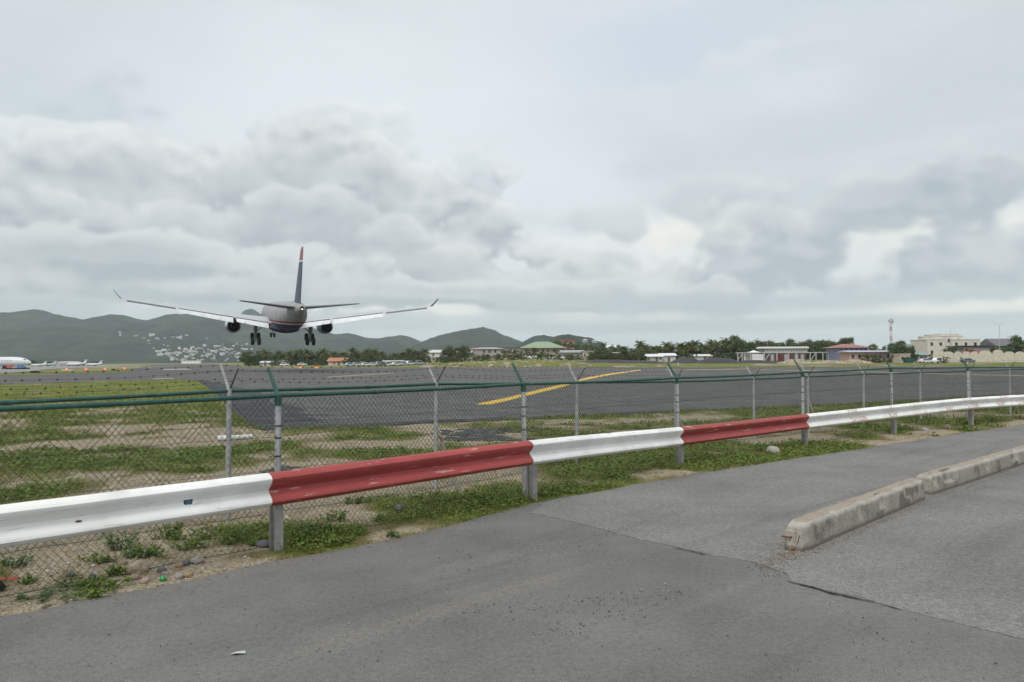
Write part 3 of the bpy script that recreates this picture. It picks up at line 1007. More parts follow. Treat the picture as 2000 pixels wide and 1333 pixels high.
def lattice(mb, A, B, za, zb, top_a, top_b, s=0.062, r=WIRE_R):
    A2, B2 = Vector((A.x, A.y, 0)), Vector((B.x, B.y, 0))
    L = (B2 - A2).length
    u = (B2 - A2) / L
    nrm = Vector((u.y, -u.x, 0))

    def W3(x, y, o):
        f = x / L
        z0 = za + (zb - za) * f
        z1 = top_a + (top_b - top_a) * f
        H = max(top_a - za, top_b - zb)
        bow = 0.03 * math.sin(f * 9 + A.x * 3) * math.sin(PI * min(1, y / H))
        return A2 + u * x + nrm * (o + bow) + Vector((0, 0, z0 + (z1 - z0) * y / H))
    H = max(top_a - za, top_b - zb)
    vs, fs = [], []
    asp = 1.12
    for sgn in (1, -1):
        k0 = -H / asp if sgn > 0 else 0
        k = k0
        while k < (L if sgn > 0 else L + H / asp):
            # x = k + sgn*y/asp
            ys = [0, H]
            lo, hi = 0.0, H
            if sgn > 0:
                lo = max(lo, -k * asp)
                hi = min(hi, (L - k) * asp)
            else:
                lo = max(lo, (k - L) * asp)
                hi = min(hi, k * asp)
            if hi - lo > 0.02:
                m_ = 3
                base_ = len(vs)
                for j in range(m_ + 1):
                    y = lo + (hi - lo) * j / m_
                    x = k + sgn * y / asp
                    c = W3(x, y, 0.0015 * sgn)
                    t = Vector((u.x * sgn / asp, u.y * sgn / asp, 1)).normalized()
                    w = nrm.cross(t)
                    for a in (0.5, 2.6, 4.7):
                        vs.append(c + nrm * (r * math.cos(a)) + w * (r * math.sin(a)))
                for j in range(m_):
                    for a in range(3):
                        i0 = base_ + j * 3 + a
                        i1 = base_ + j * 3 + (a + 1) % 3
                        fs.append((i0, i1, i1 + 3, i0 + 3))
            k += s
    mb.add(vs, fs)
    # tension wires along bottom, middle and upper third
    for fy, rr in ((0.012, 0.0026), (0.36, 0.0020), (0.74, 0.0020)):
        pts = [W3(L * j / 8, H * (fy + 0.006 * math.sin(j * 2.1 + A.x)), 0.004) for j in range(9)]
        mb.tube(pts, rr, 4, cap=False)


def barbed(mb, pts, sag=0.02, step=0.14, r=BARB_R):
    """one strand through pts with knots every step metres"""
    path = []
    for a, b in zip(pts, pts[1:]):
        for j in range(8):
            t = j / 8
            p = a.lerp(b, t)
            path.append(p + Vector((0, 0, -sag * 4 * t * (1 - t) + random.uniform(-.004, .004))))
    path.append(pts[-1])
    mb.tube(path, r, 4, cap=False)
    acc = 0.0
    for a, b in zip(path, path[1:]):
        L = (b - a).length
        u = (b - a) / max(L, 1e-6)
        while acc < L:
            c = a + u * acc
            for _ in range(2):
                w = Vector((random.uniform(-1, 1), random.uniform(-1, 1), random.uniform(-1, 1))).normalized()
                w = (w - u * w.dot(u)).normalized() * random.uniform(0.016, 0.026) + u * random.uniform(-.008, .008)
                e = u * 0.0028
                k = w.cross(u).normalized() * 0.0028
                mb.add([c - w, c + e, c + w, c - e, c + k, c - k], [(0, 1, 2, 3), (0, 4, 2, 5)])
            mb.add([c - u * .012 + Vector((0, 0, .005)), c + u * .012 + Vector((0, 0, .005)), c + u * .012 - Vector((0, 0, .005)), c - u * .012 - Vector((0, 0, .005))], [(0, 1, 2, 3)])
            acc += step * random.uniform(0.9, 1.1)
        acc -= L


# near fence, just behind the guardrail
NP, NT_ = [], []
rail_y = {2: 773, 3: 750.5, 4: 738.5, 5: 727.5, 6: 719, 7: 717.5}
for i in range(1, len(GP) - 1):
    _, d, nn = rail_frame(i)
    want = {2: 543, 3: 1023, 4: 1323, 5: 1568, 6: 1741, 7: 1891}.get(i)
    p = GP[i] - nn * 0.20 + d * 0.16
    if want:
        p = min((abs(proj(GP[i] - nn * 0.20 + d * s_ + Vector((0, 0, 1)))[0] - want), s_, GP[i] - nn * 0.20 + d * s_) for s_ in np.arange(-0.5, 0.6, 0.004))[2]
    x0, y0 = proj((p.x, p.y, 1.4))
    z = at(x0, rail_y[i], p.y).z if i in rail_y else (1.46 if i < 3 else 1.55)
    NP.append(Vector((p.x, p.y, 0)))
    NT_.append(z)
fo = NP[1]
nf = thing('chain_link_fence', 'nearer chain-link fence with green top rail right behind the guardrail', 'fence', fo)
arms_near = []
for i, (p, z) in enumerate(zip(NP, NT_)):
    _, d, nn = rail_frame(i + 1)
    away = -nn
    mb = MB()
    lean = Vector((random.uniform(-.012, .012), random.uniform(-.012, .012), 0))
    mb.tube([p + Vector((0, 0, -0.2)) - lean, p + Vector((0, 0, z - 0.06))], 0.0315, 12)
    po = part('post', mb, m_galv, nf, True, fo)
    mb = MB()
    mb.tube([p + Vector((0, 0, z - 0.10)), p + Vector((0, 0, z + 0.012))], 0.0355, 12)
    part('post_cap', mb, m_green, po, True, fo)
    mb = MB()
    mb.tube([p + Vector((0, 0, z - 0.01)), p + away * 0.03 + Vector((0, 0, z + 0.03)), p + away * 0.19 + Vector((0, 0, z + 0.27))], [0.024, 0.022, 0.016], 8)
    part('barb_arm', mb, m_green, po, True, fo)
    for f in (0.60, 0.72, 0.80):
        mb = MB()
        mb.lathe([(z * f - 0.007, 0.0325), (z * f - 0.007, 0.0345), (z * f + 0.007, 0.0345), (z * f + 0.007, 0.0325)], (p.x, p.y, 0), 'Z', 12)
        part('tie_band', mb, m_wire, po, True, fo)
    arms_near.append((p, z, away))
mb = MB()
for i in range(len(NP) - 1):
    a, b = NP[i] + Vector((0, 0, NT_[i])), NP[i + 1] + Vector((0, 0, NT_[i + 1]))
    mb = MB()
    mb.tube([a.lerp(b, t) + Vector((0, 0, -0.012 * math.sin(PI * t))) for t in (0, .17, .33, .5, .67, .83, 1)], 0.0215, 10)
    tr_ = part('top_rail', mb, m_green, nf, True, fo)
    # sleeve joint and wire ties
    for t in (0.33, 0.55, 0.8):
        mb = MB()
        c = a.lerp(b, t) + Vector((0, 0, -0.012 * math.sin(PI * t)))
        u = (b - a).normalized()
        mb.tube([c - u * 0.03, c + u * 0.03], 0.0245, 10)
        part('sleeve', mb, m_green, tr_, True, fo)
    mb = MB()
    lattice(mb, NP[i], NP[i + 1], 0.015, 0.015, NT_[i] - 0.02, NT_[i + 1] - 0.02)
    part('mesh_panel', mb, m_wire, nf, False, fo)['kind'] = 'stuff'

# farther fence, a pace behind it
FL = []
for i in range(1, len(GP) - 1):
    _, d, nn = rail_frame(i)
    FL.append(GP[i] - nn * 1.5)


def far_pt(px):
    best = None
    for i in range(len(FL) - 1):
        for t in np.linspace(0, 1, 120):
            p = cat(FL, i, t)
            if p.y < 0.5:
                continue
            e = abs(proj((p.x, p.y, 1.2))[0] - px)
            if best is None or e < best[0]:
                best = (e, Vector((p.x, p.y, 0)), i + t)
    return best[1]


fpx = [448, 853, 1127, 1319, 1471, 1578, 1687, 1797, 1893, 1972]
FP = [far_pt(x) for x in fpx]
FP = [FP[0] - (FP[1] - FP[0]) * 1.0] + FP
FP += [FP[-1] + (FP[-1] - FP[-2]) * k for k in (1, 2, 3, 4)]
fz_px = {1: 764, 2: 750.5, 3: 746.5, 4: 745.5, 5: 740.5, 6: 736, 7: 731, 8: 728, 9: 724.5, 10: 722}
FT = []
for i, p in enumerate(FP):
    if i in fz_px:
        x0, y0 = proj((p.x, p.y, 1.4))
        FT.append(at(x0, fz_px[i], p.y).z)
    else:
        FT.append(1.44 if i == 0 else 1.5)
fo2 = FP[1]
ff_ = thing('chain_link_fence', 'farther chain-link fence with Y-shaped barbed-wire arms behind the green-armed one', 'fence', fo2)
braces = {2, 4, 6, 8, 10}
strands = {}
for i, (p, z) in enumerate(zip(FP, FT)):
    d = (FP[min(i + 1, len(FP) - 1)] - FP[max(i - 1, 0)]).normalized()
    nn = Vector((d.y, -d.x, 0))
    gz = float(hgt(np.array([p.x]), np.array([p.y]))[0])
    lean = d * random.uniform(-.02, .02)
    mb = MB()
    mb.tube([p + Vector((0, 0, gz - 0.2)) - lean, p + Vector((0, 0, z + 0.03))], 0.030, 10)
    po = part('post', mb, m_galv_old, ff_, True, fo2)
    for sgn, m_, h_ in ((-1, m_galv_old, 0.30), (1, m_barb, 0.25)):
        mb = MB()
        tip = p + nn * (sgn * 0.17) + d * (0.02 * sgn) + Vector((0, 0, z + h_))
        mb.tube([p + Vector((0, 0, z + 0.0)), tip], [0.017, 0.013] if sgn < 0 else [0.011, 0.008], 8)
        part('barb_arm', mb, m_, po, True, fo2)
        for f in (0.45, 0.94):
            strands.setdefault((sgn, f), []).append((p + Vector((0, 0, z))).lerp(tip, f))
    if i in braces:
        mb = MB()
        mb.tube([p + nn * 0.03 + Vector((0, 0, z * 0.57)), p + d * 0.36 + nn * 0.10 + Vector((0, 0, gz - 0.1))], 0.024, 8)
        br = part('brace', mb, m_brace, po, True, fo2)
for i in range(len(FP) - 1):
    a, b = FP[i] + Vector((0, 0, FT[i])), FP[i + 1] + Vector((0, 0, FT[i + 1]))
    mb = MB()
    mb.tube([a.lerp(b, t) + Vector((0, 0, -0.01 * math.sin(PI * t))) for t in (0, .25, .5, .75, 1)], 0.0205, 8)
    tr_ = part('top_rail', mb, m_green, ff_, True, fo2)
    for t in (0.3, 0.62):
        mb = MB()
        c = a.lerp(b, t)
        u = (b - a).normalized()
        mb.tube([c - u * 0.03 - Vector((0, 0, .009)), c + u * 0.03 - Vector((0, 0, .009))], 0.024, 8)
        part('sleeve', mb, m_green, tr_, True, fo2)
    za = float(hgt(np.array([a.x]), np.array([a.y]))[0])
    zb = float(hgt(np.array([b.x]), np.array([b.y]))[0])
    mb = MB()
    lattice(mb, FP[i], FP[i + 1], max(0.0, za), max(0.0, zb), FT[i] - 0.02, FT[i + 1] - 0.02, 0.064, WIRE_R)
    part('mesh_panel', mb, m_wire, ff_, False, fo2)['kind'] = 'stuff'
for key, pts in sorted(strands.items()):
    mb = MB()
    barbed(mb, pts, 0.03 if key[0] < 0 else 0.05)
    part('barbed_strand', mb, m_barb, ff_, False, fo2)['kind'] = 'stuff'

# ------------------------------------------------------------------ kerb blocks between the lanes
def conc(t, co):
    n1 = t.noise(co, 2.6, 6, 0.65)
    n2 = t.noise(co, 40, 5, 0.7)
    sp = t.n('ShaderNodeSeparateXYZ', {0: co}).outputs[2]
    c = t.mix(t.ramp(n2, 0.3, 0.7), (0.24, 0.222, 0.188), (0.38, 0.355, 0.305))
    c = t.mix(t.m('MULTIPLY', t.ramp(n1, 0.46, 0.62), 0.8), c, (0.125, 0.112, 0.095))
    # scraped top worn to brown aggregate, mud line at the foot
    c = t.mix(t.m('MULTIPLY', t.ramp(t.m('ADD', sp, t.m('MULTIPLY', t.m('SUBTRACT', n1, 0.5), 0.05)), 0.252, 0.262), 0.8), c, (0.33, 0.27, 0.215))
    c = t.mix(t.m('MULTIPLY', t.m('MULTIPLY', t.ramp(sp, 0.20, 0.235), t.ramp(sp, 0.262, 0.250)), 0.6), c, (0.48, 0.455, 0.41))
    c = t.mix(t.m('MULTIPLY', t.ramp(t.m('ADD', sp, t.m('MULTIPLY', t.m('SUBTRACT', n1, 0.5), 0.10)), 0.060, 0.02), 0.75), c, (0.15, 0.105, 0.085))
    bs = t.n('ShaderNodeBsdfPrincipled', {'Base Color': c, 'Roughness': 0.92, 'Specular IOR Level': 0.15})
    bp = t.n('ShaderNodeBump', {'Strength': 0.7, 'Distance': 0.01, 'Height': t.m('ADD', n2, n1)})
    t.put(bs.inputs['Normal'], bp.outputs[0])
    return bs.outputs[0]


m_conc = mat_fn('weathered_concrete', conc)


def kerb(label, front, broken=False):
    """front: world points along the lower road-side edge"""
    L = [0]
    for a, b in zip(front, front[1:]):
        L.append(L[-1] + (b - a).length)

    def pt(s):
        for k in range(len(front) - 1):
            if s <= L[k + 1] or k == len(front) - 2:
                t = (s - L[k]) / (L[k + 1] - L[k])
                p = cat(front, k, min(1, max(0, t)))
                q_ = cat(front, k, min(1, t + 0.02)) - cat(front, k, max(0, t - 0.02))
                return p, q_.normalized()
    prof = [(0, -0.02), (0.0, 0.03), (0.004, 0.08), (0.008, 0.13), (0.014, 0.18), (0.026, 0.206), (0.055, 0.221), (0.11, 0.225), (0.17, 0.224), (0.22, 0.219), (0.245, 0.20), (0.256, 0.16), (0.262, 0.08), (0.265, -0.02)]
    prof = [(w_ * 0.80, z_ * 1.19) for w_, z_ in prof]
    n = int(L[-1] / 0.035)
    rings = []
    for i in range(n + 1):
        s = L[-1] * i / n
        p, d = pt(s)
        left = Vector((-d.y, d.x, 0))
        e = min(s, L[-1] - s)
        rnd = 1 - 0.22 * max(0, 1 - e / 0.05) ** 2
        if broken:
            rnd -= 0.46 * max(0, 1 - s / 0.24) ** 1.5 * (0.7 + 0.6 * float(fbm(s * 30, 2.0, 2, 6)))
        ring = []
        for k, (w, z) in enumerate(prof):
            j = float(fbm(s * 7 + 3, k * 0.9 + L[-1], 3, 77)) - 0.5
            chip = max(0, float(fbm(s * 3.7, 9.0 + L[-1], 4, 13)) - 0.50) * 0.30 if 3 <= k <= 6 else 0
            cw = 0.10 + (w - 0.10) * (0.45 + 0.55 * rnd if broken and s < 0.35 else (0.9 + 0.1 * rnd))
            jj = (float(fbm(s * 16 + 7, k * 1.7, 3, 41)) - 0.5) * (1.0 if not (broken and s < 0.4) else 6.0 * max(0.2, 1 - s / 0.45))
            ring.append(p + left * (cw + chip + j * 0.018 + jj * 0.010) + Vector((0, 0, z * rnd - chip * 0.6 + j * 0.012 + jj * 0.009)))
        rings.append(ring)
    mb = MB()
    m_ = len(prof)
    mb.loft(rings, 0, False, closed=False)
    # end faces as fans with an inner point so they are not flat
    for ring, sg in ((rings[0], 1), (rings[-1], -1)):
        c = sum((Vector(v) for v in ring), Vector()) / len(ring) + (rings[1][4] - rings[0][4]).normalized() * (-0.03 * sg)
        k = len(ring)
        mb.add(ring + [c], [((j + 1, j, k) if sg > 0 else (j, j + 1, k)) for j in range(k - 1)] + [((0, k - 1, k) if sg > 0 else (k - 1, 0, k))])
    o = thing('kerb_block', label, 'kerb', front[0])
    part('block', mb, m_conc, o, True, front[0])
    return o


k1 = kerb('long concrete kerb block with a broken rusty end nearest the camera', [gp(1570, 1081), gp(1640, 1049), gp(1725, 1012), gp(1806, 977)], True)
k2 = kerb('farther concrete kerb block running off the right edge, behind a narrow gap', [gp(1821, 968), gp(1900, 942), gp(1990, 911), gp(2080, 884), gp(2190, 856)])
# reinforcing bar stubs at the broken end
e0 = gp(1570, 1081)
mb = MB()
dd = (gp(1640, 1048) - e0).normalized()
lf = Vector((-dd.y, dd.x, 0))
mb.tube([e0 + lf * 0.10 + dd * 0.05 + Vector((0, 0, 0.135)), e0 + lf * 0.13 - dd * 0.012 + Vector((0, 0, 0.13)), e0 + lf * 0.20 - dd * 0.015 + Vector((0, 0, 0.132))], 0.008, 6)
part('rebar', mb, mat('rebar_rust', (0.17, 0.06, 0.025), 0.9, 0.4, 30), k1, True, e0)
mb = MB()
mb.tube([e0 + lf * 0.07 + dd * 0.08 + Vector((0, 0, 0.05)), e0 + lf * 0.10 - dd * 0.03 + Vector((0, 0, 0.02))], 0.009, 6)
part('rebar', mb, mat('rebar_rust', (0.17, 0.06, 0.025), 0.9, 0.4, 30), k1, True, e0)
#PART3
# ------------------------------------------------------------------ hills
def hill_mat(name, c0, c1, c2):
    def fn(t, co):
        n1 = t.noise(co, 0.004, 5, 0.6)
        n2 = t.noise(co, 0.035, 6, 0.7)
        n3 = t.noise(t.vm('MULTIPLY', co, (1, 1, 3)), 0.010, 5, 0.6)
        c = t.mix(t.ramp(n2, 0.32, 0.68), c0, c1)
        c = t.mix(t.m('MULTIPLY', t.ramp(n1, 0.45, 0.62), 0.8), c, c2)
        c = t.mix(t.m('MULTIPLY', t.ramp(t.noise(co, 0.012, 6, 0.7), 0.55, 0.42), 0.6), c, tuple(x * 0.5 for x in c0))
        c = t.mix(t.m('MULTIPLY', t.ramp(n3, 0.62, 0.74), 0.35), c, (0.12, 0.10, 0.07))
        bs = t.n('ShaderNodeBsdfPrincipled', {'Base Color': c, 'Roughness': 1.0, 'Specular IOR Level': 0.0})
        bp = t.n('ShaderNodeBump', {'Strength': 1.0, 'Distance': 14.0, 'Height': n2})
        t.put(bs.inputs['Normal'], bp.outputs[0])
        return bs.outputs[0]
    return mat_fn(name, fn)


m_hill = hill_mat('wooded_slope', (0.012, 0.023, 0.019), (0.034, 0.053, 0.036), (0.048, 0.066, 0.040))
m_hill2 = hill_mat('scrub_slope', (0.014, 0.027, 0.019), (0.040, 0.060, 0.034), (0.056, 0.072, 0.042))
HILLS = []


def hill(D, sil, df, db, seed, m, cols=260, rows=70, spur=0.30, power=1.2):
    xs = np.array([at(px, 700, D).x for px, _ in sil])
    zs = np.array([max(0.0, at(px, py, D).z) for px, py in sil])
    X = np.linspace(xs[0], xs[-1], cols)
    # smooth the hand-picked skyline a little
    Zr = np.interp(X, xs, zs)
    ker = np.array([1, 2, 3, 2, 1.0])
    Zr = np.convolve(np.pad(Zr, 2, 'edge'), ker / ker.sum(), 'valid')
    nf = int(rows * 0.7)
    T = np.concatenate([-(np.linspace(1, 0, nf) ** 1.25), np.linspace(0, 1, rows - nf + 1)[1:]])
    XX, TT = np.meshgrid(X, T)
    ZR = np.broadcast_to(Zr, XX.shape)
    YY = D + np.where(TT < 0, TT * df, TT * db) + 60 * (fbm(XX / 300, TT * 0 + seed, 3, seed) - 0.5)
    prof = (1 - np.abs(TT)) ** power
    n = fbm(XX / 260, YY / 420, 4, seed + 3) - 0.5
    n = n + 0.5 * (np.abs(fbm(XX / 170 + YY / 700, YY / 500, 3, seed + 9) - 0.5) * 2 - 0.35)
    ZZ = ZR * np.clip(prof + spur * 2.2 * n * (prof * (1 - prof)) * 2.2, 0, 1.0)
    ZZ = ZZ + (fbm(XX / 16, YY / 16, 2, seed + 5) - 0.5) * 7 * np.clip(prof * 3, 0, 1) * np.clip(ZR / 40, 0.1, 1)
    ZZ = np.where(np.abs(TT) > 0.995, -3, ZZ)
    mb = MB()
    nr = len(T)
    vs = np.stack([XX, YY, ZZ], -1).reshape(-1, 3)
    idx = np.arange(nr * cols).reshape(nr, cols)
    fs = np.stack([idx[:-1, :-1], idx[:-1, 1:], idx[1:, 1:], idx[1:, :-1]], -1).reshape(-1, 4)
    mb.v = [tuple(v) for v in vs]
    mb.f = [tuple(f) for f in fs.tolist()]
    mb.mi = [0] * len(mb.f)
    o = struct('hill', mb, m, 'all')
    HILLS.append((XX, YY, ZZ, D))
    return o


hill(3400, [(-900, 640), (-500, 618), (-250, 622), (-120, 606), (0, 612), (40, 609), (75, 603.5), (110, 614), (165, 625.5), (220, 614), (250, 617), (285, 627), (330, 613), (370, 614), (400, 612.5), (440, 616), (470, 617), (520, 622), (570, 632), (610, 641), (640, 650), (658, 653.5), (680, 650), (715, 660), (735, 662), (780, 654.5), (800, 658), (825, 668), (850, 680), (880, 695), (920, 706)], 1300, 600, 3, m_hill, 330)
hill(4300, [(440, 650), (462, 622), (478, 606), (492, 603.5), (508, 612), (530, 630), (560, 660)], 500, 400, 8, m_hill, 60, 30)
hill(3000, [(740, 706), (780, 690), (825, 667), (860, 655), (890, 648.5), (915, 644), (940, 639.5), (960, 642), (985, 655), (1010, 664), (1020, 668.5), (1060, 678), (1110, 700)], 900, 400, 14, m_hill, 130)
hill(2300, [(960, 706), (1000, 684), (1018, 669), (1035, 660), (1050, 655), (1066, 655.5), (1080, 658), (1100, 668), (1140, 695)], 500, 300, 19, m_hill, 90, 40)
hill(1700, [(1010, 700), (1050, 680), (1080, 661), (1095, 653.5), (1120, 654.5), (1150, 659.5), (1165, 665), (1180, 674), (1200, 684), (1240, 696), (1300, 702)], 420, 260, 25, m_hill2, 110, 46)
hill(2750, [(-700, 640), (-300, 652), (-100, 644), (0, 648), (60, 641), (130, 638), (190, 645), (240, 660), (280, 676), (330, 694), (400, 706)], 700, 400, 33, m_hill, 150, 50)


def hill_hit(px, py):
    """where the sight line meets a slope"""
    r = ray(px, py)
    best = None
    for XX, YY, ZZ, D in HILLS:
        cols = XX[0]
        for Y in np.arange(D - 1250, D + 5, 14):
            p = EYE + r * (Y / r.y)
            j = int(np.clip(np.searchsorted(cols, p.x), 1, len(cols) - 1))
            if p.x < cols[0] or p.x > cols[-1]:
                continue
            yc = YY[:, j]
            if Y < yc[0]:
                continue
            z = float(np.interp(Y, yc, ZZ[:, j]))
            if z >= p.z:
                if best is None or Y < best.y:
                    best = Vector((p.x, Y, z))
                break
    return best


# ------------------------------------------------------------------ houses on the slopes
GLASS = mat('window_glass', (0.035, 0.045, 0.055), 0.15, 0.3, 2, spec=0.5)


def house_mats(i):
    walls = [(0.54, 0.54, 0.52), (0.64, 0.63, 0.61), (0.46, 0.44, 0.41), (0.50, 0.41, 0.35)]
    roofs = [(0.74, 0.74, 0.74), (0.36, 0.20, 0.16), (0.66, 0.66, 0.67), (0.55, 0.52, 0.48), (0.30, 0.36, 0.42)]
    return mat('slope_house_wall%d' % (i % 4), walls[i % 4], 0.9, 0.1), mat('slope_house_roof%d' % (i % 5), roofs[i % 5], 0.8, 0.12)


def small_house(i):
    w, d, h = [(15, 9, 5), (11, 9, 6.5), (20, 10, 5.5), (9, 8, 5), (24, 10, 7), (13, 12, 8)][i % 6]
    wm, rm = house_mats(i)
    root = thing('hillside_house', 'small pale house scattered on the green hillside beyond the runway', 'house', group='hillside houses')
    mb = MB()
    mb.box((0, 0, h / 2 - 3), (w, d, h + 6))
    wl = part('wall', mb, wm, root)
    mb = MB()
    e = 0.6
    a, b = w / 2 + e, d / 2 + e
    rl = max(0.5, w / 2 - d / 2)
    if i % 3 == 2:
        mb.box((0, 0, h + 0.25), (w + 1, d + 1, 0.5))
    else:
        mb.add([(-a, -b, h), (a, -b, h), (a, b, h), (-a, b, h), (-rl, 0, h + 2.4), (rl, 0, h + 2.4)], [(0, 1, 5, 4), (1, 2, 5), (2, 3, 4, 5), (3, 0, 4), (3, 2, 1, 0)])
    part('roof', mb, rm, root)
    for k in range(max(2, int(w / 4))):
        mb = MB()
        x = -w / 2 + (k + 0.5) * w / max(2, int(w / 4))
        mb.box((x, -d / 2 - 0.02, h * 0.5), (1.6, 0.1, 1.8))
        part('window', mb, GLASS, root)
    return root


protos = [small_house(i) for i in range(12)]
hs = []
hand = [(234, 651), (235, 657), (266, 658), (279, 650), (297, 656), (306, 662), (310, 665), (322, 663), (338, 661), (354, 658), (350, 664), (365, 657), (369, 661), (386, 665), (404, 663), (281, 663), (290, 667), (291, 674), (300, 682), (320, 676), (328, 677), (366, 685), (313, 688)]
hs += hand
rh = random.Random(12)
while len(hs) < 215:
    x = rh.uniform(305, 492)
    t = (x - 305) / 187
    top = 686 - 14 * math.sin(min(1, max(0, (t - 0.1))) * PI * 0.7)
    y = rh.uniform(top, 706 if x > 330 else 697)
    hs.append((x, y))
used = 0
for i, (x, y) in enumerate(hs):
    p = hill_hit(x, y)
    if p is None:
        continue
    o = protos[used] if used < len(protos) else copy_tree(protos[rh.randrange(len(protos))])
    o.location = (p.x, p.y, p.z - 0.5)
    k = rh.uniform(0.40, 0.82) * max(0.55, min(1.0, p.y / 2900))
    o.scale = (k, k, k)
    o.rotation_euler = (0, 0, rh.uniform(-0.5, 0.5))
    used += 1
for k in range(used, len(protos)):
    for ch in list(protos[k].children):
        bpy.data.objects.remove(ch)
    bpy.data.objects.remove(protos[k])
# long white waterfront row under the slope
p = gp(374, 710.5)
p = Vector((at(374, 705, 1500).x, 1500, 0))
root = thing('terrace_row', 'long bright white terrace at the foot of the hillside houses', 'building', p)
for k in range(6):
    mb = MB()
    mb.box((-15 + k * 6.0, 0, 2.2 + 0.4 * (k % 2)), (5.8, 8, 4.4 + 0.8 * (k % 2)))
    part('wall', mb, mat('bright_white_wall', (0.76, 0.76, 0.74), 0.8, 0.06), root)
    mb = MB()
    mb.add([(-18 + k * 6.0, -4.5, 4.6), (-12.1 + k * 6.0, -4.5, 4.6), (-12.1 + k * 6.0, 4.5, 4.6), (-18 + k * 6.0, 4.5, 4.6), (-15 + k * 6.0, 0, 6.4)], [(0, 1, 4), (1, 2, 4), (2, 3, 4), (3, 0, 4)])
    part('roof', mb, mat('terrace_roof', (0.45, 0.36, 0.30), 0.8, 0.1), root)

# ------------------------------------------------------------------ the landing airliner
def jet_white(t, co):
    z = t.n('ShaderNodeSeparateXYZ', {0: co}).outputs[2]
    n = t.noise(co, 0.6, 4, 0.6)
    wht = t.mix(t.ramp(n, 0.3, 0.7), (0.25, 0.255, 0.26), (0.33, 0.33, 0.33))
    c = t.mix(t.ramp(z, -0.86, -0.84, smooth=False), (0.26, 0.035, 0.045), wht)
    c = t.mix(t.ramp(z, -1.22, -1.20, smooth=False), (0.60, 0.60, 0.60), c)
    c = t.mix(t.ramp(z, -1.44, -1.42, smooth=False), (0.010, 0.014, 0.034), c)
    return t.n('ShaderNodeBsdfPrincipled', {'Base Color': c, 'Roughness': 0.5, 'Specular IOR Level': 0.22}).outputs[0]


def fin_paint(t, co):
    z = t.n('ShaderNodeSeparateXYZ', {0: co}).outputs[2]
    n = t.noise(co, 0.8, 4, 0.6)
    navy = t.mix(t.ramp(n, 0.3, 0.7), (0.028, 0.038, 0.075), (0.042, 0.054, 0.10))
    c = t.mix(t.ramp(z, 9.30, 9.32, smooth=False), navy, (0.62, 0.62, 0.62))
    c = t.mix(t.ramp(z, 9.58, 9.60, smooth=False), c, (0.25, 0.07, 0.075))
    return t.n('ShaderNodeBsdfPrincipled', {'Base Color': c, 'Roughness': 0.4, 'Specular IOR Level': 0.4}).outputs[0]


def cowl(t, co):
    z = t.n('ShaderNodeSeparateXYZ', {0: co}).outputs[2]
    c = t.mix(t.ramp(z, -3.10, -2.2), (0.05, 0.065, 0.13), (0.62, 0.63, 0.65))
    return t.n('ShaderNodeBsdfPrincipled', {'Base Color': c, 'Roughness': 0.28, 'Metallic': 0.25}).outputs[0]


m_jet = mat_fn('airliner_fuselage_paint', jet_white)
m_fin = mat_fn('airliner_fin_paint', fin_paint)
m_cowl = mat_fn('airliner_cowling', cowl)
m_wing = mat('airliner_wing_paint', (0.44, 0.45, 0.46), 0.42, 0.08, 0.8, spec=0.4)
m_flap = mat('airliner_flap_paint', (0.70, 0.71, 0.71), 0.45, 0.08, 0.8, spec=0.4)
m_greywing = mat('airliner_dark_grey', (0.15, 0.15, 0.155), 0.5, 0.08, 0.8)  # on the ailerons this dark tone carries the underside shade
m_dark = mat('exhaust_dark', (0.012, 0.012, 0.013), 0.7, 0.2)
m_tyre = mat('tyre_rubber', (0.014, 0.014, 0.015), 0.85, 0.2)
m_gear = mat('gear_steel', (0.17, 0.17, 0.175), 0.5, 0.15, spec=0.5)
m_bar = mat('fin_white_bar', (0.68, 0.68, 0.68), 0.5, 0.05)

m_navy = mat('airliner_navy', (0.03, 0.04, 0.08), 0.45, 0.1)
m_slot = mat('slot_shadow_dark', (0.05, 0.05, 0.052), 0.8, 0.1)  # near-black colour standing for shade between wing and flap
PLZ = 11.35
gp0 = at(553.5, 640, 156.5)
air = thing('airliner', 'twin-engine airliner landing over the runway, seen from behind with gear down', 'airplane', (gp0.x, 156.5, PLZ))
yaw = math.atan2(1500, -605)       # nose points away, to the left
air.matrix_world = Matrix.Translation((gp0.x, 156.5, PLZ)) @ Matrix.Rotation(yaw, 4, 'Z') @ Matrix.Rotation(math.radians(-4.0), 4, 'Y') @ Matrix.Rotation(math.radians(0.15), 4, 'X')


def ring(x, ry, rz, zc, n=36):
    return [Vector((x, ry * math.cos(2 * PI * k / n), zc + rz * math.sin(2 * PI * k / n))) for k in range(n)]


st = [(-31.6, .34, .36, 1.62), (-31.2, .46, .52, 1.58), (-30, .72, .82, 1.46), (-28, 1.08, 1.22, 1.24), (-25, 1.6, 1.72, .92), (-22, 2.05, 2.16, .60), (-19, 2.4, 2.5, .32), (-16, 2.64, 2.7, .13), (-12, 2.8, 2.81, .02), (-8, 2.82, 2.82, 0), (5, 2.82, 2.82, 0), (18, 2.82, 2.82, 0), (22, 2.82, 2.82, 0), (25, 2.66, 2.64, -.1), (28, 2.2, 2.2, -.36), (30, 1.6, 1.6, -.6), (31.4, .9, .9, -.8), (32.0, .25, .25, -.9)]
mb = MB().loft([ring(*s_) for s_ in st])
fus = part('fuselage', mb, m_jet, air, True)
mb = MB().loft([ring(-11.5, .6, .3, -2.55), ring(-9, 2.2, .75, -2.55), ring(-5, 2.75, 1.15, -2.35), ring(3, 2.9, 1.3, -2.25), ring(9, 2.8, 1.2, -2.2), ring(13, 2.0, .7, -2.3), ring(14.5, .5, .3, -2.4)])
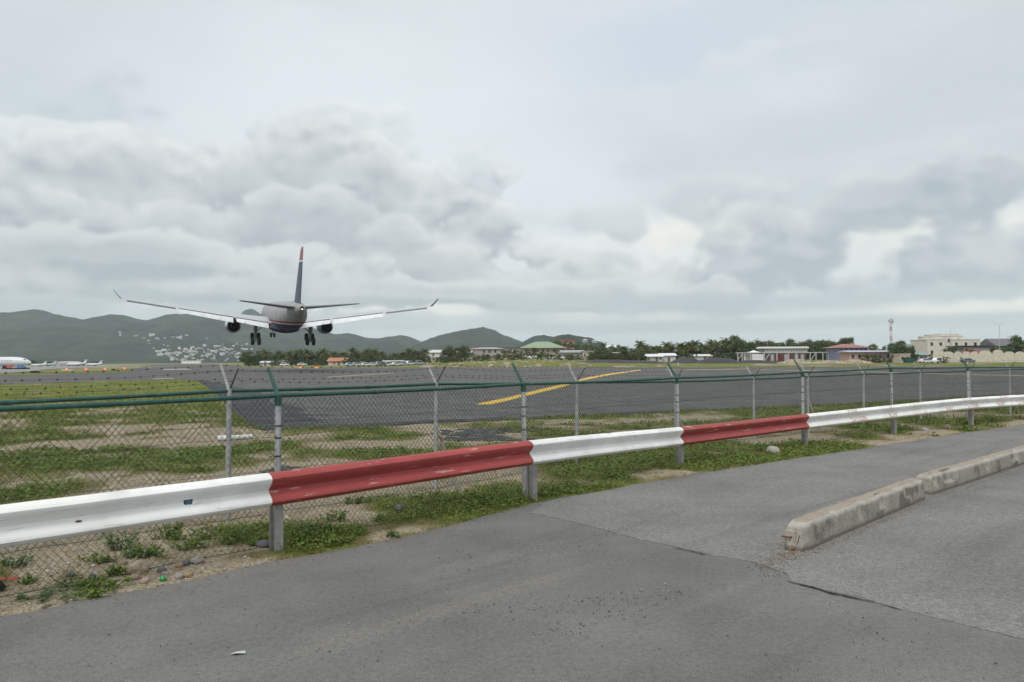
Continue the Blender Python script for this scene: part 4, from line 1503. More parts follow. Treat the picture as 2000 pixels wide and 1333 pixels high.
part('belly_fairing', mb, m_jet, fus, True)
mb = MB().lathe([(-31.64, 0.0), (-31.64, .24), (-31.55, .27)], (0, 0, 1.66), 'X', 16)
part('exhaust_outlet', mb, m_dark, fus, True)
mb = MB().lathe([(-31.72, 0.0), (-31.70, .06), (-31.64, .09)], (0, 0, 1.42), 'X', 8)
part('tail_light', mb, mat('tail_lamp', (0.9, 0.7, 0.5), 0.4, 0.05, emit=((1.0, 0.72, 0.45, 1), 2.5)), fus, True)


def foil(le, te, y, z, tk, n=9, axis='y', twist=0.0):
    """aerofoil section: points round the section in the x-z plane at span y"""
    up, lo = [], []
    c = le - te
    for k in range(n):
        f = 0.5 * (1 - math.cos(PI * k / (n - 1)))
        t = tk * (2.97 * math.sqrt(max(f, 0)) - 1.26 * f - 3.516 * f * f + 2.843 * f ** 3 - 1.036 * f ** 4) * 0.5
        cam_ = 0.02 * c * 4 * f * (1 - f)
        up.append((le - f * c, t * 1.0 + cam_ + twist * (0.5 - f) * c))
        lo.append((le - f * c, -t * 0.9 + cam_ + twist * (0.5 - f) * c))
    pts = up + lo[::-1][1:-1]
    if axis == 'y':
        return [Vector((x, y, z + d)) for x, d in pts]
    return [Vector((x, d, z)) for x, d in pts]


WST0 = [(1.5, 10.8, -1.0, -1.55, 1.6), (2.9, 9.9, -1.2, -1.42, 1.5), (5.5, 8.3, -1.4, -1.05, 1.2), (9.4, 5.9, -1.8, -0.48, 0.95), (14, 3.05, -3.3, 0.30, 0.72), (19.6, -0.35, -5.15, 1.42, 0.52), (24.5, -3.3, -6.75, 2.55, 0.38), (28.2, -5.55, -7.95, 3.5, 0.28), (29.0, -6.1, -8.2, 3.75, 0.22)]

WST = [(a, b, c, -1.55 + (d + 1.55) * (1.0 if a < 9 else 1.0 - 0.24 * (a - 9) / 20), e) for a, b, c, d, e in WST0]


def wing_at(y):
    ys = [w[0] for w in WST]
    return [float(np.interp(y, ys, [w[k] for w in WST])) for k in (1, 2, 3, 4)]


for sgn, sidename in ((1, 'left'), (-1, 'right')):
    mb = MB().loft([foil(w[1], w[2], sgn * w[0], w[3], w[4], 11, twist=0.035) if True else None for w in WST])
    wg = part('wing', mb, m_wing, air, True)
    wg['label'] = '%s wing with lowered pale flaps' % sidename
    # winglet
    mb = MB().loft([foil(-6.1, -8.2, sgn * 29.0, WST[-1][3], 0.2, 7), foil(-7.1, -8.55, sgn * 29.55, WST[-1][3] + 0.7, 0.14, 7), foil(-8.0, -9.0, sgn * 30.15, WST[-1][3] + 1.65, 0.08, 7)])
    part('winglet', mb, m_navy, wg, True)
    # flaps hang below and behind the trailing edge
    for y0, y1, n in ((3.0, 9.1, 4), (9.7, 19.4, 6)):
        rings = []
        for k in range(n + 1):
            y = y0 + (y1 - y0) * k / n
            le, te, z, tk = wing_at(y)
            c = (le - te) * (0.15 if y < 9.4 else 0.21)
            c = max(c, 1.05)
            ang = math.radians(38)
            zt = z - 0.02 * (le - te) * 0.5 - 0.10
            sec = []
            for f, t in ((0, 0.0), (0.15, 0.10), (0.5, 0.09), (1.0, 0.012), (1.0, -0.012), (0.5, -0.05), (0.15, -0.07)):
                xx, zz = -f * c, t * c * 0.8
                sec.append(Vector((te + 0.10 + xx * math.cos(ang) + zz * math.sin(ang) * -1, sgn * y, zt + xx * math.sin(ang) + zz * math.cos(ang))))
            rings.append(sec)
        mb = MB().loft(rings)
        fl = part('flap', mb, m_flap, wg, True)
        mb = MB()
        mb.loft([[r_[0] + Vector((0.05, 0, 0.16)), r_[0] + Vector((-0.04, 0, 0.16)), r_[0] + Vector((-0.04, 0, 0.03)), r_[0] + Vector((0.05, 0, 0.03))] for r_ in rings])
        part('flap_slot_shade', mb, m_slot, fl)  # solid dark strip added to draw the shadow line above the flap
    # outer aileron in dark grey that stands in for its shaded underside
    rings = []
    for y in (20.0, 24.0, 28.0):
        le, te, z, tk = wing_at(y)
        c = (le - te) * 0.24
        rings.append([Vector((te + 0.05 - f * c * 0.35, sgn * y, z - 0.06 + t)) for f, t in ((0, 0.05), (1.0, -0.20), (1.0, -0.24), (-0.9, -0.18))])
    mb = MB().loft(rings)
    part('aileron', mb, m_greywing, wg, True)
    # flap track fairings
    for y in (7.6, 12.2, 15.2, 18.2):
        le, te, z, tk = wing_at(y)
        L = 2.6 - 0.06 * y
        mb = MB().loft([[Vector((te + L * 0.6 - f * L * 1.15, sgn * y + r * math.cos(a), z - 0.42 - 0.55 * max(0, f - 0.45) * 1.3 + r * 1.3 * math.sin(a))) for a in np.linspace(0, 2 * PI, 9)[:-1]] for f, r in ((0, .03), (.2, .17), (.5, .20), (.8, .14), (1, .03))])
        part('flap_track_fairing', mb, m_flap, wg, True)
    # engine
    ey, ez = sgn * 9.37, -2.35
    en = link('engine', None, air)
    mb = MB().lathe([(8.9, 1.2), (9.35, 1.32), (9.45, 1.42), (9.2, 1.54), (8.2, 1.63), (6.6, 1.60), (5.2, 1.45), (4.35, 1.26), (4.3, 1.18), (4.8, 1.08), (6.0, 1.1)], (0, ey, ez), 'X', 28)
    ncl = part('nacelle', mb, m_cowl, en, True)
    mb = MB().lathe([(5.9, 0.0), (5.9, 1.11), (4.6, 1.08), (4.55, 1.02), (5.2, .9)], (0, ey, ez), 'X', 24)
    part('exhaust_duct', mb, m_dark, en, True)
    mb = MB().lathe([(5.6, .82), (4.2, .74), (3.6, .58), (3.5, .52), (4.4, .45), (4.4, 0)], (0, ey, ez), 'X', 20)
    part('core_nozzle', mb, m_dark, en, True)
    le, te, z, tk = wing_at(9.37)
    mb = MB().add([(8.2, ey - .22, ez + 1.3), (8.2, ey + .22, ez + 1.3), (3.2, ey + .16, ez + 0.62), (3.2, ey - .16, ez + 0.62), (6.6, ey - .22, z + .1), (6.6, ey + .22, z + .1), (1.2, ey + .14, z - .3), (1.2, ey - .14, z - .3)],
                  [(0, 1, 2, 3), (0, 4, 5, 1), (1, 5, 6, 2), (2, 6, 7, 3), (3, 7, 4, 0), (4, 7, 6, 5)])
    part('pylon', mb, m_greywing, en, False)
    # main gear
    gy = sgn * 5.34
    mg = link('main_gear', None, air)
    mb = MB().tube([(0.3, gy, -1.4), (0.0, gy, -3.6), (0.0, gy, -4.75)], [0.34, 0.30, 0.22], 12)
    part('strut', mb, m_gear, mg, True)
    mb = MB().tube([(0.1, gy, -3.5), (0.2, gy - sgn * 1.7, -2.0)], 0.10, 8)
    part('side_stay', mb, m_gear, mg, True)
    mb = MB().box((0.1, gy + sgn * 0.42, -2.75), (1.5, 0.06, 1.9))
    part('gear_door', mb, m_flap, mg)
    ta = math.radians(27)
    ax = Vector((math.cos(ta), 0, math.sin(ta)))
    c = Vector((0, gy, -4.85))
    mb = MB().tube([c - ax * 1.05, c + ax * 1.05], 0.13, 10)
    part('bogie_beam', mb, m_gear, mg, True)
    for s1 in (-1, 1):
        w = c + ax * (0.99 * s1)
        mb = MB().tube([w + Vector((0, -.7, 0)), w + Vector((0, .7, 0))], 0.08, 8)
        part('axle', mb, m_gear, mg, True)
        for s2 in (-1, 1):
            mb = MB().lathe([(-.30, .30), (-.33, .56), (-.26, .72), (-.12, .77), (.12, .77), (.26, .72), (.33, .56), (.30, .30)], (w.x, w.y + s2 * 0.62, w.z), 'Y', 20)
            wh = part('wheel', mb, m_tyre, mg, True)
            mb = MB().lathe([(-.2, 0), (-.2, .30), (.2, .30), (.2, 0)], (w.x, w.y + s2 * 0.62, w.z), 'Y', 12)
            part('hub', mb, m_gear, wh, True)
    # tailplane
    mb = MB().loft([foil(-23.2, -29.0, sgn * 0.6, 1.55, 0.55, 7, twist=-0.05), foil(-24.0, -29.2, sgn * 1.8, 1.68, 0.5, 7, twist=-0.05), foil(-29.2, -31.2, sgn * 9.5, 2.55, 0.2, 7, twist=-0.05), foil(-29.6, -31.2, sgn * 9.72, 2.58, 0.1, 7, twist=-0.05)])
    part('tailplane', mb, m_greywing, air, True)
# nose gear
ng = link('nose_gear', None, air)
mb = MB().tube([(25.6, 0, -2.3), (25.4, 0, -4.9)], [0.14, 0.09], 10)
part('strut', mb, m_gear, ng, True)
for s2 in (-1, 1):
    mb = MB().lathe([(-.2, .25), (-.22, .45), (-.12, .56), (.12, .56), (.22, .45), (.2, .25)], (25.4, s2 * 0.38, -4.95), 'Y', 18)
    wh = part('wheel', mb, m_tyre, ng, True)
    mb = MB().lathe([(-.12, 0), (-.12, .25), (.12, .25), (.12, 0)], (25.4, s2 * 0.36, -4.95), 'Y', 12)
    part('hub', mb, m_gear, wh, True)
# fin
FST = [(-20.6, -29.6, 1.9, .62), (-22.6, -30.0, 3.6, .58), (-25.0, -30.8, 6.4, .50), (-27.4, -31.6, 9.2, .40), (-29.2, -32.2, 11.3, .30), (-29.9, -32.3, 11.75, .12)]
mb = MB().loft([foil(a, b, 0, z, tk, 9, 'z') for a, b, z, tk in FST])
fin = part('fin', mb, m_fin, air, True)
# white bars of the flag emblem low on each side of the fin
for sgn in (1, -1):
    for k in range(5):
        z = 5.15 + k * 0.52
        le = float(np.interp(z, [f[2] for f in FST], [f[0] for f in FST]))
        te = float(np.interp(z, [f[2] for f in FST], [f[1] for f in FST]))
        tk = float(np.interp(z, [f[2] for f in FST], [f[3] for f in FST]))
        vs = []
        for zz in (z, z + 0.24):
            for f in (0.36, 0.52, 0.68, 0.84, 0.96):
                t = tk * (2.97 * math.sqrt(f) - 1.26 * f - 3.516 * f * f + 2.843 * f ** 3 - 1.036 * f ** 4) * 0.5
                vs.append((le - f * (le - te), sgn * (t + 0.02), zz))
        mb = MB().add(vs, [(j, j + 1, j + 6, j + 5) for j in range(4)])
        part('flag_bar', mb, m_bar, fin)
#PART4
# ------------------------------------------------------------------ trees
def gz(x, y):
    return float(hgt(np.array([x]), np.array([y]))[0])


def leaf_mat(name, a, b, dryc):
    def fn(t, co):
        tint = t.n('ShaderNodeAttribute', attribute_name='tint').outputs['Fac']
        rnd = t.n('ShaderNodeObjectInfo').outputs['Random']
        c = t.mix(t.m('FRACT', t.m('MULTIPLY', tint, 7.13)), a, b)
        c = t.mix(t.ramp(tint, 0.86, 0.95), c, dryc)
        c = t.mix(t.m('MULTIPLY', rnd, 0.35), c, tuple(x * 0.55 for x in a))
        bs = t.n('ShaderNodeBsdfPrincipled', {'Base Color': c, 'Roughness': 0.6, 'Specular IOR Level': 0.25})
        tr = t.n('ShaderNodeBsdfTranslucent', {0: c})
        mx = t.n('ShaderNodeMixShader', {0: 0.25, 1: bs.outputs[0], 2: tr.outputs[0]})
        return mx.outputs[0]
    return mat_fn(name, fn)


m_palm = leaf_mat('palm_frond', (0.085, 0.115, 0.032), (0.150, 0.165, 0.050), (0.30, 0.21, 0.08))
m_leaf = leaf_mat('broad_leaf', (0.055, 0.085, 0.026), (0.120, 0.160, 0.045), (0.15, 0.15, 0.05))
m_bark = mat('trunk_bark', (0.15, 0.125, 0.10), 0.9, 0.3, 3)


def tris_mesh(name, V, F, tint, m):
    """V (n,3) float, F (m,k) int, tint per vertex"""
    me_ = bpy.data.meshes.new(name)
    me_.vertices.add(len(V))
    me_.vertices.foreach_set('co', np.asarray(V, np.float32).ravel())
    F = np.asarray(F, np.int32)
    k = F.shape[1]
    me_.loops.add(F.size)
    me_.loops.foreach_set('vertex_index', F.ravel())
    me_.polygons.add(len(F))
    me_.polygons.foreach_set('loop_start', np.arange(0, F.size, k, dtype=np.int32))
    me_.update(calc_edges=True)
    a_ = me_.attributes.new('tint', 'FLOAT', 'POINT')
    a_.data.foreach_set('value', np.asarray(tint, np.float32))
    me_.materials.append(m)
    return me_


def palm_proto(seed, fan=False):
    """unit height about 1: trunk and crown meshes"""
    r = random.Random(seed)
    lean = r.uniform(-.10, .10)
    th = r.uniform(0.62, 0.74)
    mb = MB().tube([(lean * t * t, lean * 0.5 * t, th * t) for t in (-0.06, 0.25, 0.5, 0.75, 1.0)], [0.030, 0.022, 0.018, 0.016, 0.018], 7)
    trunk = mb.mesh('trunk', m_bark, True)
    V, F, T = [], [], []
    top = Vector((lean, lean * 0.5, th))
    nfr = 30 if not fan else 44
    for i in range(nfr):
        az = i * 2.399963 + r.uniform(-.2, .2)
        el = 1.35 - 2.1 * (i / nfr) ** 0.9 + r.uniform(-.12, .12)
        L = r.uniform(0.30, 0.40) * (0.72 if fan else 1.0)
        dry = 0.93 if (i > nfr * 0.78 and r.random() < 0.7) else r.random() * 0.84
        h = Vector((math.cos(az), math.sin(az), 0))
        side = Vector((-math.sin(az), math.cos(az), 0))
        pts = []
        p = top.copy()
        e = el
        n = 9
        for k in range(n + 1):
            pts.append(p.copy())
            p = p + (h * math.cos(e) + Vector((0, 0, math.sin(e)))) * (L / n)
            e -= (0.16 if not fan else 0.07) * r.uniform(0.7, 1.3)
        if fan:
            # round fan of stiff leaflets at the end of the stalk
            c = pts[4]
            fw = (pts[6] - pts[3]).normalized()
            for k in range(11):
                a = -1.5 + 3.0 * k / 10
                d = (fw * math.cos(a) + side * math.sin(a)).normalized() * L * 0.55 + Vector((0, 0, -0.02))
                w = side * 0.010 + Vector((0, 0, 0.006))
                b0 = len(V)
                V += [c - w, c + w, c + d]
                F.append((b0, b0 + 1, b0 + 2))
                T += [dry] * 3
            continue
        for k in range(1, n + 1):
            d = (pts[k] - pts[k - 1]).normalized()
            for sg in (-1, 1):
                for q_ in (0.0, 0.5):
                    c = pts[k - 1].lerp(pts[k], q_)
                    ll = L * 0.30 * math.sin(PI * min(0.95, (k + q_) / (n + 1) * 0.85 + 0.12)) * r.uniform(0.8, 1.15)
                    tip = c + side * (sg * ll * 0.85) + d * (ll * 0.5) + Vector((0, 0, -ll * r.uniform(0.35, 0.75)))
                    w = d * 0.013
                    b0 = len(V)
                    V += [c - w, c + w, tip]
                    F.append((b0, b0 + 1, b0 + 2))
                    T += [dry] * 3
    return trunk, tris_mesh('crown', [tuple(v) for v in V], F, T, m_palm)


def broad_proto(seed, wide=0.5, leaves=2300, low=0.10, spiky=False):
    r = random.Random(seed)
    mb = MB().tube([(0, 0, -0.08), (0.01, 0, 0.2), (-0.02, 0.01, 0.45)], [0.045, 0.034, 0.022], 8)
    clumps = []
    for k in range(34):
        a = r.uniform(0, 2 * PI)
        z = r.uniform(low, 0.92)
        rr = wide * math.sqrt(max(0.03, 1 - ((z - 0.52) / 0.50) ** 2)) * math.sqrt(r.uniform(0.12, 1.0))
        c = Vector((rr * math.cos(a), rr * math.sin(a), z))
        clumps.append((c, r.uniform(0.10, 0.17), r.random()))
        if k < 9:
            mb.tube([(0, 0, 0.18 + 0.02 * k), c * 0.5 + Vector((0, 0, 0.12)), c], [0.018, 0.012, 0.005], 5)
    trunk = mb.mesh('trunk', m_bark, True)
    V, F, T = [], [], []
    for k in range(leaves):
        c, s, sh = clumps[r.randrange(len(clumps))]
        d = Vector((r.gauss(0, 1), r.gauss(0, 1), r.gauss(0, 1) * 0.8))
        d.normalize()
        p = c + d * s * (r.random() ** 0.4)
        n = (d + Vector((0, 0, 0.7)) + Vector((r.uniform(-.6, .6), r.uniform(-.6, .6), r.uniform(-.6, .6)))).normalized()
        u = n.cross(Vector((r.uniform(-1, 1), r.uniform(-1, 1), 0.3))).normalized()
        w = n.cross(u)
        L = r.uniform(0.030, 0.055)
        if spiky:
            u = (u + Vector((0, 0, 1.0))).normalized()
            L *= 1.9
        b0 = len(V)
        V += [p - u * L, p + w * L * (0.5 if not spiky else 0.15), p + u * L, p - w * L * (0.5 if not spiky else 0.15)]
        F.append((b0, b0 + 1, b0 + 2, b0 + 3))
        T += [min(0.84, 0.6 * sh + 0.25 * r.random())] * 4
    return trunk, tris_mesh('crown', [tuple(v) for v in V], F, T, m_leaf)


PROT = {'palm': [palm_proto(s_) for s_ in range(6)], 'fan': [palm_proto(40 + s_, True) for s_ in range(3)],
        'tree': [broad_proto(60 + s_, 0.42 + 0.06 * s_) for s_ in range(4)],
        'shrub': [broad_proto(80 + s_, 0.85, 2300, 0.03) for s_ in range(3)],
        'pine': [broad_proto(95 + s_, 0.26, 1900, 0.08, True) for s_ in range(2)]}
TREES = []
for x, t in ((519, 684), (566, 687), (600, 682), (628, 682), (655, 686), (670, 684.5), (686, 681), (699, 687), (713, 683), (730, 682), (747, 684), (770, 687), (784, 689), (797, 681), (812, 685), (831, 682)):
    TREES.append((x, t, 'palm', 392))
for x, t in ((487, 690), (496, 689), (508, 690), (522, 690), (537, 689), (552, 690), (564, 692), (578, 688), (588, 686), (604, 691), (617, 690), (634, 694), (648, 694), (664, 695), (678, 693), (692, 695), (706, 694), (722, 692), (738, 692), (752, 694), (765, 696), (779, 694), (793, 691), (806, 692), (822, 690), (840, 695)):
    TREES.append((x, t, 'tree', 405))
for x, t in ((540, 701), (680, 700), (690, 701), (758, 699), (850, 704), (838, 706), (864, 704), (930, 703), (702, 703)):
    TREES.append((x, t, 'shrub', 372))
for x, t, k, Z in ((890, 677, 'tree', 345), (903, 679, 'tree', 350), (877, 685, 'tree', 348), (912, 690, 'tree', 352), (985, 681, 'palm', 350), (972, 689, 'palm', 352), (948, 692, 'tree', 345), (958, 695, 'palm', 344), (1000, 683, 'tree', 370),
                   (1011, 689, 'shrub', 345), (1022, 694, 'shrub', 340), (1046, 678, 'palm', 348), (1037, 686, 'tree', 352), (1058, 686, 'palm', 350), (1066, 692, 'shrub', 345), (1048, 698, 'shrub', 330), (1078, 695, 'tree', 338),
                   (1093, 671, 'tree', 470), (1102, 673, 'shrub', 465), (1134, 671, 'tree', 470), (1145, 675, 'shrub', 460), (1176, 667, 'palm', 400), (1163, 676, 'palm', 405), (1156, 680, 'tree', 400), (1172, 682, 'tree', 380), (1184, 684, 'palm', 372), (1192, 680, 'tree', 390), (1207, 678, 'tree', 392), (1098, 686, 'shrub', 380),
                   (1112, 698, 'shrub', 305), (1122, 695, 'shrub', 306), (1134, 697, 'shrub', 305), (1148, 698, 'shrub', 304), (1160, 692, 'tree', 312), (1173, 694, 'tree', 312), (1186, 691, 'tree', 314), (1199, 694, 'tree', 312), (1212, 692, 'tree', 312), (1225, 688, 'tree', 314),
                   (1222, 676, 'palm', 316), (1236, 680, 'palm', 312), (1250, 660, 'palm', 318), (1259, 673, 'palm', 322), (1246, 686, 'tree', 308), (1262, 688, 'tree', 310)):
    TREES.append((x, t, k, Z))
for x, t in ((1278, 671), (1290, 676), (1301, 667), (1313, 673), (1326, 669), (1338, 672), (1347, 662), (1358, 664), (1370, 671), (1381, 673), (1391, 664), (1404, 665), (1419, 660), (1430, 664), (1411, 674)):
    TREES.append((x, t, 'palm', 318 + (x % 7)))
for x, t in ((1272, 684), (1287, 682), (1304, 681), (1320, 682), (1336, 681), (1353, 680), (1368, 682), (1384, 682), (1398, 681), (1413, 681), (1428, 680), (1443, 682), (1448, 686)):
    TREES.append((x, t, 'tree', 326))
TREES.append((1438, 656, 'pine', 322))
for x, t, k in ((1461, 661, 'tree'), (1474, 664, 'tree'), (1487, 666, 'tree'), (1500, 665, 'tree'), (1512, 671, 'palm'), (1522, 665, 'fan'), (1533, 666, 'tree'), (1545, 654, 'fan'), (1557, 665, 'tree'), (1565, 664, 'palm'), (1575, 665, 'palm'), (1588, 664, 'tree'), (1600, 663, 'tree'), (1612, 664, 'tree'), (1624, 666, 'tree'), (1635, 668, 'tree'), (1648, 661, 'pine'), (1657, 660, 'pine'), (1641, 667, 'pine')):
    TREES.append((x, t, k, 362))
for x, t, k, Z in ((1706, 665, 'fan', 268), (1726, 677, 'palm', 266), (1743, 663, 'fan', 264), (1762, 657, 'fan', 262), (1757, 668, 'tree', 258), (1768, 672, 'tree', 258), (1697, 693, 'shrub', 262), (1715, 692, 'shrub', 260), (1735, 694, 'shrub', 260),
                   (1858, 682, 'shrub', 262), (1876, 678, 'shrub', 262), (1906, 672, 'palm', 292), (1935, 673, 'palm', 300), (1960, 681, 'shrub', 285), (1978, 683, 'shrub', 282), (1997, 655, 'tree', 262), (2020, 650, 'tree', 266), (1846, 697, 'shrub', 246), (1826, 690, 'shrub', 258)):
    TREES.append((x, t, k, Z))
for x, t, k in ((62, 703, 'tree'), (72, 704, 'shrub'), (96, 706, 'tree'), (112, 705, 'palm'), (142, 706, 'shrub'), (152, 705, 'palm'), (164, 704, 'tree'), (176, 707, 'shrub'), (188, 705, 'palm'), (42, 700, 'tree')):
    TREES.append((x, t, k, 520))
for x in range(862, 1110, 13):
    TREES.append((x + (x * 7) % 5, 701.5 + (x * 13) % 5, 'shrub', 300 + (x % 4) * 3))
for x in range(868, 1060, 21):
    TREES.append((x + (x * 3) % 7, 693.5 + (x * 11) % 6, 'tree', 330 + (x % 5) * 3))
for x in range(494, 860, 17):
    TREES.append((x + (x * 5) % 9, 700 + (x * 7) % 5, 'shrub', 384))
for x in range(1270, 1450, 16):
    TREES.append((x + (x * 5) % 6, 690 + (x * 7) % 5, 'tree' if x % 3 else 'shrub', 300 if 1322 < x < 1356 or 1390 < x else 318))
for x in range(1150, 1270, 9):
    TREES.append((x + (x * 5) % 4, 684 + (x * 7) % 9, 'tree' if x % 2 else 'palm', 322 + x % 6))
for x in range(1452, 1640, 12):
    TREES.append((x + (x * 5) % 5, 667 + (x * 7) % 5, 'tree', 352 + x % 5))
for x in range(1110, 1300, 14):
    TREES.append((x + (x * 3) % 7, 680 + (x * 7) % 6, 'tree' if x % 3 else 'palm', 372 + x % 9))
for x in range(1640, 1820, 15):
    TREES.append((x + (x * 3) % 7, 674 + (x * 7) % 6, 'tree', 340 + x % 9))
TREES.sort()
NAMES = {'palm': ('palm_tree', 'coconut palm', 'palm'), 'fan': ('fan_palm', 'round-headed fan palm', 'palm'), 'tree': ('broadleaf_tree', 'dark green broadleaf tree', 'tree'), 'shrub': ('shrub', 'low spreading green shrub', 'shrub'), 'pine': ('feathery_pine', 'feathery upright pine', 'tree')}
cnt = {}
rt = random.Random(5)
for x, t, k, Z in TREES:
    nm, desc, ct = NAMES[k]
    i = cnt.get(k, 0)
    cnt[k] = i + 1
    Z = Z + rt.uniform(-4, 4)
    p = gx(x, Z)
    g = gz(p.x, p.y)
    H = max(1.6, at(x, t, Z).z - g)
    tr, cr = PROT[k][rt.randrange(len(PROT[k]))]
    root = thing(nm, '%s %s from the left in the line of greenery beyond the runway' % (ordinal(i), desc), ct, (p.x, p.y, g), rt.uniform(0, 2 * PI), 'trees beyond the runway')
    w = 1.0
    if k == 'palm':
        w = min(1.6, max(0.9, 8.5 / H))
        H *= 1.0
    elif k == 'tree':
        w = rt.uniform(0.95, 1.35)
    elif k == 'shrub':
        w = rt.uniform(0.9, 1.4)
    if k in ('tree', 'palm') and 480 < x < 860:
        H *= 1.12
        w *= 1.12
    if k == 'tree' and 860 < x < 1460:
        H *= 1.18
        w *= 1.1
    if k == 'shrub' and 850 < x < 1120:
        H *= 1.35
    if k == 'palm' and 1140 < x < 1460:
        H *= 1.08
    root.scale = (H * w, H * w, H * 1.02)
    link('trunk', tr, root)
    link('crown', cr, root)


# ------------------------------------------------------------------ buildings
def wallmat(rgb):
    n = 'plaster_%02x%02x%02x' % tuple(int(c * 255) for c in rgb)
    return mat(n, rgb, 0.9, 0.10, 0.8, second=tuple(c * 0.7 for c in rgb), s0=0.6, s1=0.8, sscale=0.5)


def roofmat(rgb):
    n = 'roofing_%02x%02x%02x' % tuple(int(c * 255) for c in rgb)
    return mat(n, rgb, 0.8, 0.12, 1.2, second=tuple(c * 0.75 for c in rgb), s0=0.55, s1=0.75, sscale=0.7)


wrng = random.Random(8)


def bld(name, label, x0, x1, ytop, ybase, Z, depth, wall, roof, wins=(1, 3), cat_='house', rz=0.0, door=True, onslope=False):
    """box house: px extents of the front wall; roof = (kind, colour, y of ridge, overhang)"""
    a, b = at(x0, ybase, Z), at(x1, ybase, Z)
    w = b.x - a.x
    cx = (a.x + b.x) / 2
    zb = min(gz(cx, Z), at((x0 + x1) / 2, ybase, Z).z)
    if onslope:
        zb = at((x0 + x1) / 2, ybase, Z).z
    zt = at((x0 + x1) / 2, ytop, Z).z
    h = zt - zb
    root = thing(name, label, cat_, (cx, Z, zb), rz)
    wm = wallmat(wall)
    mb = MB().box((0, depth / 2, h / 2 - 0.6), (w, depth, h + 1.2))
    part('wall', mb, wm, root)
    kind, rc, ry, ov = roof
    rm = roofmat(rc)
    rz_ = at((x0 + x1) / 2, ry, Z).z - zb
    mb = MB()
    A, y0, y1 = w / 2 + ov, -ov, depth + ov
    if kind == 'flat':
        mb.box((0, depth / 2, h + 0.15), (w + 2 * ov, depth + 2 * ov, 0.3))
    elif kind == 'hip':
        rl = max(0.3, A - (y1 - y0) / 2 * 0.9) if A > (y1 - y0) / 2 else A * 0.25
        ym = (y0 + y1) / 2
        mb.add([(-A, y0, h), (A, y0, h), (A, y1, h), (-A, y1, h), (-rl, ym, rz_), (rl, ym, rz_)], [(0, 1, 5, 4), (1, 2, 5), (2, 3, 4, 5), (3, 0, 4), (3, 2, 1, 0)])
    else:   # gable, ridge left-right
        ym = (y0 + y1) / 2
        mb.add([(-A, y0, h), (A, y0, h), (A, y1, h), (-A, y1, h), (-A, ym, rz_), (A, ym, rz_)], [(0, 1, 5, 4), (2, 3, 4, 5), (1, 2, 5), (3, 0, 4), (3, 2, 1, 0)])
    part('roof', mb, rm, root)
    rows, cols = wins
    for r_ in range(rows):
        for c_ in range(cols):
            x = -w / 2 + w * (c_ + 0.5) / cols
            z = h * (r_ + 0.58) / rows
            ww, wh = min(1.1, w / cols * 0.4), min(1.2, h / rows * 0.4)
            if door and r_ == 0 and c_ == cols // 2:
                mb = MB().box((x, -0.01, 1.05), (1.0, 0.10, 2.1))
                part('door', mb, mat('house_door', (0.16, 0.10, 0.07), 0.7, 0.2), root)
                continue
            if wrng.random() < 0.3:
                continue
            x += wrng.uniform(-.3, .3)
            mb = MB().box((x, -0.015, z), (ww, 0.09, wh * wrng.uniform(0.8, 1.1)))
            wn = part('window', mb, GLASS, root)
            mb = MB().box((x, -0.03, z - wh / 2 - 0.06), (ww + 0.2, 0.16, 0.10))
            part('sill', mb, wm, wn)
    return root


CREAM, WHITE, GREYW = (0.52, 0.47, 0.37), (0.62, 0.62, 0.60), (0.40, 0.39, 0.38)
bld('house', 'house with bright orange roof among the trees left of centre', 641, 674, 706, 712, 378, 10, (0.55, 0.45, 0.35), ('gable', (0.40, 0.18, 0.11), 699, 0.8), (1, 4))
bld('house', 'white cottage under the dark trees left of the orange roof', 540, 556, 706.5, 712, 382, 8, WHITE, ('hip', (0.55, 0.55, 0.55), 702.5, 0.5), (1, 3))
bld('shed', 'low pale shed at the left end of the tree line', 508, 528, 709, 714, 372, 6, (0.45, 0.46, 0.5), ('gable', (0.50, 0.51, 0.54), 705.5, 0.5), (1, 3), 'shed')
bld('house', 'white gabled house on the rise, left of the red-roofed one', 833, 858, 689, 704, 420, 11, WHITE, ('gable', (0.55, 0.56, 0.57), 683.5, 0.8), (2, 3))
bld('house', 'house with dull red roof behind the big round tree', 862, 888, 690, 704, 430, 11, WHITE, ('gable', (0.36, 0.12, 0.11), 684, 0.9), (2, 4))
bld('house', 'small cream house below the red-roofed one', 842, 866, 698, 707, 385, 8, CREAM, ('flat', WHITE, 690, 0.4), (1, 3))
bld('terrace', 'long white terrace with a dark flat roof line below the hill', 900, 952, 679, 694, 440, 12, WHITE, ('flat', (0.10, 0.09, 0.085), 676, 0.8), (2, 9), 'building')
bld('terrace', 'dark-roofed low terrace left of the green roof', 952, 1016, 680, 696, 455, 12, (0.42, 0.33, 0.31), ('flat', (0.10, 0.09, 0.085), 676, 0.8), (1, 8), 'building')
bld('house', 'grey-pink house with two pale window bays in front of the terrace', 916, 986, 682, 706, 395, 12, (0.36, 0.32, 0.30), ('hip', (0.38, 0.35, 0.33), 678.5, 0.8), (2, 6))
bld('house', 'pale house with pinkish roof right of the round tree', 894, 920, 689, 706, 385, 10, WHITE, ('gable', (0.42, 0.25, 0.22), 684.5, 0.7), (2, 3))
bld('house', 'yellow house with flat roof beside yellowish palms', 924, 968, 697, 709, 350, 9, (0.50, 0.40, 0.20), ('flat', (0.5, 0.42, 0.25), 695, 0.5), (1, 5))
bld('house', 'tan flat-roofed house left of the green roof', 992, 1012, 693, 707, 360, 9, (0.42, 0.33, 0.22), ('flat', (0.45, 0.36, 0.25), 691, 0.4), (1, 3))
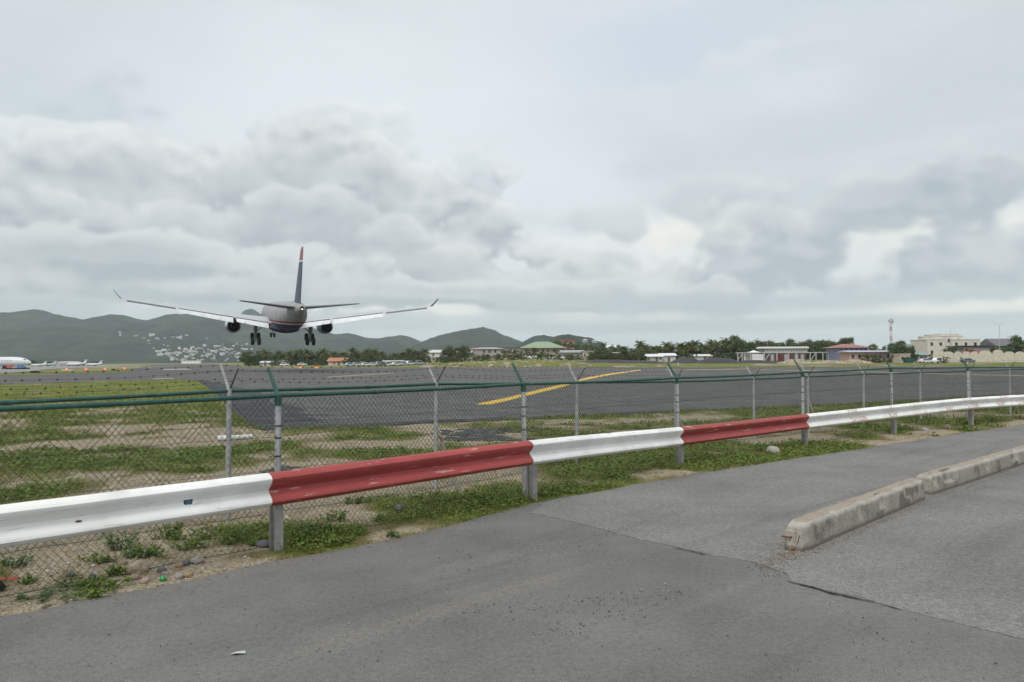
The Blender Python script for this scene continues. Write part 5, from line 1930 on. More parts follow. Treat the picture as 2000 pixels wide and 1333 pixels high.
for i, (x0, x1, y) in enumerate(((907, 925, 702), (929, 938, 703))):
    bld('awning_house', ['white awning shelter at the foot of the big round tree', 'small white awning shelter next to the yellow house'][i], x0, x1, y, 709, 338, 5, (0.25, 0.25, 0.26), ('flat', (0.72, 0.72, 0.70), y - 2, 0.9), (1, 2), 'shelter', door=False)
bld('villa', 'large cream villa with pale green hipped roof', 1022, 1098, 680, 703, 400, 15, (0.47, 0.40, 0.32), ('hip', (0.26, 0.33, 0.22), 667, 2.2), (2, 7), 'house')
bld('house', 'salmon-red flat-roofed block high on the rise', 1093, 1122, 665, 682, 500, 12, (0.40, 0.19, 0.16), ('flat', (0.42, 0.16, 0.13), 664, 0.4), (1, 4), 'building')
for i, (x, y) in enumerate(((1143, 664.5), (1145, 671.5), (1162, 666))):
    bld('house', ['upper white house on the small right-hand hill', 'lower white house on the small right-hand hill', 'rightmost greyish house on the small hill slope'][i], x - 5, x + 5, y, y + 3, 1500, 9, GREYW, ('hip', (0.5, 0.5, 0.5), y - 2, 0.6), (1, 3), onslope=True)
bld('house', 'grey house with long ribbed roof right of the green villa', 1098, 1140, 689, 705, 345, 11, (0.36, 0.33, 0.31), ('gable', (0.33, 0.32, 0.33), 684, 0.8), (1, 5))
bld('house', 'pale stone house with a brown-framed window bay', 1138, 1160, 687, 704, 342, 10, (0.45, 0.40, 0.35), ('flat', (0.46, 0.41, 0.34), 684, 0.4), (1, 3))
bld('house', 'white-roofed bungalow with reddish wall facing the runway', 1064, 1104, 704, 711, 318, 9, (0.33, 0.20, 0.16), ('gable', (0.56, 0.56, 0.53), 697.5, 0.9), (1, 5))
bld('house', 'white gabled bungalow with an arched dark porch', 1024, 1046, 702, 711, 322, 8, (0.55, 0.55, 0.54), ('gable', (0.62, 0.62, 0.60), 695, 0.7), (1, 3))
bld('house', 'house with bright white strip roof in the dark trees', 1201, 1218, 690, 702, 320, 7, (0.30, 0.20, 0.14), ('flat', (0.74, 0.74, 0.72), 688, 0.7), (1, 2))
bld('house', 'small white-roofed house high behind the palms', 1186, 1202, 679, 690, 430, 8, GREYW, ('gable', (0.7, 0.7, 0.7), 674.5, 0.7), (1, 3))
bld('house', 'white house at the left foot of the dark gravel heaps', 1264, 1294, 697, 708, 306, 8, (0.45, 0.45, 0.44), ('gable', (0.66, 0.66, 0.66), 691.5, 0.6), (1, 4))
bld('house', 'white house behind the first dark gravel heap', 1293, 1320, 695, 708, 309, 9, (0.55, 0.55, 0.54), ('gable', (0.72, 0.72, 0.71), 690, 0.6), (1, 3))
bld('house', 'white house glimpsed between the palms and two gravel heaps', 1356, 1390, 696, 706, 312, 8, (0.50, 0.49, 0.48), ('gable', (0.66, 0.66, 0.65), 692, 0.6), (1, 4))
bld('house', 'lavender house with red hipped roof', 1640, 1696, 679.5, 705, 275, 12, (0.25, 0.26, 0.36), ('hip', (0.33, 0.16, 0.14), 671.5, 1.2), (2, 6))
bld('shop', 'salmon shop front with long lavender awning roof', 1660, 1740, 688, 706, 262, 8, (0.45, 0.30, 0.24), ('gable', (0.42, 0.42, 0.50), 684.5, 0.9), (1, 6), 'shop')
bld('hall', 'orange-brown hall with green hipped roof', 1768, 1810, 678.5, 705, 300, 14, (0.36, 0.16, 0.09), ('hip', (0.13, 0.22, 0.20), 672, 0.9), (1, 4), 'building')
bld('kiosk', 'small cream gate house with green door beside the wall', 1757, 1778, 693, 707, 252, 5, (0.47, 0.42, 0.33), ('flat', (0.5, 0.46, 0.38), 692, 0.2), (1, 2), 'building')
bld('shed', 'grey-green shed with sloping roof left of the beige block', 1788, 1812, 694, 706, 262, 6, (0.34, 0.32, 0.30), ('gable', (0.22, 0.30, 0.28), 687, 0.5), (1, 3), 'shed')
bld('house', 'grey block house with black flat roof behind the scalloped wall', 1884, 1934, 677, 700, 268, 10, (0.28, 0.26, 0.25), ('flat', (0.035, 0.035, 0.038), 671, 0.6), (1, 4))
bld('house', 'house with dark grey gabled roof at the right edge', 1950, 1992, 676, 700, 300, 12, (0.24, 0.20, 0.18), ('gable', (0.15, 0.14, 0.15), 661, 1.2), (1, 4))
bld('pavilion', 'low red-roofed pavilion behind the scalloped wall', 1894, 1924, 690, 702, 256, 6, (0.25, 0.06, 0.06), ('hip', (0.33, 0.05, 0.06), 684, 0.5), (1, 3), 'building')

# beige modern block in three stepped volumes
Z = 282
bx_ = at(1864, 690, Z)
bz = gz(bx_.x, Z)
root = thing('apartment_block', 'beige modern block of stepped flat-roofed volumes', 'building', (bx_.x, Z, bz))
m_beige = wallmat((0.60, 0.56, 0.50))
for x0, x1, yt, dy_ in ((1811, 1846, 664, 0.0), (1834, 1888, 656.5, 2.5), (1862, 1918, 664, 1.2), (1852, 1886, 652.5, 4.5)):
    a, b = at(x0, yt, Z), at(x1, yt, Z)
    h = a.z - bz
    cx = (a.x + b.x) / 2 - bx_.x
    mb = MB().box((cx, 6 + dy_, h / 2 - 0.5), (b.x - a.x, 12, h + 1.0))
    v = part('wall', mb, m_beige, root)
    mb = MB().box((cx, 6 + dy_, h + 0.12), (b.x - a.x + 0.3, 12.3, 0.24))
    part('parapet', mb, wallmat((0.64, 0.61, 0.55)), v)
    n = max(2, int((b.x - a.x) / 3.2))
    for r_ in range(2):
        for k in range(n):
            zz = h - 1.6 - r_ * 3.0
            if zz < 1.5:
                continue
            mb = MB().box((cx - (b.x - a.x) / 2 + (k + 0.5) * (b.x - a.x) / n, dy_ - 0.03, zz), (0.9, 0.12, 1.2))
            part('window', mb, GLASS, v)

# scalloped cream wall: each arched panel a part
Z = 250
pts_px = [1823, 1843, 1864, 1880, 1896, 1912, 1939, 1961, 1983, 2003, 2026, 2050]
w0 = at(1823, 707, Z)
wz = gz(w0.x, Z)
root = thing('scalloped_wall', 'long cream boundary wall with a row of rounded scallops on top', 'wall', (w0.x, Z, wz))
m_scal = wallmat((0.56, 0.51, 0.42))
for k in range(len(pts_px) - 1):
    xa, xb = at(pts_px[k], 700, Z).x - w0.x, at(pts_px[k + 1], 700, Z).x - w0.x
    hh = (at(pts_px[k], 693 - (1.5 if k in (0, 6) else 0), Z).z - wz)
    rise = (at(0, 693, Z).z - at(0, 693 + (8 if k in (0, 6, 5) else 6), Z).z)
    poly = [(xa + 0.02, -0.8), (xb - 0.02, -0.8), (xb - 0.02, hh)] + [((xa + xb) / 2 + (xb - xa) / 2 * 0.93 * math.cos(a), hh + rise * math.sin(a)) for a in np.linspace(0.05, PI - 0.05, 11)] + [(xa + 0.02, hh)]
    mb = MB().prism(poly, 0, 0.35)
    part('panel', mb, m_scal, root)
    mb = MB().box((xb, 0.175, hh / 2 - 0.1), (0.42, 0.5, hh + 0.5))
    part('pier', mb, m_scal, root)

# slatted white upper storey on a dark ground floor
Z = 296
a, b = at(1494, 690, Z), at(1578, 690, Z)
zb = gz((a.x + b.x) / 2, Z)
w = b.x - a.x
root = thing('restaurant', 'long white slatted upper storey over a dark red ground floor', 'building', ((a.x + b.x) / 2, Z, zb))
z1, z2 = at(1536, 690, Z).z - zb, at(1536, 681, Z).z - zb
mb = MB().box((0, 5, z1 / 2 - 0.3), (w * 0.96, 9, z1 + 0.5))
part('ground_floor', mb, wallmat((0.10, 0.065, 0.06)), root)
mb = MB().box((0, 5, (z1 + z2) / 2 + 0.1), (w, 9, z2 - z1 - 0.3))
part('back_wall', mb, wallmat((0.22, 0.22, 0.22)), root)
for k in range(27):
    x = -w / 2 + w * (k + 0.5) / 27
    mb = MB().box((x, 0.35, (z1 + z2) / 2), (w / 27 * 0.55, 0.12, z2 - z1))
    part('slat', mb, mat('white_slat', (0.60, 0.60, 0.58), 0.7, 0.08), root)
for k in range(13):
    x = -w / 2 - 0.3 + (w + 0.6) * (k + 0.5) / 13
    mb = MB().prism([(x - (w + 0.6) / 26, z2 + 0.02), (x + (w + 0.6) / 26, z2 + 0.02)] + [(x + (w + 0.6) / 26 * math.cos(t), z2 + 0.28 + 0.42 * math.sin(t)) for t in np.linspace(0, PI, 7)], -0.4, 9.6)
    part('roof_vault', mb, mat('white_vault', (0.74, 0.74, 0.71), 0.7, 0.06), root)
for k, (x, c) in enumerate(((-0.32, 0), (-0.15, 1), (0.0, 0), (0.08, 1), (0.24, 0), (0.38, 0))):
    mb = MB().box((x * w, 0.42, z1 * 0.45), (1.3, 0.16, z1 * 0.8))
    part('door', mb, mat('dark_red_door', (0.16, 0.02, 0.025), 0.6, 0.1) if c else mat('pale_door', (0.36, 0.36, 0.38), 0.6, 0.1), root)

# grey steel frame in front of it
Z = 284
a, b = at(1441, 700, Z), at(1632, 700, Z)
zb = gz((a.x + b.x) / 2, Z)
zt = at(1536, 689, Z).z - zb
root = thing('steel_frame', 'long open grey steel frame standing in front of the white tent', 'frame', (a.x, Z, zb))
m_fr = mat('grey_frame_steel', (0.42, 0.44, 0.44), 0.6, 0.1)
W_ = b.x - a.x
part('beam', MB().box((W_ / 2, 0, zt), (W_, 0.3, 0.28)), m_fr, root)
part('beam', MB().box((W_ / 2, 3.0, zt - 0.02), (W_, 0.3, 0.28)), m_fr, root)
for f in (0.0, 0.045, 0.13, 0.27, 0.40, 0.52, 0.60, 0.74, 0.80, 0.87, 0.93, 0.995):
    part('post', MB().box((W_ * f, 0, zt / 2 - 0.3), (0.30, 0.26, zt + 0.4)), m_fr, root)
for f in (0.018, 0.77, 0.30):
    part('brace', MB().tube([(W_ * f - 1.1, 0, 0.2), (W_ * f + 1.1, 0, zt - 0.15)], 0.13, 6), m_fr, root)
# white tent
Z = 288
p = at(1472, 700, Z)
zb = gz(p.x, Z)
root = thing('marquee', 'white pyramid-topped tent left of the slatted building', 'tent', (p.x, Z, zb))
h1, h2 = at(1472, 690, Z).z - zb, at(1472, 684.5, Z).z - zb
part('canopy', MB().add([(-2.9, -2.9, h1), (2.9, -2.9, h1), (2.9, 2.9, h1), (-2.9, 2.9, h1), (0, 0, h2), (-1.3, -1.3, h1 + (h2 - h1) * .42), (1.3, -1.3, h1 + (h2 - h1) * .42), (1.3, 1.3, h1 + (h2 - h1) * .42), (-1.3, 1.3, h1 + (h2 - h1) * .42)],
                        [(0, 1, 6, 5), (1, 2, 7, 6), (2, 3, 8, 7), (3, 0, 5, 8), (5, 6, 4), (6, 7, 4), (7, 8, 4), (8, 5, 4)]), mat('tent_canvas', (0.78, 0.78, 0.78), 0.8, 0.05), root)
for sx in (-1, 1):
    for sy in (-1, 1):
        part('pole', MB().tube([(sx * 2.8, sy * 2.8, -0.3), (sx * 2.8, sy * 2.8, h1)], 0.07, 6), m_fr, root)
part('side_wall', MB().box((0, 2.8, h1 / 2), (5.6, 0.05, h1)), mat('tent_canvas', (0.7, 0.7, 0.7)), root)
part('side_wall', MB().box((0.6, -2.8, h1 * 0.45), (4.2, 0.05, h1 * 0.8)), mat('tent_canvas', (0.7, 0.7, 0.7)), root)
# open carport
Z = 318
p = at(768, 706, Z)
root = thing('carport', 'open carport with thin white flat roof near the parked cars', 'carport', (p.x, Z, gz(p.x, Z)))
zt = at(768, 705.2, Z).z - gz(p.x, Z)
part('roof', MB().box((0, 2.5, zt), (9.0, 6, 0.42)), mat('carport_roof', (0.70, 0.70, 0.69), 0.7, 0.05), root)
for sx in (-4.0, -1.3, 1.3, 4.0):
    part('post', MB().tube([(sx, 0, -0.3), (sx, 0, zt)], 0.09, 6), m_fr, root)
part('back_wall', MB().box((0, 5.2, zt / 2), (8.6, 0.2, zt)), wallmat((0.20, 0.20, 0.24)), root)

# radio mast, lamp posts, thin antenna
Z = 300
p = at(1741, 700, Z)
g = gz(p.x, Z)
root = thing('radio_mast', 'tall red and white lattice mast with antennas on top', 'mast', (p.x, Z, g))
H = at(1741, 622, Z).z - g
mr, mw = mat('mast_red', (0.34, 0.07, 0.06), 0.6, 0.1), mat('mast_white', (0.55, 0.54, 0.54), 0.6, 0.1)
for k in range(8):
    z0, z1 = H * 0.93 * k / 8, H * 0.93 * (k + 1) / 8
    mb = MB()
    for c in ((-.3, -.3), (.3, -.3), (.3, .3), (-.3, .3)):
        mb.tube([(c[0], c[1], z0), (c[0], c[1], z1)], 0.06, 5)
    cs = [(-.3, -.3), (.3, -.3), (.3, .3), (-.3, .3)]
    for q_ in range(2):
        za, zb2 = z0 + (z1 - z0) * q_ / 2, z0 + (z1 - z0) * (q_ + 1) / 2
        for i in range(4):
            c0, c1 = cs[i], cs[(i + 1) % 4]
            mb.tube([(c0[0], c0[1], za), (c1[0], c1[1], zb2)], 0.035, 4)
    sc_ = part('lattice_section', mb, mr if k % 2 == 0 else mw, root)
    sc_['kind'] = 'stuff'
part('platform', MB().box((0, 0, H * 0.93), (1.5, 1.5, 0.14)), mw, root)
for dx_, dz_ in ((-0.8, 0.0), (0.75, 0.1), (0.0, 0.5), (0.5, -0.6)):
    part('antenna_panel', MB().box((dx_, -0.3, H * 0.94 + dz_), (0.42, 0.2, 1.0)), mat('antenna_grey', (0.36, 0.34, 0.34)), root)
part('rod', MB().tube([(0.2, 0, H * 0.93), (0.2, 0, H * 1.02)], 0.05, 5), mw, root)
for x, yt, Z, lab, arms in ((1857, 641, 272, 'street lamp with a single curved arm in front of the beige block', 1), (1953, 633.5, 276, 'double-armed street lamp near the dark gabled roof', 2)):
    p = at(x, 700, Z)
    g = gz(p.x, Z)
    H = at(x, yt, Z).z - g
    root = thing('street_lamp', lab, 'street lamp', (p.x, Z, g))
    part('pole', MB().tube([(0, 0, -0.3), (0, 0, H - 0.8)], [0.11, 0.07], 8), m_fr, root)
    for s_ in ((1,) if arms == 1 else (1, -1)):
        part('arm', MB().tube([(0, 0, H - 0.85), (0.15 * s_, 0, H - 0.4), (0.6 * s_, 0, H - 0.08), (1.2 * s_, 0, H + 0.04)], 0.05, 6), m_fr, root)
        part('lamp_head', MB().loft([[Vector((x_ * s_, r_ * 1.3 * math.cos(a), H + 0.03 + r_ * 0.6 * math.sin(a))) for a in np.linspace(0, 2 * PI, 9)[:-1]] for x_, r_ in ((1.1, .05), (1.3, .15), (1.7, .14), (1.9, .05))]), mat('lamp_grey', (0.30, 0.30, 0.30)), root, True)
p = at(1440, 690, 322)
root = thing('antenna', 'thin grey antenna rising above the palms', 'antenna', (p.x, 322, gz(p.x, 322)))
H = at(1440, 646, 322).z - gz(p.x, 322)
part('rod', MB().tube([(0, 0, 0), (0, 0, H)], [0.14, 0.06], 6), m_fr, root)
part('dipole', MB().box((0, 0, H * 0.93), (0.7, 0.08, 0.08)), m_fr, root)

# ------------------------------------------------------------------ heaps beyond the runway
def heap(label, x0, x1, ytop, Z, depth, m, seed, name='gravel_heap', ctg='heap'):
    a, b = gx(x0, Z), gx(x1, Z)
    g = gz((a.x + b.x) / 2, Z)
    H = at((x0 + x1) / 2, ytop, Z).z - g
    n, m_ = 34, 14
    mb = MB()
    vs, fs = [], []
    w = b.x - a.x
    for j in range(m_):
        for i in range(n):
            u, v = i / (n - 1) * 2 - 1, j / (m_ - 1) * 2 - 1
            e = max(0, 1 - abs(u) ** 2.4) * max(0, 1 - v * v)
            z = H * e ** 0.75 * (0.45 + 0.95 * float(fbm(u * 3.0 + seed, v * 1.5, 4, seed))) + 0.12 * (float(fbm(u * 14, v * 7, 2, seed)) - 0.5) * e
            vs.append((u * w / 2, v * depth / 2, z - 0.25 * (1 - e)))
    for j in range(m_ - 1):
        for i in range(n - 1):
            k = j * n + i
            fs.append((k, k + 1, k + n + 1, k + n))
    root = thing(name, label, ctg, ((a.x + b.x) / 2, Z, g))
    mb.add(vs, fs)
    part('mound', mb, m, root, 'all')


m_gravel = mat('dark_millings', (0.060, 0.056, 0.058), 0.95, 0.3, 3, 0.5, 6)
m_sandp = mat('sand_spoil', (0.33, 0.275, 0.205), 0.95, 0.35, 0.8, 0.8, 3, second=(0.16, 0.15, 0.07), s0=0.5, s1=0.62, sscale=0.6)
heap('long low bank of dark asphalt millings at the left of the heaps', 1105, 1300, 702.5, 266, 10, m_gravel, 3)
heap('rounded dark millings heap in front of the white house', 1308, 1372, 697.5, 268, 9, m_gravel, 4)
heap('largest dark millings heap, below the palms', 1358, 1445, 698, 263, 9, m_gravel, 5)
heap('low dark millings heap below the steel frame', 1420, 1545, 703.5, 262, 8, m_gravel, 6)
heap('pale sand heap below the slatted building', 1515, 1596, 703, 257, 7, m_sandp, 7, 'sand_heap')
heap('pale sand heap right of the steel frame', 1586, 1656, 702.5, 258, 7, m_sandp, 8, 'sand_heap')
heap('rightmost pale sand heap, below the lavender shop', 1640, 1706, 703, 256, 7, m_sandp, 9, 'sand_heap')

# ------------------------------------------------------------------ cars
def car_proto(col, tall=False):
    """x forward, origin on the ground in the middle"""
    H = 1.75 if tall else 1.45
    root = link('parked_car', None)
    prof = [(-2.1, .35), (2.1, .35), (2.15, .6), (2.05, .82), (1.2, .93), (.55, H - .06), (-.2, H), (-1.3, H - .05), (-1.9, .95), (-2.15, .85), (-2.18, .5)]
    mb = MB()
    rings = []
    for y, k in ((-.86, .93), (-.80, 1.0), (0, 1.015), (.80, 1.0), (.86, .93)):
        rings.append([Vector((x * (0.985 if abs(y) > .82 else 1), y * (1 if z < 1.0 else 0.84), .35 + (z - .35) * k)) for x, z in prof])
    mb.loft(rings)
    m_ = mat('car_paint_%d%d%d' % tuple(int(c * 99) for c in col), col, 0.3, 0.05, spec=0.5)
    body = part('body', mb, m_, root, True)
    for sy in (-1, 1):
        mb = MB().add([(1.0, sy * .80, .97), (-1.65, sy * .80, .97), (-1.25, sy * .735, H - .13), (.45, sy * .735, H - .13)], [(0, 1, 2, 3)])
        mb.v = [(x, y + sy * 0.035, z) for x, y, z in mb.v]
        part('side_window', mb, GLASS, root)
        for sx in (-1.3, 1.3):
            mb = MB().lathe([(-.1, .18), (-.11, .29), (-.06, .33), (.06, .33), (.11, .29), (.1, .18)], (sx, sy * .78, .33), 'Y', 14)
            wh = part('wheel', mb, m_tyre, root, True)
            mb = MB().lathe([(-.105, 0), (-.105, .2), (.105, .2), (.105, 0)], (sx, sy * .78, .33), 'Y', 10)
            part('rim', mb, m_gear, wh, True)
        mb = MB().box((2.12, sy * .62, .70), (.10, .34, .14))
        part('headlight', mb, mat('lamp_glass', (0.6, 0.6, 0.58), 0.2), root)
    mb = MB().add([(1.17, -.66, .97), (1.17, .66, .97), (.60, .60, H - .10), (.60, -.60, H - .10)], [(0, 1, 2, 3)])
    mb.v = [(x + .05, y, z + .03) for x, y, z in mb.v]
    part('windscreen', mb, GLASS, root)
    return root


COLS = [(0.55, 0.56, 0.57), (0.70, 0.70, 0.69), (0.10, 0.12, 0.16), (0.30, 0.32, 0.35), (0.32, 0.42, 0.50), (0.42, 0.10, 0.08)]
CN = ['silver', 'white', 'dark', 'grey', 'pale blue', 'red']
cprot = [car_proto(c, i in (1, 3)) for i, c in enumerate(COLS)]
used_c = set()
rc = random.Random(3)
cars = [(684, 4), (696, 0), (706, 3), (716, 0), (726, 0), (736, 1), (744, 2), (754, 1), (762, 3), (774, 0), (786, 4), (800, 1), (816, 3)]
cc = {}
for i, (x, ci) in enumerate(cars):
    Z = 300 + (i % 3) * 5
    p = gx(x, Z)
    o = cprot[ci] if ci not in used_c else copy_tree(cprot[ci])
    used_c.add(ci)
    o.location = (p.x, p.y, gz(p.x, p.y))
    o.rotation_euler = (0, 0, rc.uniform(0.5, 1.0) + (PI if rc.random() < 0.5 else 0))
    k = cc.get(ci, 0)
    cc[ci] = k + 1
    tag(o, '%s %s car from the left in the row parked beyond the runway' % (ordinal(k), CN[ci]), 'car', 'cars parked beyond the runway')
for x, ci, Z, rz, lab in ((1808, 0, 243, 0.15, 'silver car parked before the beige block'), (1890, 2, 244, 0.1, 'dark blue car parked along the scalloped wall'), (1832, 1, 246, 0.4, 'white car with its nose behind the silver one'), (556, 1, 360, 0.3, 'white car left of the orange marker lights'), (590, 0, 350, 0.2, 'silver car left of the orange-roofed house')):
    o = cprot[ci] if ci not in used_c else copy_tree(cprot[ci])
    used_c.add(ci)
    p = gx(x, Z)
    o.location = (p.x, p.y, gz(p.x, p.y))
    o.rotation_euler = (0, 0, rz)
    tag(o, lab, 'car')
for i, c in enumerate(cprot):
    if i not in used_c:
        for ch in list(c.children):
            for g2 in list(ch.children):
                bpy.data.objects.remove(g2)
            bpy.data.objects.remove(ch)
        bpy.data.objects.remove(c)
# green skip
p = gx(1775, 249)
root = thing('skip', 'dark green rubbish skip beside the cream gate house', 'skip', (p.x, 249, gz(p.x, 249)))
part('bin', MB().prism([(-1.3, 0.1), (1.3, 0.1), (1.6, 1.7), (-1.6, 1.7)], -0.8, 0.8), mat('skip_green', (0.02, 0.07, 0.065), 0.6, 0.15), root)
part('rim', MB().box((0, 0, 1.74), (3.3, 1.75, 0.10)), mat('skip_green', (0.02, 0.07, 0.065)), root)

# ------------------------------------------------------------------ apron at far left
m_pw = mat('parked_jet_white', (0.64, 0.65, 0.66), 0.35, 0.06, 0.5, spec=0.4)
Z = 285
nose = at(61.5, 707.5, Z)
root = thing('parked_airliner', 'white airliner parked at the left edge, nose to the right', 'airplane', (nose.x, Z, 0))
R_ = 1.72
zc = at(30, 706.5, Z).z
stp = [(0, .08, -.55), (-.35, .42, -.48), (-1.2, .86, -.32), (-2.6, 1.30, -.12), (-4.5, 1.62, 0), (-6.5, R_, 0), (-24, R_, 0), (-29, 1.3, .25), (-34, .3, .8)]
fz = part('fuselage', MB().loft([ring(x, r, r, zc + z) for x, r, z in stp]), m_pw, root, True)
for k in range(14):
    part('cabin_window', MB().box((-6.5 - k * 1.1, -R_ * 0.985, zc + 0.35), (0.30, 0.06, 0.36)), GLASS, fz)
part('cockpit_window', MB().add([(-1.55, -.70, zc + .50), (-2.35, -.98, zc + .58), (-2.3, -.85, zc + .92), (-1.75, -.6, zc + .80)], [(0, 1, 2, 3)]), GLASS, fz)
part('wing', MB().add([(-13, -1.2, zc - 1.0), (-18.5, -1.2, zc - 1.1), (-22, -15, zc + .1), (-20.5, -15, zc + .1), (-13, -1.2, zc - 1.35), (-18.5, -1.2, zc - 1.3), (-22, -15, zc), (-20.5, -15, zc)], [(0, 1, 2, 3), (7, 6, 5, 4), (0, 3, 7, 4), (1, 5, 6, 2), (2, 6, 7, 3)]), m_pw, root)
part('wing', MB().add([(-13, 1.2, zc - 1.0), (-18.5, 1.2, zc - 1.1), (-22, 15, zc + .1), (-20.5, 15, zc + .1), (-13, 1.2, zc - 1.35), (-18.5, 1.2, zc - 1.3), (-22, 15, zc), (-20.5, 15, zc)], [(3, 2, 1, 0), (4, 5, 6, 7), (4, 7, 3, 0), (2, 6, 5, 1), (3, 7, 6, 2)]), m_pw, root)
part('engine', MB().lathe([(-11.2, .7), (-11, .85), (-12.5, .95), (-14.3, .7), (-14.3, 0)], (0, -5, zc - 1.75), 'X', 16), m_pw, root, True)
part('tail_fin', MB().add([(-28, -.12, zc + 1.4), (-33, -.12, zc + 1.3), (-35, -.06, zc + 6.4), (-32.6, -.06, zc + 6.4), (-28, .12, zc + 1.4), (-33, .12, zc + 1.3), (-35, .06, zc + 6.4), (-32.6, .06, zc + 6.4)], [(0, 1, 2, 3), (7, 6, 5, 4), (0, 3, 7, 4), (1, 5, 6, 2), (3, 2, 6, 7)]), m_pw, root)
for x_, y_ in ((-4.2, 0), (-16, -2.5), (-16, 2.5)):
    gr = part('landing_gear', MB().tube([(x_, y_, zc - 1.5), (x_, y_, 0.4)], 0.12, 6), m_gear, root)
    part('wheel', MB().lathe([(-.2, .2), (-.2, .42), (.2, .42), (.2, .2)], (x_, y_, 0.45), 'Y', 12), m_tyre, gr, True)
# ground equipment beside it
for x0, x1, yt, lab, col, nm in ((8, 15.5, 714.5, 'black baggage container beside the parked airliner', (0.02, 0.02, 0.025), 'baggage_container'), (15.5, 25, 713.5, 'red tractor cart under the parked airliner', (0.45, 0.10, 0.07), 'tow_tractor'), (36, 48, 715.5, 'blue covered cart under the nose of the parked airliner', (0.08, 0.20, 0.42), 'baggage_cart'), (48, 55, 718.5, 'low black tug ahead of the blue cart', (0.03, 0.03, 0.035), 'tow_tug'), (25, 36, 717, 'grey belt loader between the red and blue carts', (0.35, 0.35, 0.35), 'belt_loader')):
    Z = 236
    a, b = gx(x0, Z), gx(x1, Z)
    h = at(x0, yt, Z).z
    root = thing(nm, lab, 'cart', ((a.x + b.x) / 2, Z, 0))
    w = b.x - a.x
    mc = mat('cart_' + nm, col, 0.6, 0.15)
    part('body', MB().prism([(-w / 2, .35), (w / 2, .35), (w / 2 * .96, h * .7), (w / 2 * .7, h), (-w / 2 * .8, h), (-w / 2, h * .75)], -0.8, 0.8), mc, root)
    for sx in (-.32, .32):
        for sy in (-.7, .7):
            part('wheel', MB().lathe([(-.1, .1), (-.1, .28), (.1, .28), (.1, .1)], (sx * w, sy, .28), 'Y', 10), m_tyre, root, True)
# small business jets and a hangar
def bizjet(label, x, Z, L, face, col):
    p = gx(x, Z)
    root = thing('business_jet', label, 'airplane', (p.x, Z, 0), 0 if face > 0 else PI)
    k = L / 16
    m_ = mat('jet_%d' % int(col[2] * 100), col, 0.35, 0.05)
    part('fuselage', MB().loft([ring(x_ * k, r * k, r * k, 1.7 * k + z * k, 14) for x_, r, z in ((8, .1, -.3), (7, .55, -.2), (5, .95, 0), (-2, 1.0, 0), (-6, .55, .4), (-8, .1, .7))]), m_, root, True)
    part('fin', MB().add([(-5 * k, -.08, 2.3 * k), (-8 * k, -.08, 2.3 * k), (-9.2 * k, 0, 5.2 * k), (-7.6 * k, 0, 5.2 * k), (-5 * k, .08, 2.3 * k), (-8 * k, .08, 2.3 * k)], [(0, 1, 2, 3), (4, 3, 2, 5), (0, 3, 4), (1, 5, 2)]), m_, root)
    for s_ in (-1, 1):
        part('wing', MB().box((-0.5 * k, s_ * 4 * k, 1.1 * k), (2.4 * k, 7 * k, 0.16 * k)), m_, root)
        part('tailplane', MB().box((-8.6 * k, s_ * 1.5 * k, 5.1 * k), (1.2 * k, 2.8 * k, 0.1 * k)), m_, root)
        part('engine', MB().lathe([(-3, .3), (-2.9, .45), (-4.6, .42), (-5.2, .25)], (0, s_ * 1.35 * k, 2.1 * k), 'X', 12), m_, root, True)
    for x_, y_ in ((5, 0), (-1.5, -1.2), (-1.5, 1.2)):
        part('wheel', MB().lathe([(-.12, .1), (-.12, .32), (.12, .32), (.12, .1)], (x_ * k, y_ * k, .32), 'Y', 10), m_tyre, root, True)


bizjet('small white jet just right of the parked airliner', 74, 430, 9, -1, (0.62, 0.63, 0.64))
bizjet('pale blue-green jet left of the arched hangar', 92, 450, 10, -1, (0.40, 0.52, 0.53))
bizjet('white jet with tail to the right of the hangar', 148, 450, 12, -1, (0.60, 0.60, 0.61))
bizjet('rightmost small white jet on the apron', 182, 460, 10, -1, (0.66, 0.66, 0.67))
Z = 450
p = gx(122, Z)
root = thing('hangar', 'low cream hangar with an arched roof on the apron', 'hangar', (p.x, Z, 0))
w = at(138, 710, Z).x - at(105, 710, Z).x
h = at(120, 706, Z).z
part('wall', MB().box((0, 6, h * 0.35 - 0.2), (w, 12, h * 0.7)), wallmat((0.48, 0.45, 0.38)), root)
part('roof', MB().prism([(w / 2 * 1.02 * math.cos(t), h * 0.55 + h * 0.42 * math.sin(t)) for t in np.linspace(0, PI, 15)], -0.2, 12.4), wallmat((0.52, 0.49, 0.42)), root)
part('door', MB().box((1.0, -0.25, h * 0.28), (w * 0.5, 0.12, h * 0.5)), wallmat((0.28, 0.29, 0.34)), root)

# runway lights and boards
m_lamp = mat('lit_red_lamp', (0.9, 0.2, 0.1), 0.4, 0.02, emit=((1.0, 0.10, 0.04, 1), 1.3))
m_lamp2 = mat('orange_marker', (0.75, 0.22, 0.06), 0.5, 0.05, emit=((1.0, 0.25, 0.06, 1), 0.5))
for i, (x, y) in enumerate(((130, 724), (168, 724), (205, 723.5), (243, 722.5))):
    p = gp(x, y)
    root = thing('approach_light', '%s lit red approach light from the left in the grass' % ordinal(i), 'light', (p.x, p.y, 0), group='red lights in the grass')
    s_ = p.y / 1500
    part('stem', MB().tube([(0, 0, -0.1), (0, 0, 1.2 * s_)], 0.05, 6), m_fr, root)
    part('lamp', MB().lathe([(-1.5 * s_, 0), (-1.3 * s_, 1.5 * s_), (-.4 * s_, 2.1 * s_), (.8 * s_, 1.5 * s_), (1.3 * s_, 0)], (0, 0, 2.8 * s_), 'Z', 12), m_lamp, root, True)
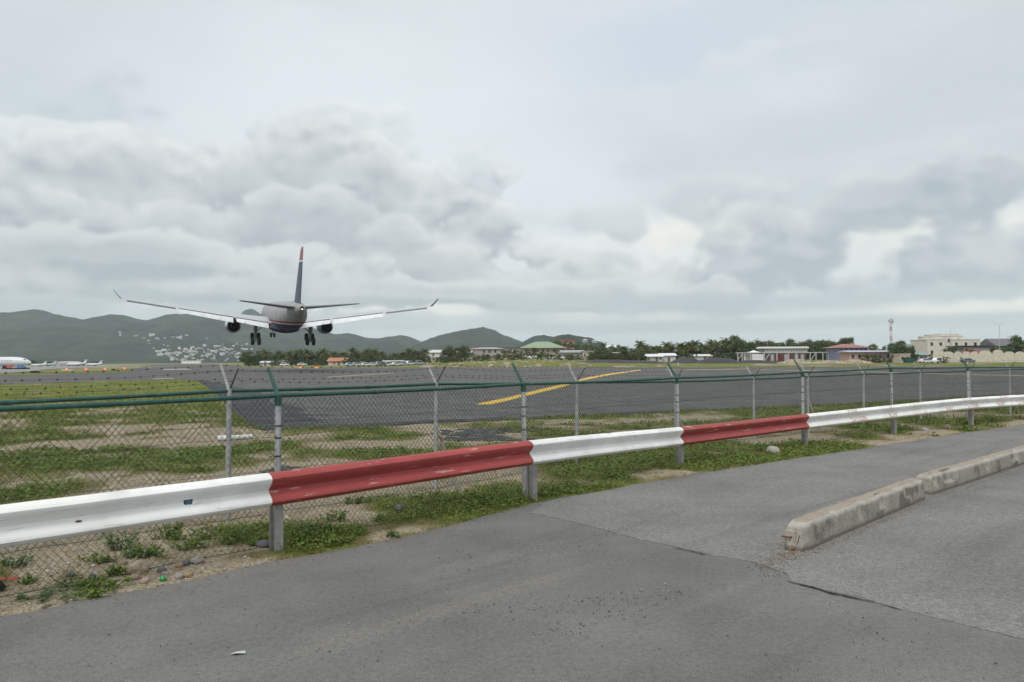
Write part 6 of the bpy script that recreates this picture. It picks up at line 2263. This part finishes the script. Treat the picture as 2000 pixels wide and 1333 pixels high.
for i, (x, y) in enumerate(((587, 719.5), (618.5, 719.5))):
    p = gp(x, y)
    root = thing('edge_marker', ['left orange runway edge marker', 'right orange runway edge marker'][i] + ' at the far grass strip', 'marker', (p.x, p.y, 0))
    s_ = p.y / 1500
    part('base', MB().lathe([(0, 3.4 * s_), (3.2 * s_, 3.0 * s_), (3.4 * s_, 0)], (0, 0, 0), 'Z', 12), m_lamp2, root, True)
    part('top', MB().lathe([(3.3 * s_, 2.0 * s_), (6.4 * s_, 1.2 * s_), (6.6 * s_, 0)], (0, 0, 0), 'Z', 12), mat('marker_dark', (0.12, 0.05, 0.03)), root, True)
for x0, x1, y0, y1, lab in ((60, 76, 725.2, 730.2, 'larger black distance board in the left grass'), (218, 226, 721.5, 725, 'smaller black board left of the last red light')):
    p = gp((x0 + x1) / 2, y1)
    w = at(x1, y1, p.y).x - at(x0, y1, p.y).x
    h = at(x0, y0, p.y).z - 0.12
    root = thing('distance_board', lab, 'board', (p.x, p.y, 0))
    part('panel', MB().box((0, 0, 0.12 + h / 2), (w, 0.18, h)), mat('black_board', (0.015, 0.015, 0.017), 0.5), root)
    for s_ in (-.35, .35):
        part('leg', MB().tube([(s_ * w, 0, -.1), (s_ * w, 0, .2)], 0.04, 6), m_fr, root)
p = gp(132, 725)
root = thing('light_bar', 'white ground bar under the first red approach light', 'light bar', (p.x, p.y, 0))
part('bar', MB().box((0, 0, 0.25), (at(142, 725, p.y).x - at(119, 725, p.y).x, 0.25, 0.22)), mat('bar_white', (0.62, 0.60, 0.52)), root)
for s_ in (-1.2, 1.2):
    part('foot', MB().box((s_, 0, 0.07), (0.2, 0.3, 0.16)), m_fr, root)
# short white posts along the far edge
for i, (x, y) in enumerate(((1022, 716.4), (1325, 716.2))):
    p = gp(x, y)
    root = thing('marker_post', ['short white post on the far edge below the green villa', 'short white post on the far edge below the dark heaps'][i], 'post', (p.x, p.y, 0))
    part('shaft', MB().tube([(0, 0, -.1), (0, 0, 1.0)], 0.12, 8), mat('post_white', (0.6, 0.6, 0.58)), root)
    part('cap', MB().tube([(0, 0, 1.0), (0, 0, 1.12)], 0.15, 8), mat('post_white', (0.6, 0.6, 0.58)), root)
#PART5
# ------------------------------------------------------------------ verge vegetation
m_grass = leaf_mat('grass_blade', (0.120, 0.165, 0.026), (0.205, 0.235, 0.052), (0.27, 0.22, 0.11))
m_weed = leaf_mat('weed_leaf', (0.100, 0.170, 0.024), (0.175, 0.245, 0.050), (0.20, 0.17, 0.05))
rs = np.random.RandomState(11)


def scatter(n, y0, y1, dens):
    px = rs.uniform(-60, 2060, n)
    py = rs.uniform(y0, y1, n)
    d = np.stack([(px - CXP) / FPX, (CYP - py) / FPX, -np.ones(n)], -1)
    Rm = np.array(ROT)
    dw = d @ Rm.T
    t = -EYE.z / dw[:, 2]
    X, Y = dw[:, 0] * t, dw[:, 1] * t
    ok = (dw[:, 2] < 0) & (Y > 2) & (Y < 90)
    X, Y = X[ok], Y[ok]
    sr, sw = poly_sd(X, Y, road_poly), poly_sd(X, Y, run_poly)
    c = cover(X, Y)
    keep = (sr > 0.0) & (sw > 0.04) & (rs.rand(len(X)) < dens(c, X, Y))
    X, Y = X[keep], Y[keep]
    return X, Y, hgt(X, Y), np.hypot(X, Y)


def blades(name, X, Y, Z, D, per, hmin, hmax, wid, m, dry=0.15, spread=0.03):
    n = len(X) * per
    X, Y, Z, D = (np.repeat(a, per) for a in (X, Y, Z, D))
    sz = np.clip(D / 9.0, 0.8, 3.0)
    X = X + rs.normal(0, spread, n) * sz
    Y = Y + rs.normal(0, spread, n) * sz
    h = rs.uniform(hmin, hmax, n) * np.clip(D / 14, 0.85, 2.2)
    w = wid * sz * rs.uniform(0.6, 1.3, n)
    a = rs.uniform(0, 2 * PI, n)
    ln = rs.uniform(0.2, 0.9, n) * h
    b = rs.uniform(0, 2 * PI, n)
    V = np.zeros((n, 3, 3))
    V[:, 0] = np.stack([X - w * np.cos(a), Y - w * np.sin(a), Z - 0.01], -1)
    V[:, 1] = np.stack([X + w * np.cos(a), Y + w * np.sin(a), Z - 0.01], -1)
    V[:, 2] = np.stack([X + ln * np.cos(b), Y + ln * np.sin(b), Z + h], -1)
    t = rs.uniform(0, 0.85, n)
    t[rs.rand(n) < dry] = 0.96
    o = link(name, tris_mesh(name, V.reshape(-1, 3), np.arange(n * 3).reshape(-1, 3), np.repeat(t, 3), m))
    o['kind'] = 'stuff'
    return o


def leaves(name, X, Y, Z, D, per, L0, L1, hmax, m, dry=0.05, spread=0.05):
    n = len(X) * per
    X, Y, Z, D = (np.repeat(a, per) for a in (X, Y, Z, D))
    sz = np.clip(D / 8.0, 0.8, 2.6)
    X = X + rs.normal(0, spread, n) * sz ** 0.5
    Y = Y + rs.normal(0, spread, n) * sz ** 0.5
    z = Z + rs.uniform(0.0, hmax, n) ** 1.0
    L = rs.uniform(L0, L1, n) * sz
    a = rs.uniform(0, 2 * PI, n)
    ti = rs.uniform(-0.5, 0.7, n)
    ro_ = rs.uniform(-0.7, 0.7, n)
    u = np.stack([np.cos(a) * np.cos(ti), np.sin(a) * np.cos(ti), np.sin(ti)], -1)
    s_ = np.stack([-np.sin(a) * np.cos(ro_), np.cos(a) * np.cos(ro_), np.sin(ro_)], -1)
    P0 = np.stack([X, Y, z], -1)
    V = np.stack([P0 - u * L[:, None] * 0.5, P0 + s_ * L[:, None] * 0.30, P0 + u * L[:, None] * 0.5, P0 - s_ * L[:, None] * 0.30], 1)
    t = rs.uniform(0, 0.85, n)
    t[rs.rand(n) < dry] = 0.96
    o = link(name, tris_mesh(name, V.reshape(-1, 3), np.arange(n * 4).reshape(-1, 4), np.repeat(t, 4), m))
    o['kind'] = 'stuff'
    return o


S = scatter(80000, 735, 1215, lambda c, X, Y: np.clip((c - 0.40) * 1.6, 0, 0.85))
blades('grass', *S, 5, 0.02, 0.090, 0.0042, m_grass, 0.30)
S = scatter(60000, 770, 1215, lambda c, X, Y: np.clip((c - 0.56) * 2.2, 0, 0.9) * (Y < 32))
leaves('ground_weeds', *S, 6, 0.020, 0.046, 0.10, m_weed, 0.15)
S = scatter(26000, 800, 1215, lambda c, X, Y: np.clip((0.62 - np.abs(c - 0.35)) * 0.8, 0, 1) * (Y < 24))
blades('dry_grass', *S, 4, 0.015, 0.06, 0.0028, m_grass, 0.9)


# taller stalks here and there
S = scatter(7000, 770, 1200, lambda c, X, Y: np.clip((c - 0.35) * 1.2, 0, 0.7) * (Y < 34))
blades('tall_stalks', *S, 3, 0.08, 0.20, 0.0028, m_grass, 0.5, 0.02)


# individual leafy plants that stand out by the rail
def weed_plant(label, px, py, w, h, n, seed, pale=False):
    r = random.Random(seed)
    p = gp(px, py)
    g = gz(p.x, p.y)
    root = thing('weed_plant', label, 'plant', (p.x, p.y, g))
    V, F, T = [], [], []
    stems = MB()
    for k in range(max(4, n // 26)):
        a, rr = r.uniform(0, 2 * PI), w * math.sqrt(r.random())
        tip = Vector((rr * math.cos(a), rr * math.sin(a) * 0.7, h * r.uniform(0.35, 1.0) * (1 - 0.5 * rr / w)))
        stems.tube([(tip.x * 0.35, tip.y * 0.35, -0.02), (tip.x * 0.7, tip.y * 0.7, tip.z * 0.7), tip], [0.004, 0.003, 0.0015], 4, cap=False)
        for j in range(26):
            t = r.uniform(0.25, 1.05)
            c = Vector((tip.x * (0.35 + 0.65 * t), tip.y * (0.35 + 0.65 * t), tip.z * t)) + Vector((r.gauss(0, .022), r.gauss(0, .022), r.gauss(0, .014)))
            u = Vector((r.uniform(-1, 1), r.uniform(-1, 1), r.uniform(-.3, .8))).normalized()
            nn = (Vector((0, 0, 1)) + Vector((r.uniform(-.7, .7), r.uniform(-.7, .7), 0))).normalized()
            s_ = u.cross(nn).normalized()
            L = r.uniform(0.020, 0.042)
            b0 = len(V)
            V += [tuple(c - u * L * .5), tuple(c + s_ * L * .34), tuple(c + u * L * .5 + nn * L * .1), tuple(c - s_ * L * .34)]
            F.append((b0, b0 + 1, b0 + 2, b0 + 3))
            tt = r.uniform(0, .85) if r.random() > 0.05 else 0.96
            T += [tt] * 4
    part('stem', stems, mat('weed_stem', (0.12, 0.12, 0.045), 0.8, 0.2), root)
    link('foliage', tris_mesh('foliage', V, F, T, m_weed if not pale else m_pale), root)


m_pale = leaf_mat('pale_weed_leaf', (0.13, 0.20, 0.085), (0.19, 0.25, 0.12), (0.25, 0.22, 0.10))
plants = [('tall pale green leafy weed hanging below the white rail', 232, 1085, .20, .20, 240, True), ('bright green weed under the white rail, left of the pale one', 196, 1110, .12, .08, 120, False), ('rounded pale weed right of the tall pale one', 268, 1098, .10, .10, 130, True), ('dark green weed beside the large tan stone', 222, 1130, .09, .10, 100, False), ('low green weed at the asphalt edge near the tan stone', 165, 1165, .14, .06, 130, False),
          ('broad bushy weed left of the nearest rail post', 440, 1062, .36, .17, 420, False), ('weed tuft leaning against the nearest rail post', 505, 1068, .14, .10, 150, False), ('leafy weed just right of the nearest rail post', 602, 1068, .20, .10, 220, False), ('trailing weed at the asphalt edge right of the nearest post', 660, 1064, .18, .07, 160, False),
          ('upright weed under the first red rail section', 655, 1022, .12, .13, 150, False), ('small weed below the first red rail section', 735, 1020, .09, .08, 90, False), ('weed clump under the middle of the red rail', 700, 985, .16, .10, 160, False), ('large weed clump under the right end of the red rail', 860, 985, .40, .12, 420, False), ('dense bright weed left of the second rail post', 960, 985, .38, .12, 440, False),
          ('pale dry tuft by the asphalt edge', 762, 1050, .09, .05, 80, True), ('single bright leafy sprig near the red pipe', 62, 1146, .05, .05, 50, False), ('yellow-green sprig right of the red pipe', 130, 1150, .06, .05, 70, True), ('leafy weed right of the second rail post', 1092, 965, .25, .09, 240, False), ('weed mound below the second white rail section', 1210, 935, .30, .10, 300, False), ('weed patch left of the pale boulder', 1445, 893, .40, .10, 340, False), ('weed patch right of the fourth rail post', 1625, 872, .40, .10, 320, False), ('dark weed mound right of the last rail post', 1935, 826, .55, .16, 420, False)]
plants += [('spreading weed along the asphalt edge left of the tan stone', 205, 1150, .22, .07, 220, False), ('tall weed behind the white rail near its blue reflector', 330, 1062, .20, .16, 240, False), ('weed clump behind the large tan stone', 285, 1092, .18, .12, 200, False), ('low weed left of the broad bushy one', 372, 1078, .18, .09, 180, False), ('straggling weed under the left half of the red rail', 620, 1045, .16, .12, 170, False), ('creeping weed on the sand below the red rail', 690, 1048, .14, .06, 120, False), ('weed tuft at the left edge above the red pipe', 30, 1120, .16, .10, 160, True), ('dry weed at the asphalt edge near the left corner', 95, 1172, .20, .05, 140, True)]
for i, (lab, x, y, w, h, n, pl) in enumerate(plants):
    weed_plant(lab, x, y, w * 1.25, h * 1.35, int(n * 1.7), 100 + i, pl)


# stones
def stone_mesh(seed, m, sub=3):
    import bmesh
    bm = bmesh.new()
    bmesh.ops.create_icosphere(bm, subdivisions=sub, radius=1)
    r = random.Random(seed)
    o = r.uniform(0, 99)
    for v in bm.verts:
        f = 0.62 + 0.60 * float(fbm(v.co.x * 1.1 + o, v.co.y * 1.1 + v.co.z * 1.7, 3, seed)) + 0.22 * float(fbm(v.co.x * 3.5 + o, v.co.y * 3.5 + v.co.z * 4.1, 3, seed + 5))
        v.co *= f
    me_ = bpy.data.meshes.new('stone')
    bm.to_mesh(me_)
    bm.free()
    me_.materials.append(m)
    me_.polygons.foreach_set('use_smooth', [True] * len(me_.polygons))
    return me_


m_st = [mat('tan_stone', (0.40, 0.32, 0.23), 0.9, 0.3, 3, 0.8, 9), mat('grey_stone', (0.11, 0.11, 0.12), 0.8, 0.2, 8), mat('pink_stone', (0.44, 0.32, 0.27), 0.9, 0.3, 3, 0.8, 9), mat('white_stone', (0.38, 0.355, 0.32), 0.9, 0.3, 3, 0.8, 9), mat('ochre_stone', (0.40, 0.31, 0.16), 0.9, 0.3, 3, 0.8, 9)]
stones = [('large smooth tan stone at the asphalt edge', 268, 1124, 22, 0), ('pink stone in front of the large tan one', 262, 1136, 10, 2), ('flat pink stone right of the large tan one', 284, 1140, 11, 2), ('dark round stone behind the green glass', 316, 1123, 10, 1), ('white pebble on the dark round stone', 323, 1127, 7, 3), ('ochre stone near the green glass', 350, 1113, 9, 4), ('flat whitish stone right of the pebbles', 384, 1105, 14, 3), ('dark grey stone beside the whitish one', 362, 1109, 10, 1), ('small cream stone at the asphalt edge', 350, 1132, 9, 3), ('yellowish stone at the asphalt edge', 368, 1128, 10, 4), ('dark stone by the foot of the nearest rail post', 514, 1074, 14, 1), ('small pinkish stone on the asphalt edge right of the nearest post', 552, 1096, 9, 2), ('dark blocky stone under the red rail', 780, 1000, 13, 1), ('pale pitted boulder under the second red rail section', 1511, 886, 14, 3), ('bluish stone left of the weeds', 137, 1136, 9, 1), ('small whitish stone behind the large tan one', 240, 1110, 8, 2), ('grey stone on the sand left of the tan one', 180, 1137, 8, 1), ('pale slab of rock near the last rail posts', 1850, 836, 9, 2), ('pale rock left of that slab', 1805, 843, 7, 3)]
for i, (lab, x, y, s_, mi_) in enumerate(stones):
    p = gp(x, y)
    k = s_ * p.y / 1500
    o = link('stone', stone_mesh(i, m_st[mi_]), None, (p.x, p.y, gz(p.x, p.y) + k * 0.30), (0, 0, random.uniform(0, 3)))
    o.scale = (k, k * 0.8, k * (0.62 if s_ < 15 else 0.66))
    tag(o, lab, 'stone')
# loose pebbles on sand and asphalt
pm = [stone_mesh(200 + k, m_st[k % 5], 1) for k in range(5)]


def pebble_field(name, pts, sizes, m):
    base_ = np.array([v.co[:] for v in pm[0].vertices])
    fcs = np.array([list(p.vertices) for p in pm[0].polygons])
    n = len(pts)
    ang = rs.uniform(0, 2 * PI, n)
    V = np.zeros((n, len(base_), 3))
    for i in range(n):
        c, s_ = math.cos(ang[i]), math.sin(ang[i])
        b = base_ * sizes[i] * np.array([1, rs.uniform(.6, .95), rs.uniform(.45, .7)])
        V[i] = np.stack([b[:, 0] * c - b[:, 1] * s_, b[:, 0] * s_ + b[:, 1] * c, b[:, 2]], -1) + pts[i]
    F = (fcs[None] + (np.arange(n) * len(base_))[:, None, None]).reshape(-1, 3)
    o = link(name, tris_mesh(name, V.reshape(-1, 3), F, np.repeat(rs.rand(n), len(base_)), m))
    o['kind'] = 'stuff'


def peb_mat(t, co):
    tint = t.n('ShaderNodeAttribute', attribute_name='tint').outputs['Fac']
    c = t.mix(t.ramp(tint, 0.0, 0.6), (0.14, 0.12, 0.105), (0.40, 0.34, 0.27))
    c = t.mix(t.ramp(tint, 0.8, 0.9), c, (0.50, 0.48, 0.45))
    return t.n('ShaderNodeBsdfPrincipled', {'Base Color': c, 'Roughness': 0.9}).outputs[0]


def peb_mat2(t, co):
    tint = t.n('ShaderNodeAttribute', attribute_name='tint').outputs['Fac']
    c = t.mix(t.ramp(tint, 0.4, 0.8), (0.07, 0.07, 0.068), (0.15, 0.145, 0.135))
    c = t.mix(t.ramp(tint, 0.86, 0.93), c, (0.42, 0.36, 0.29))
    return t.n('ShaderNodeBsdfPrincipled', {'Base Color': c, 'Roughness': 0.9}).outputs[0]


def peb_mat3(t, co):
    tint = t.n('ShaderNodeAttribute', attribute_name='tint').outputs['Fac']
    c = t.mix(t.ramp(tint, 0.0, 0.8), (0.10, 0.085, 0.07), (0.25, 0.21, 0.165))
    c = t.mix(t.ramp(tint, 0.92, 0.97), c, (0.42, 0.39, 0.35))
    return t.n('ShaderNodeBsdfPrincipled', {'Base Color': c, 'Roughness': 0.95}).outputs[0]


X, Y, Zg, D = scatter(9000, 820, 1215, lambda c, X, Y: np.clip((0.55 - c) * 0.9, 0, 0.5) * (Y < 24))
pebble_field('pebbles', np.stack([X, Y, Zg], -1), rs.uniform(0.006, 0.020, len(X)) * np.clip(D / 7, 0.8, 2.0), mat_fn('pebble_mix', peb_mat))
# crumbs of asphalt along the wheel tracks
pts, sz = [], []
for (x0, y0, x1, y1, sd, n) in ((900, 1200, 1420, 1150, 10, 150), (850, 1110, 1180, 1060, 12, 150), (1180, 1050, 1420, 980, 9, 60), (1050, 1235, 1330, 1160, 12, 110), (560, 1280, 900, 1180, 26, 50), (1490, 1112, 1560, 1080, 13, 420), (1575, 1086, 1806, 982, 4, 300), (1820, 985, 2000, 912, 5, 90), (1300, 940, 1800, 900, 22, 80), (1600, 1200, 1980, 1100, 50, 90), (1000, 1250, 2000, 1300, 40, 80), (100, 1290, 700, 1200, 40, 50)):
    for _ in range(n):
        t = rs.rand()
        q_ = gp(x0 + (x1 - x0) * t + rs.normal(0, sd), y0 + (y1 - y0) * t + rs.normal(0, sd))
        pts.append((q_.x, q_.y, 0.006))
        sz.append(rs.uniform(0.0025, 0.0065) * (1.6 if rs.rand() < 0.10 else 1))
# sand washed over the asphalt edge
for _ in range(1500):
    k_ = rs.randint(2, len(fine) - 3)
    e_ = fine[k_]
    if e_.y < 3 or e_.y > 24:
        continue
    q_ = e_ + Vector((0.72, -0.69, 0)) * abs(rs.normal(0, 0.16))
    pts.append((q_.x, q_.y, 0.007))
    sz.append(rs.uniform(0.0025, 0.006))
pebble_field('road_grit', np.array(pts), np.array(sz), mat_fn('grit_mix', peb_mat2))

# broken concrete and dirt round the kerb end and foot
pts, sz = [], []
for (x0, y0, x1, y1, sx_, sy_, n, s0_, s1_) in ((1490, 1104, 1548, 1076, 18, 6, 420, 0.003, 0.011), (1530, 1082, 1562, 1078, 9, 5, 90, 0.005, 0.022), (1575, 1084, 1806, 982, 6, 2.0, 520, 0.003, 0.010), (1822, 974, 2000, 914, 6, 1.6, 260, 0.003, 0.010), (1500, 1075, 1540, 1050, 10, 8, 120, 0.003, 0.009)):
    for _ in range(n):
        t = rs.rand()
        q_ = gp(x0 + (x1 - x0) * t + rs.normal(0, sx_), y0 + (y1 - y0) * t + abs(rs.normal(0, sy_)))
        pts.append((q_.x, q_.y, 0.006))
        sz.append(rs.uniform(s0_, s1_) * (0.5 + 0.5 * rs.rand()))
pebble_field('kerb_rubble', np.array(pts), np.array(sz), mat_fn('rubble_mix', peb_mat3))

# litter
p = gp(465, 1278)
o = thing('litter_scrap', 'torn scrap of white paper lying on the asphalt', 'litter', (p.x, p.y, 0.004))
part('sheet', MB().add([(-.045, -.02, .002), (.0, -.028, .012), (.05, -.004, .003), (.035, .022, .010), (-.02, .018, .004)], [(0, 1, 4), (1, 3, 4), (1, 2, 3)]), mat('paper_white', (0.50, 0.53, 0.50), 0.8), o)
p = gp(318, 1138)
o = thing('glass_shard', 'bright green bottle glass among the pebbles', 'glass', (p.x, p.y, gz(p.x, p.y)))
part('shard', MB().loft([[Vector((r_ * math.cos(a), r_ * 0.7 * math.sin(a), z_)) for a in np.linspace(0, 2 * PI, 9)[:-1]] for z_, r_ in ((0, .026), (.02, .032), (.038, .018))]), mat('green_glass', (0.02, 0.22, 0.06), 0.15, 0.2, spec=0.6), o, True)
a, b = gp(-60, 1152), gp(37, 1144)
o = thing('red_pipe', 'rusty red length of pipe on the sand at the left edge', 'pipe', (a.x, a.y, 0))
part('tube', MB().tube([(0, 0, .06), ((b.x - a.x) * .6, (b.y - a.y) * .6, .05), (b.x - a.x, b.y - a.y, .045)], 0.026, 10), mat('red_pipe_paint', (0.30, 0.07, 0.05), 0.7, 0.3, 8), o, True)
p = gp(-4, 1164)
o = thing('tyre_scrap', 'black scrap of tyre at the very left edge', 'litter', (p.x, p.y, gz(p.x, p.y)))
part('rubber', MB().tube([(-.1, 0, .01), (-.05, 0, .05), (0, .01, .055), (.03, .02, .01)], 0.03, 8), m_tyre, o, True)
a, b = gp(430, 864), gp(492, 860)
o = thing('white_pipe', 'short white plastic pipe lying in the grass beyond the fences', 'pipe', (a.x, a.y, 0))
g0 = gz(a.x, a.y)
part('tube', MB().tube([(0, 0, g0 + .10), (b.x - a.x, b.y - a.y, g0 + .10)], 0.055, 12), mat('white_plastic', (0.62, 0.62, 0.60), 0.5, 0.1), o, True)
part('socket', MB().tube([(-.05, 0, g0 + .10), (.12, (b.y - a.y) * .1, g0 + .10)], 0.07, 12), mat('white_plastic', (0.62, 0.62, 0.60)), o, True)

# ------------------------------------------------------------------ haze
hz = MB().box((0, 2720, 159), (11400, 5760, 320))
m = bpy.data.materials.new('haze_air')
m.use_nodes = True
t = NT(m.node_tree)
v = t.n('ShaderNodeVolumePrincipled', {'Color': (0.86, 0.95, 1.0, 1), 'Density': 0.00010, 'Anisotropy': 0.0})
t.n('ShaderNodeOutputMaterial', {1: v.outputs[0]})
ho = link('haze', hz.mesh('haze', m))
ho['kind'] = 'stuff'
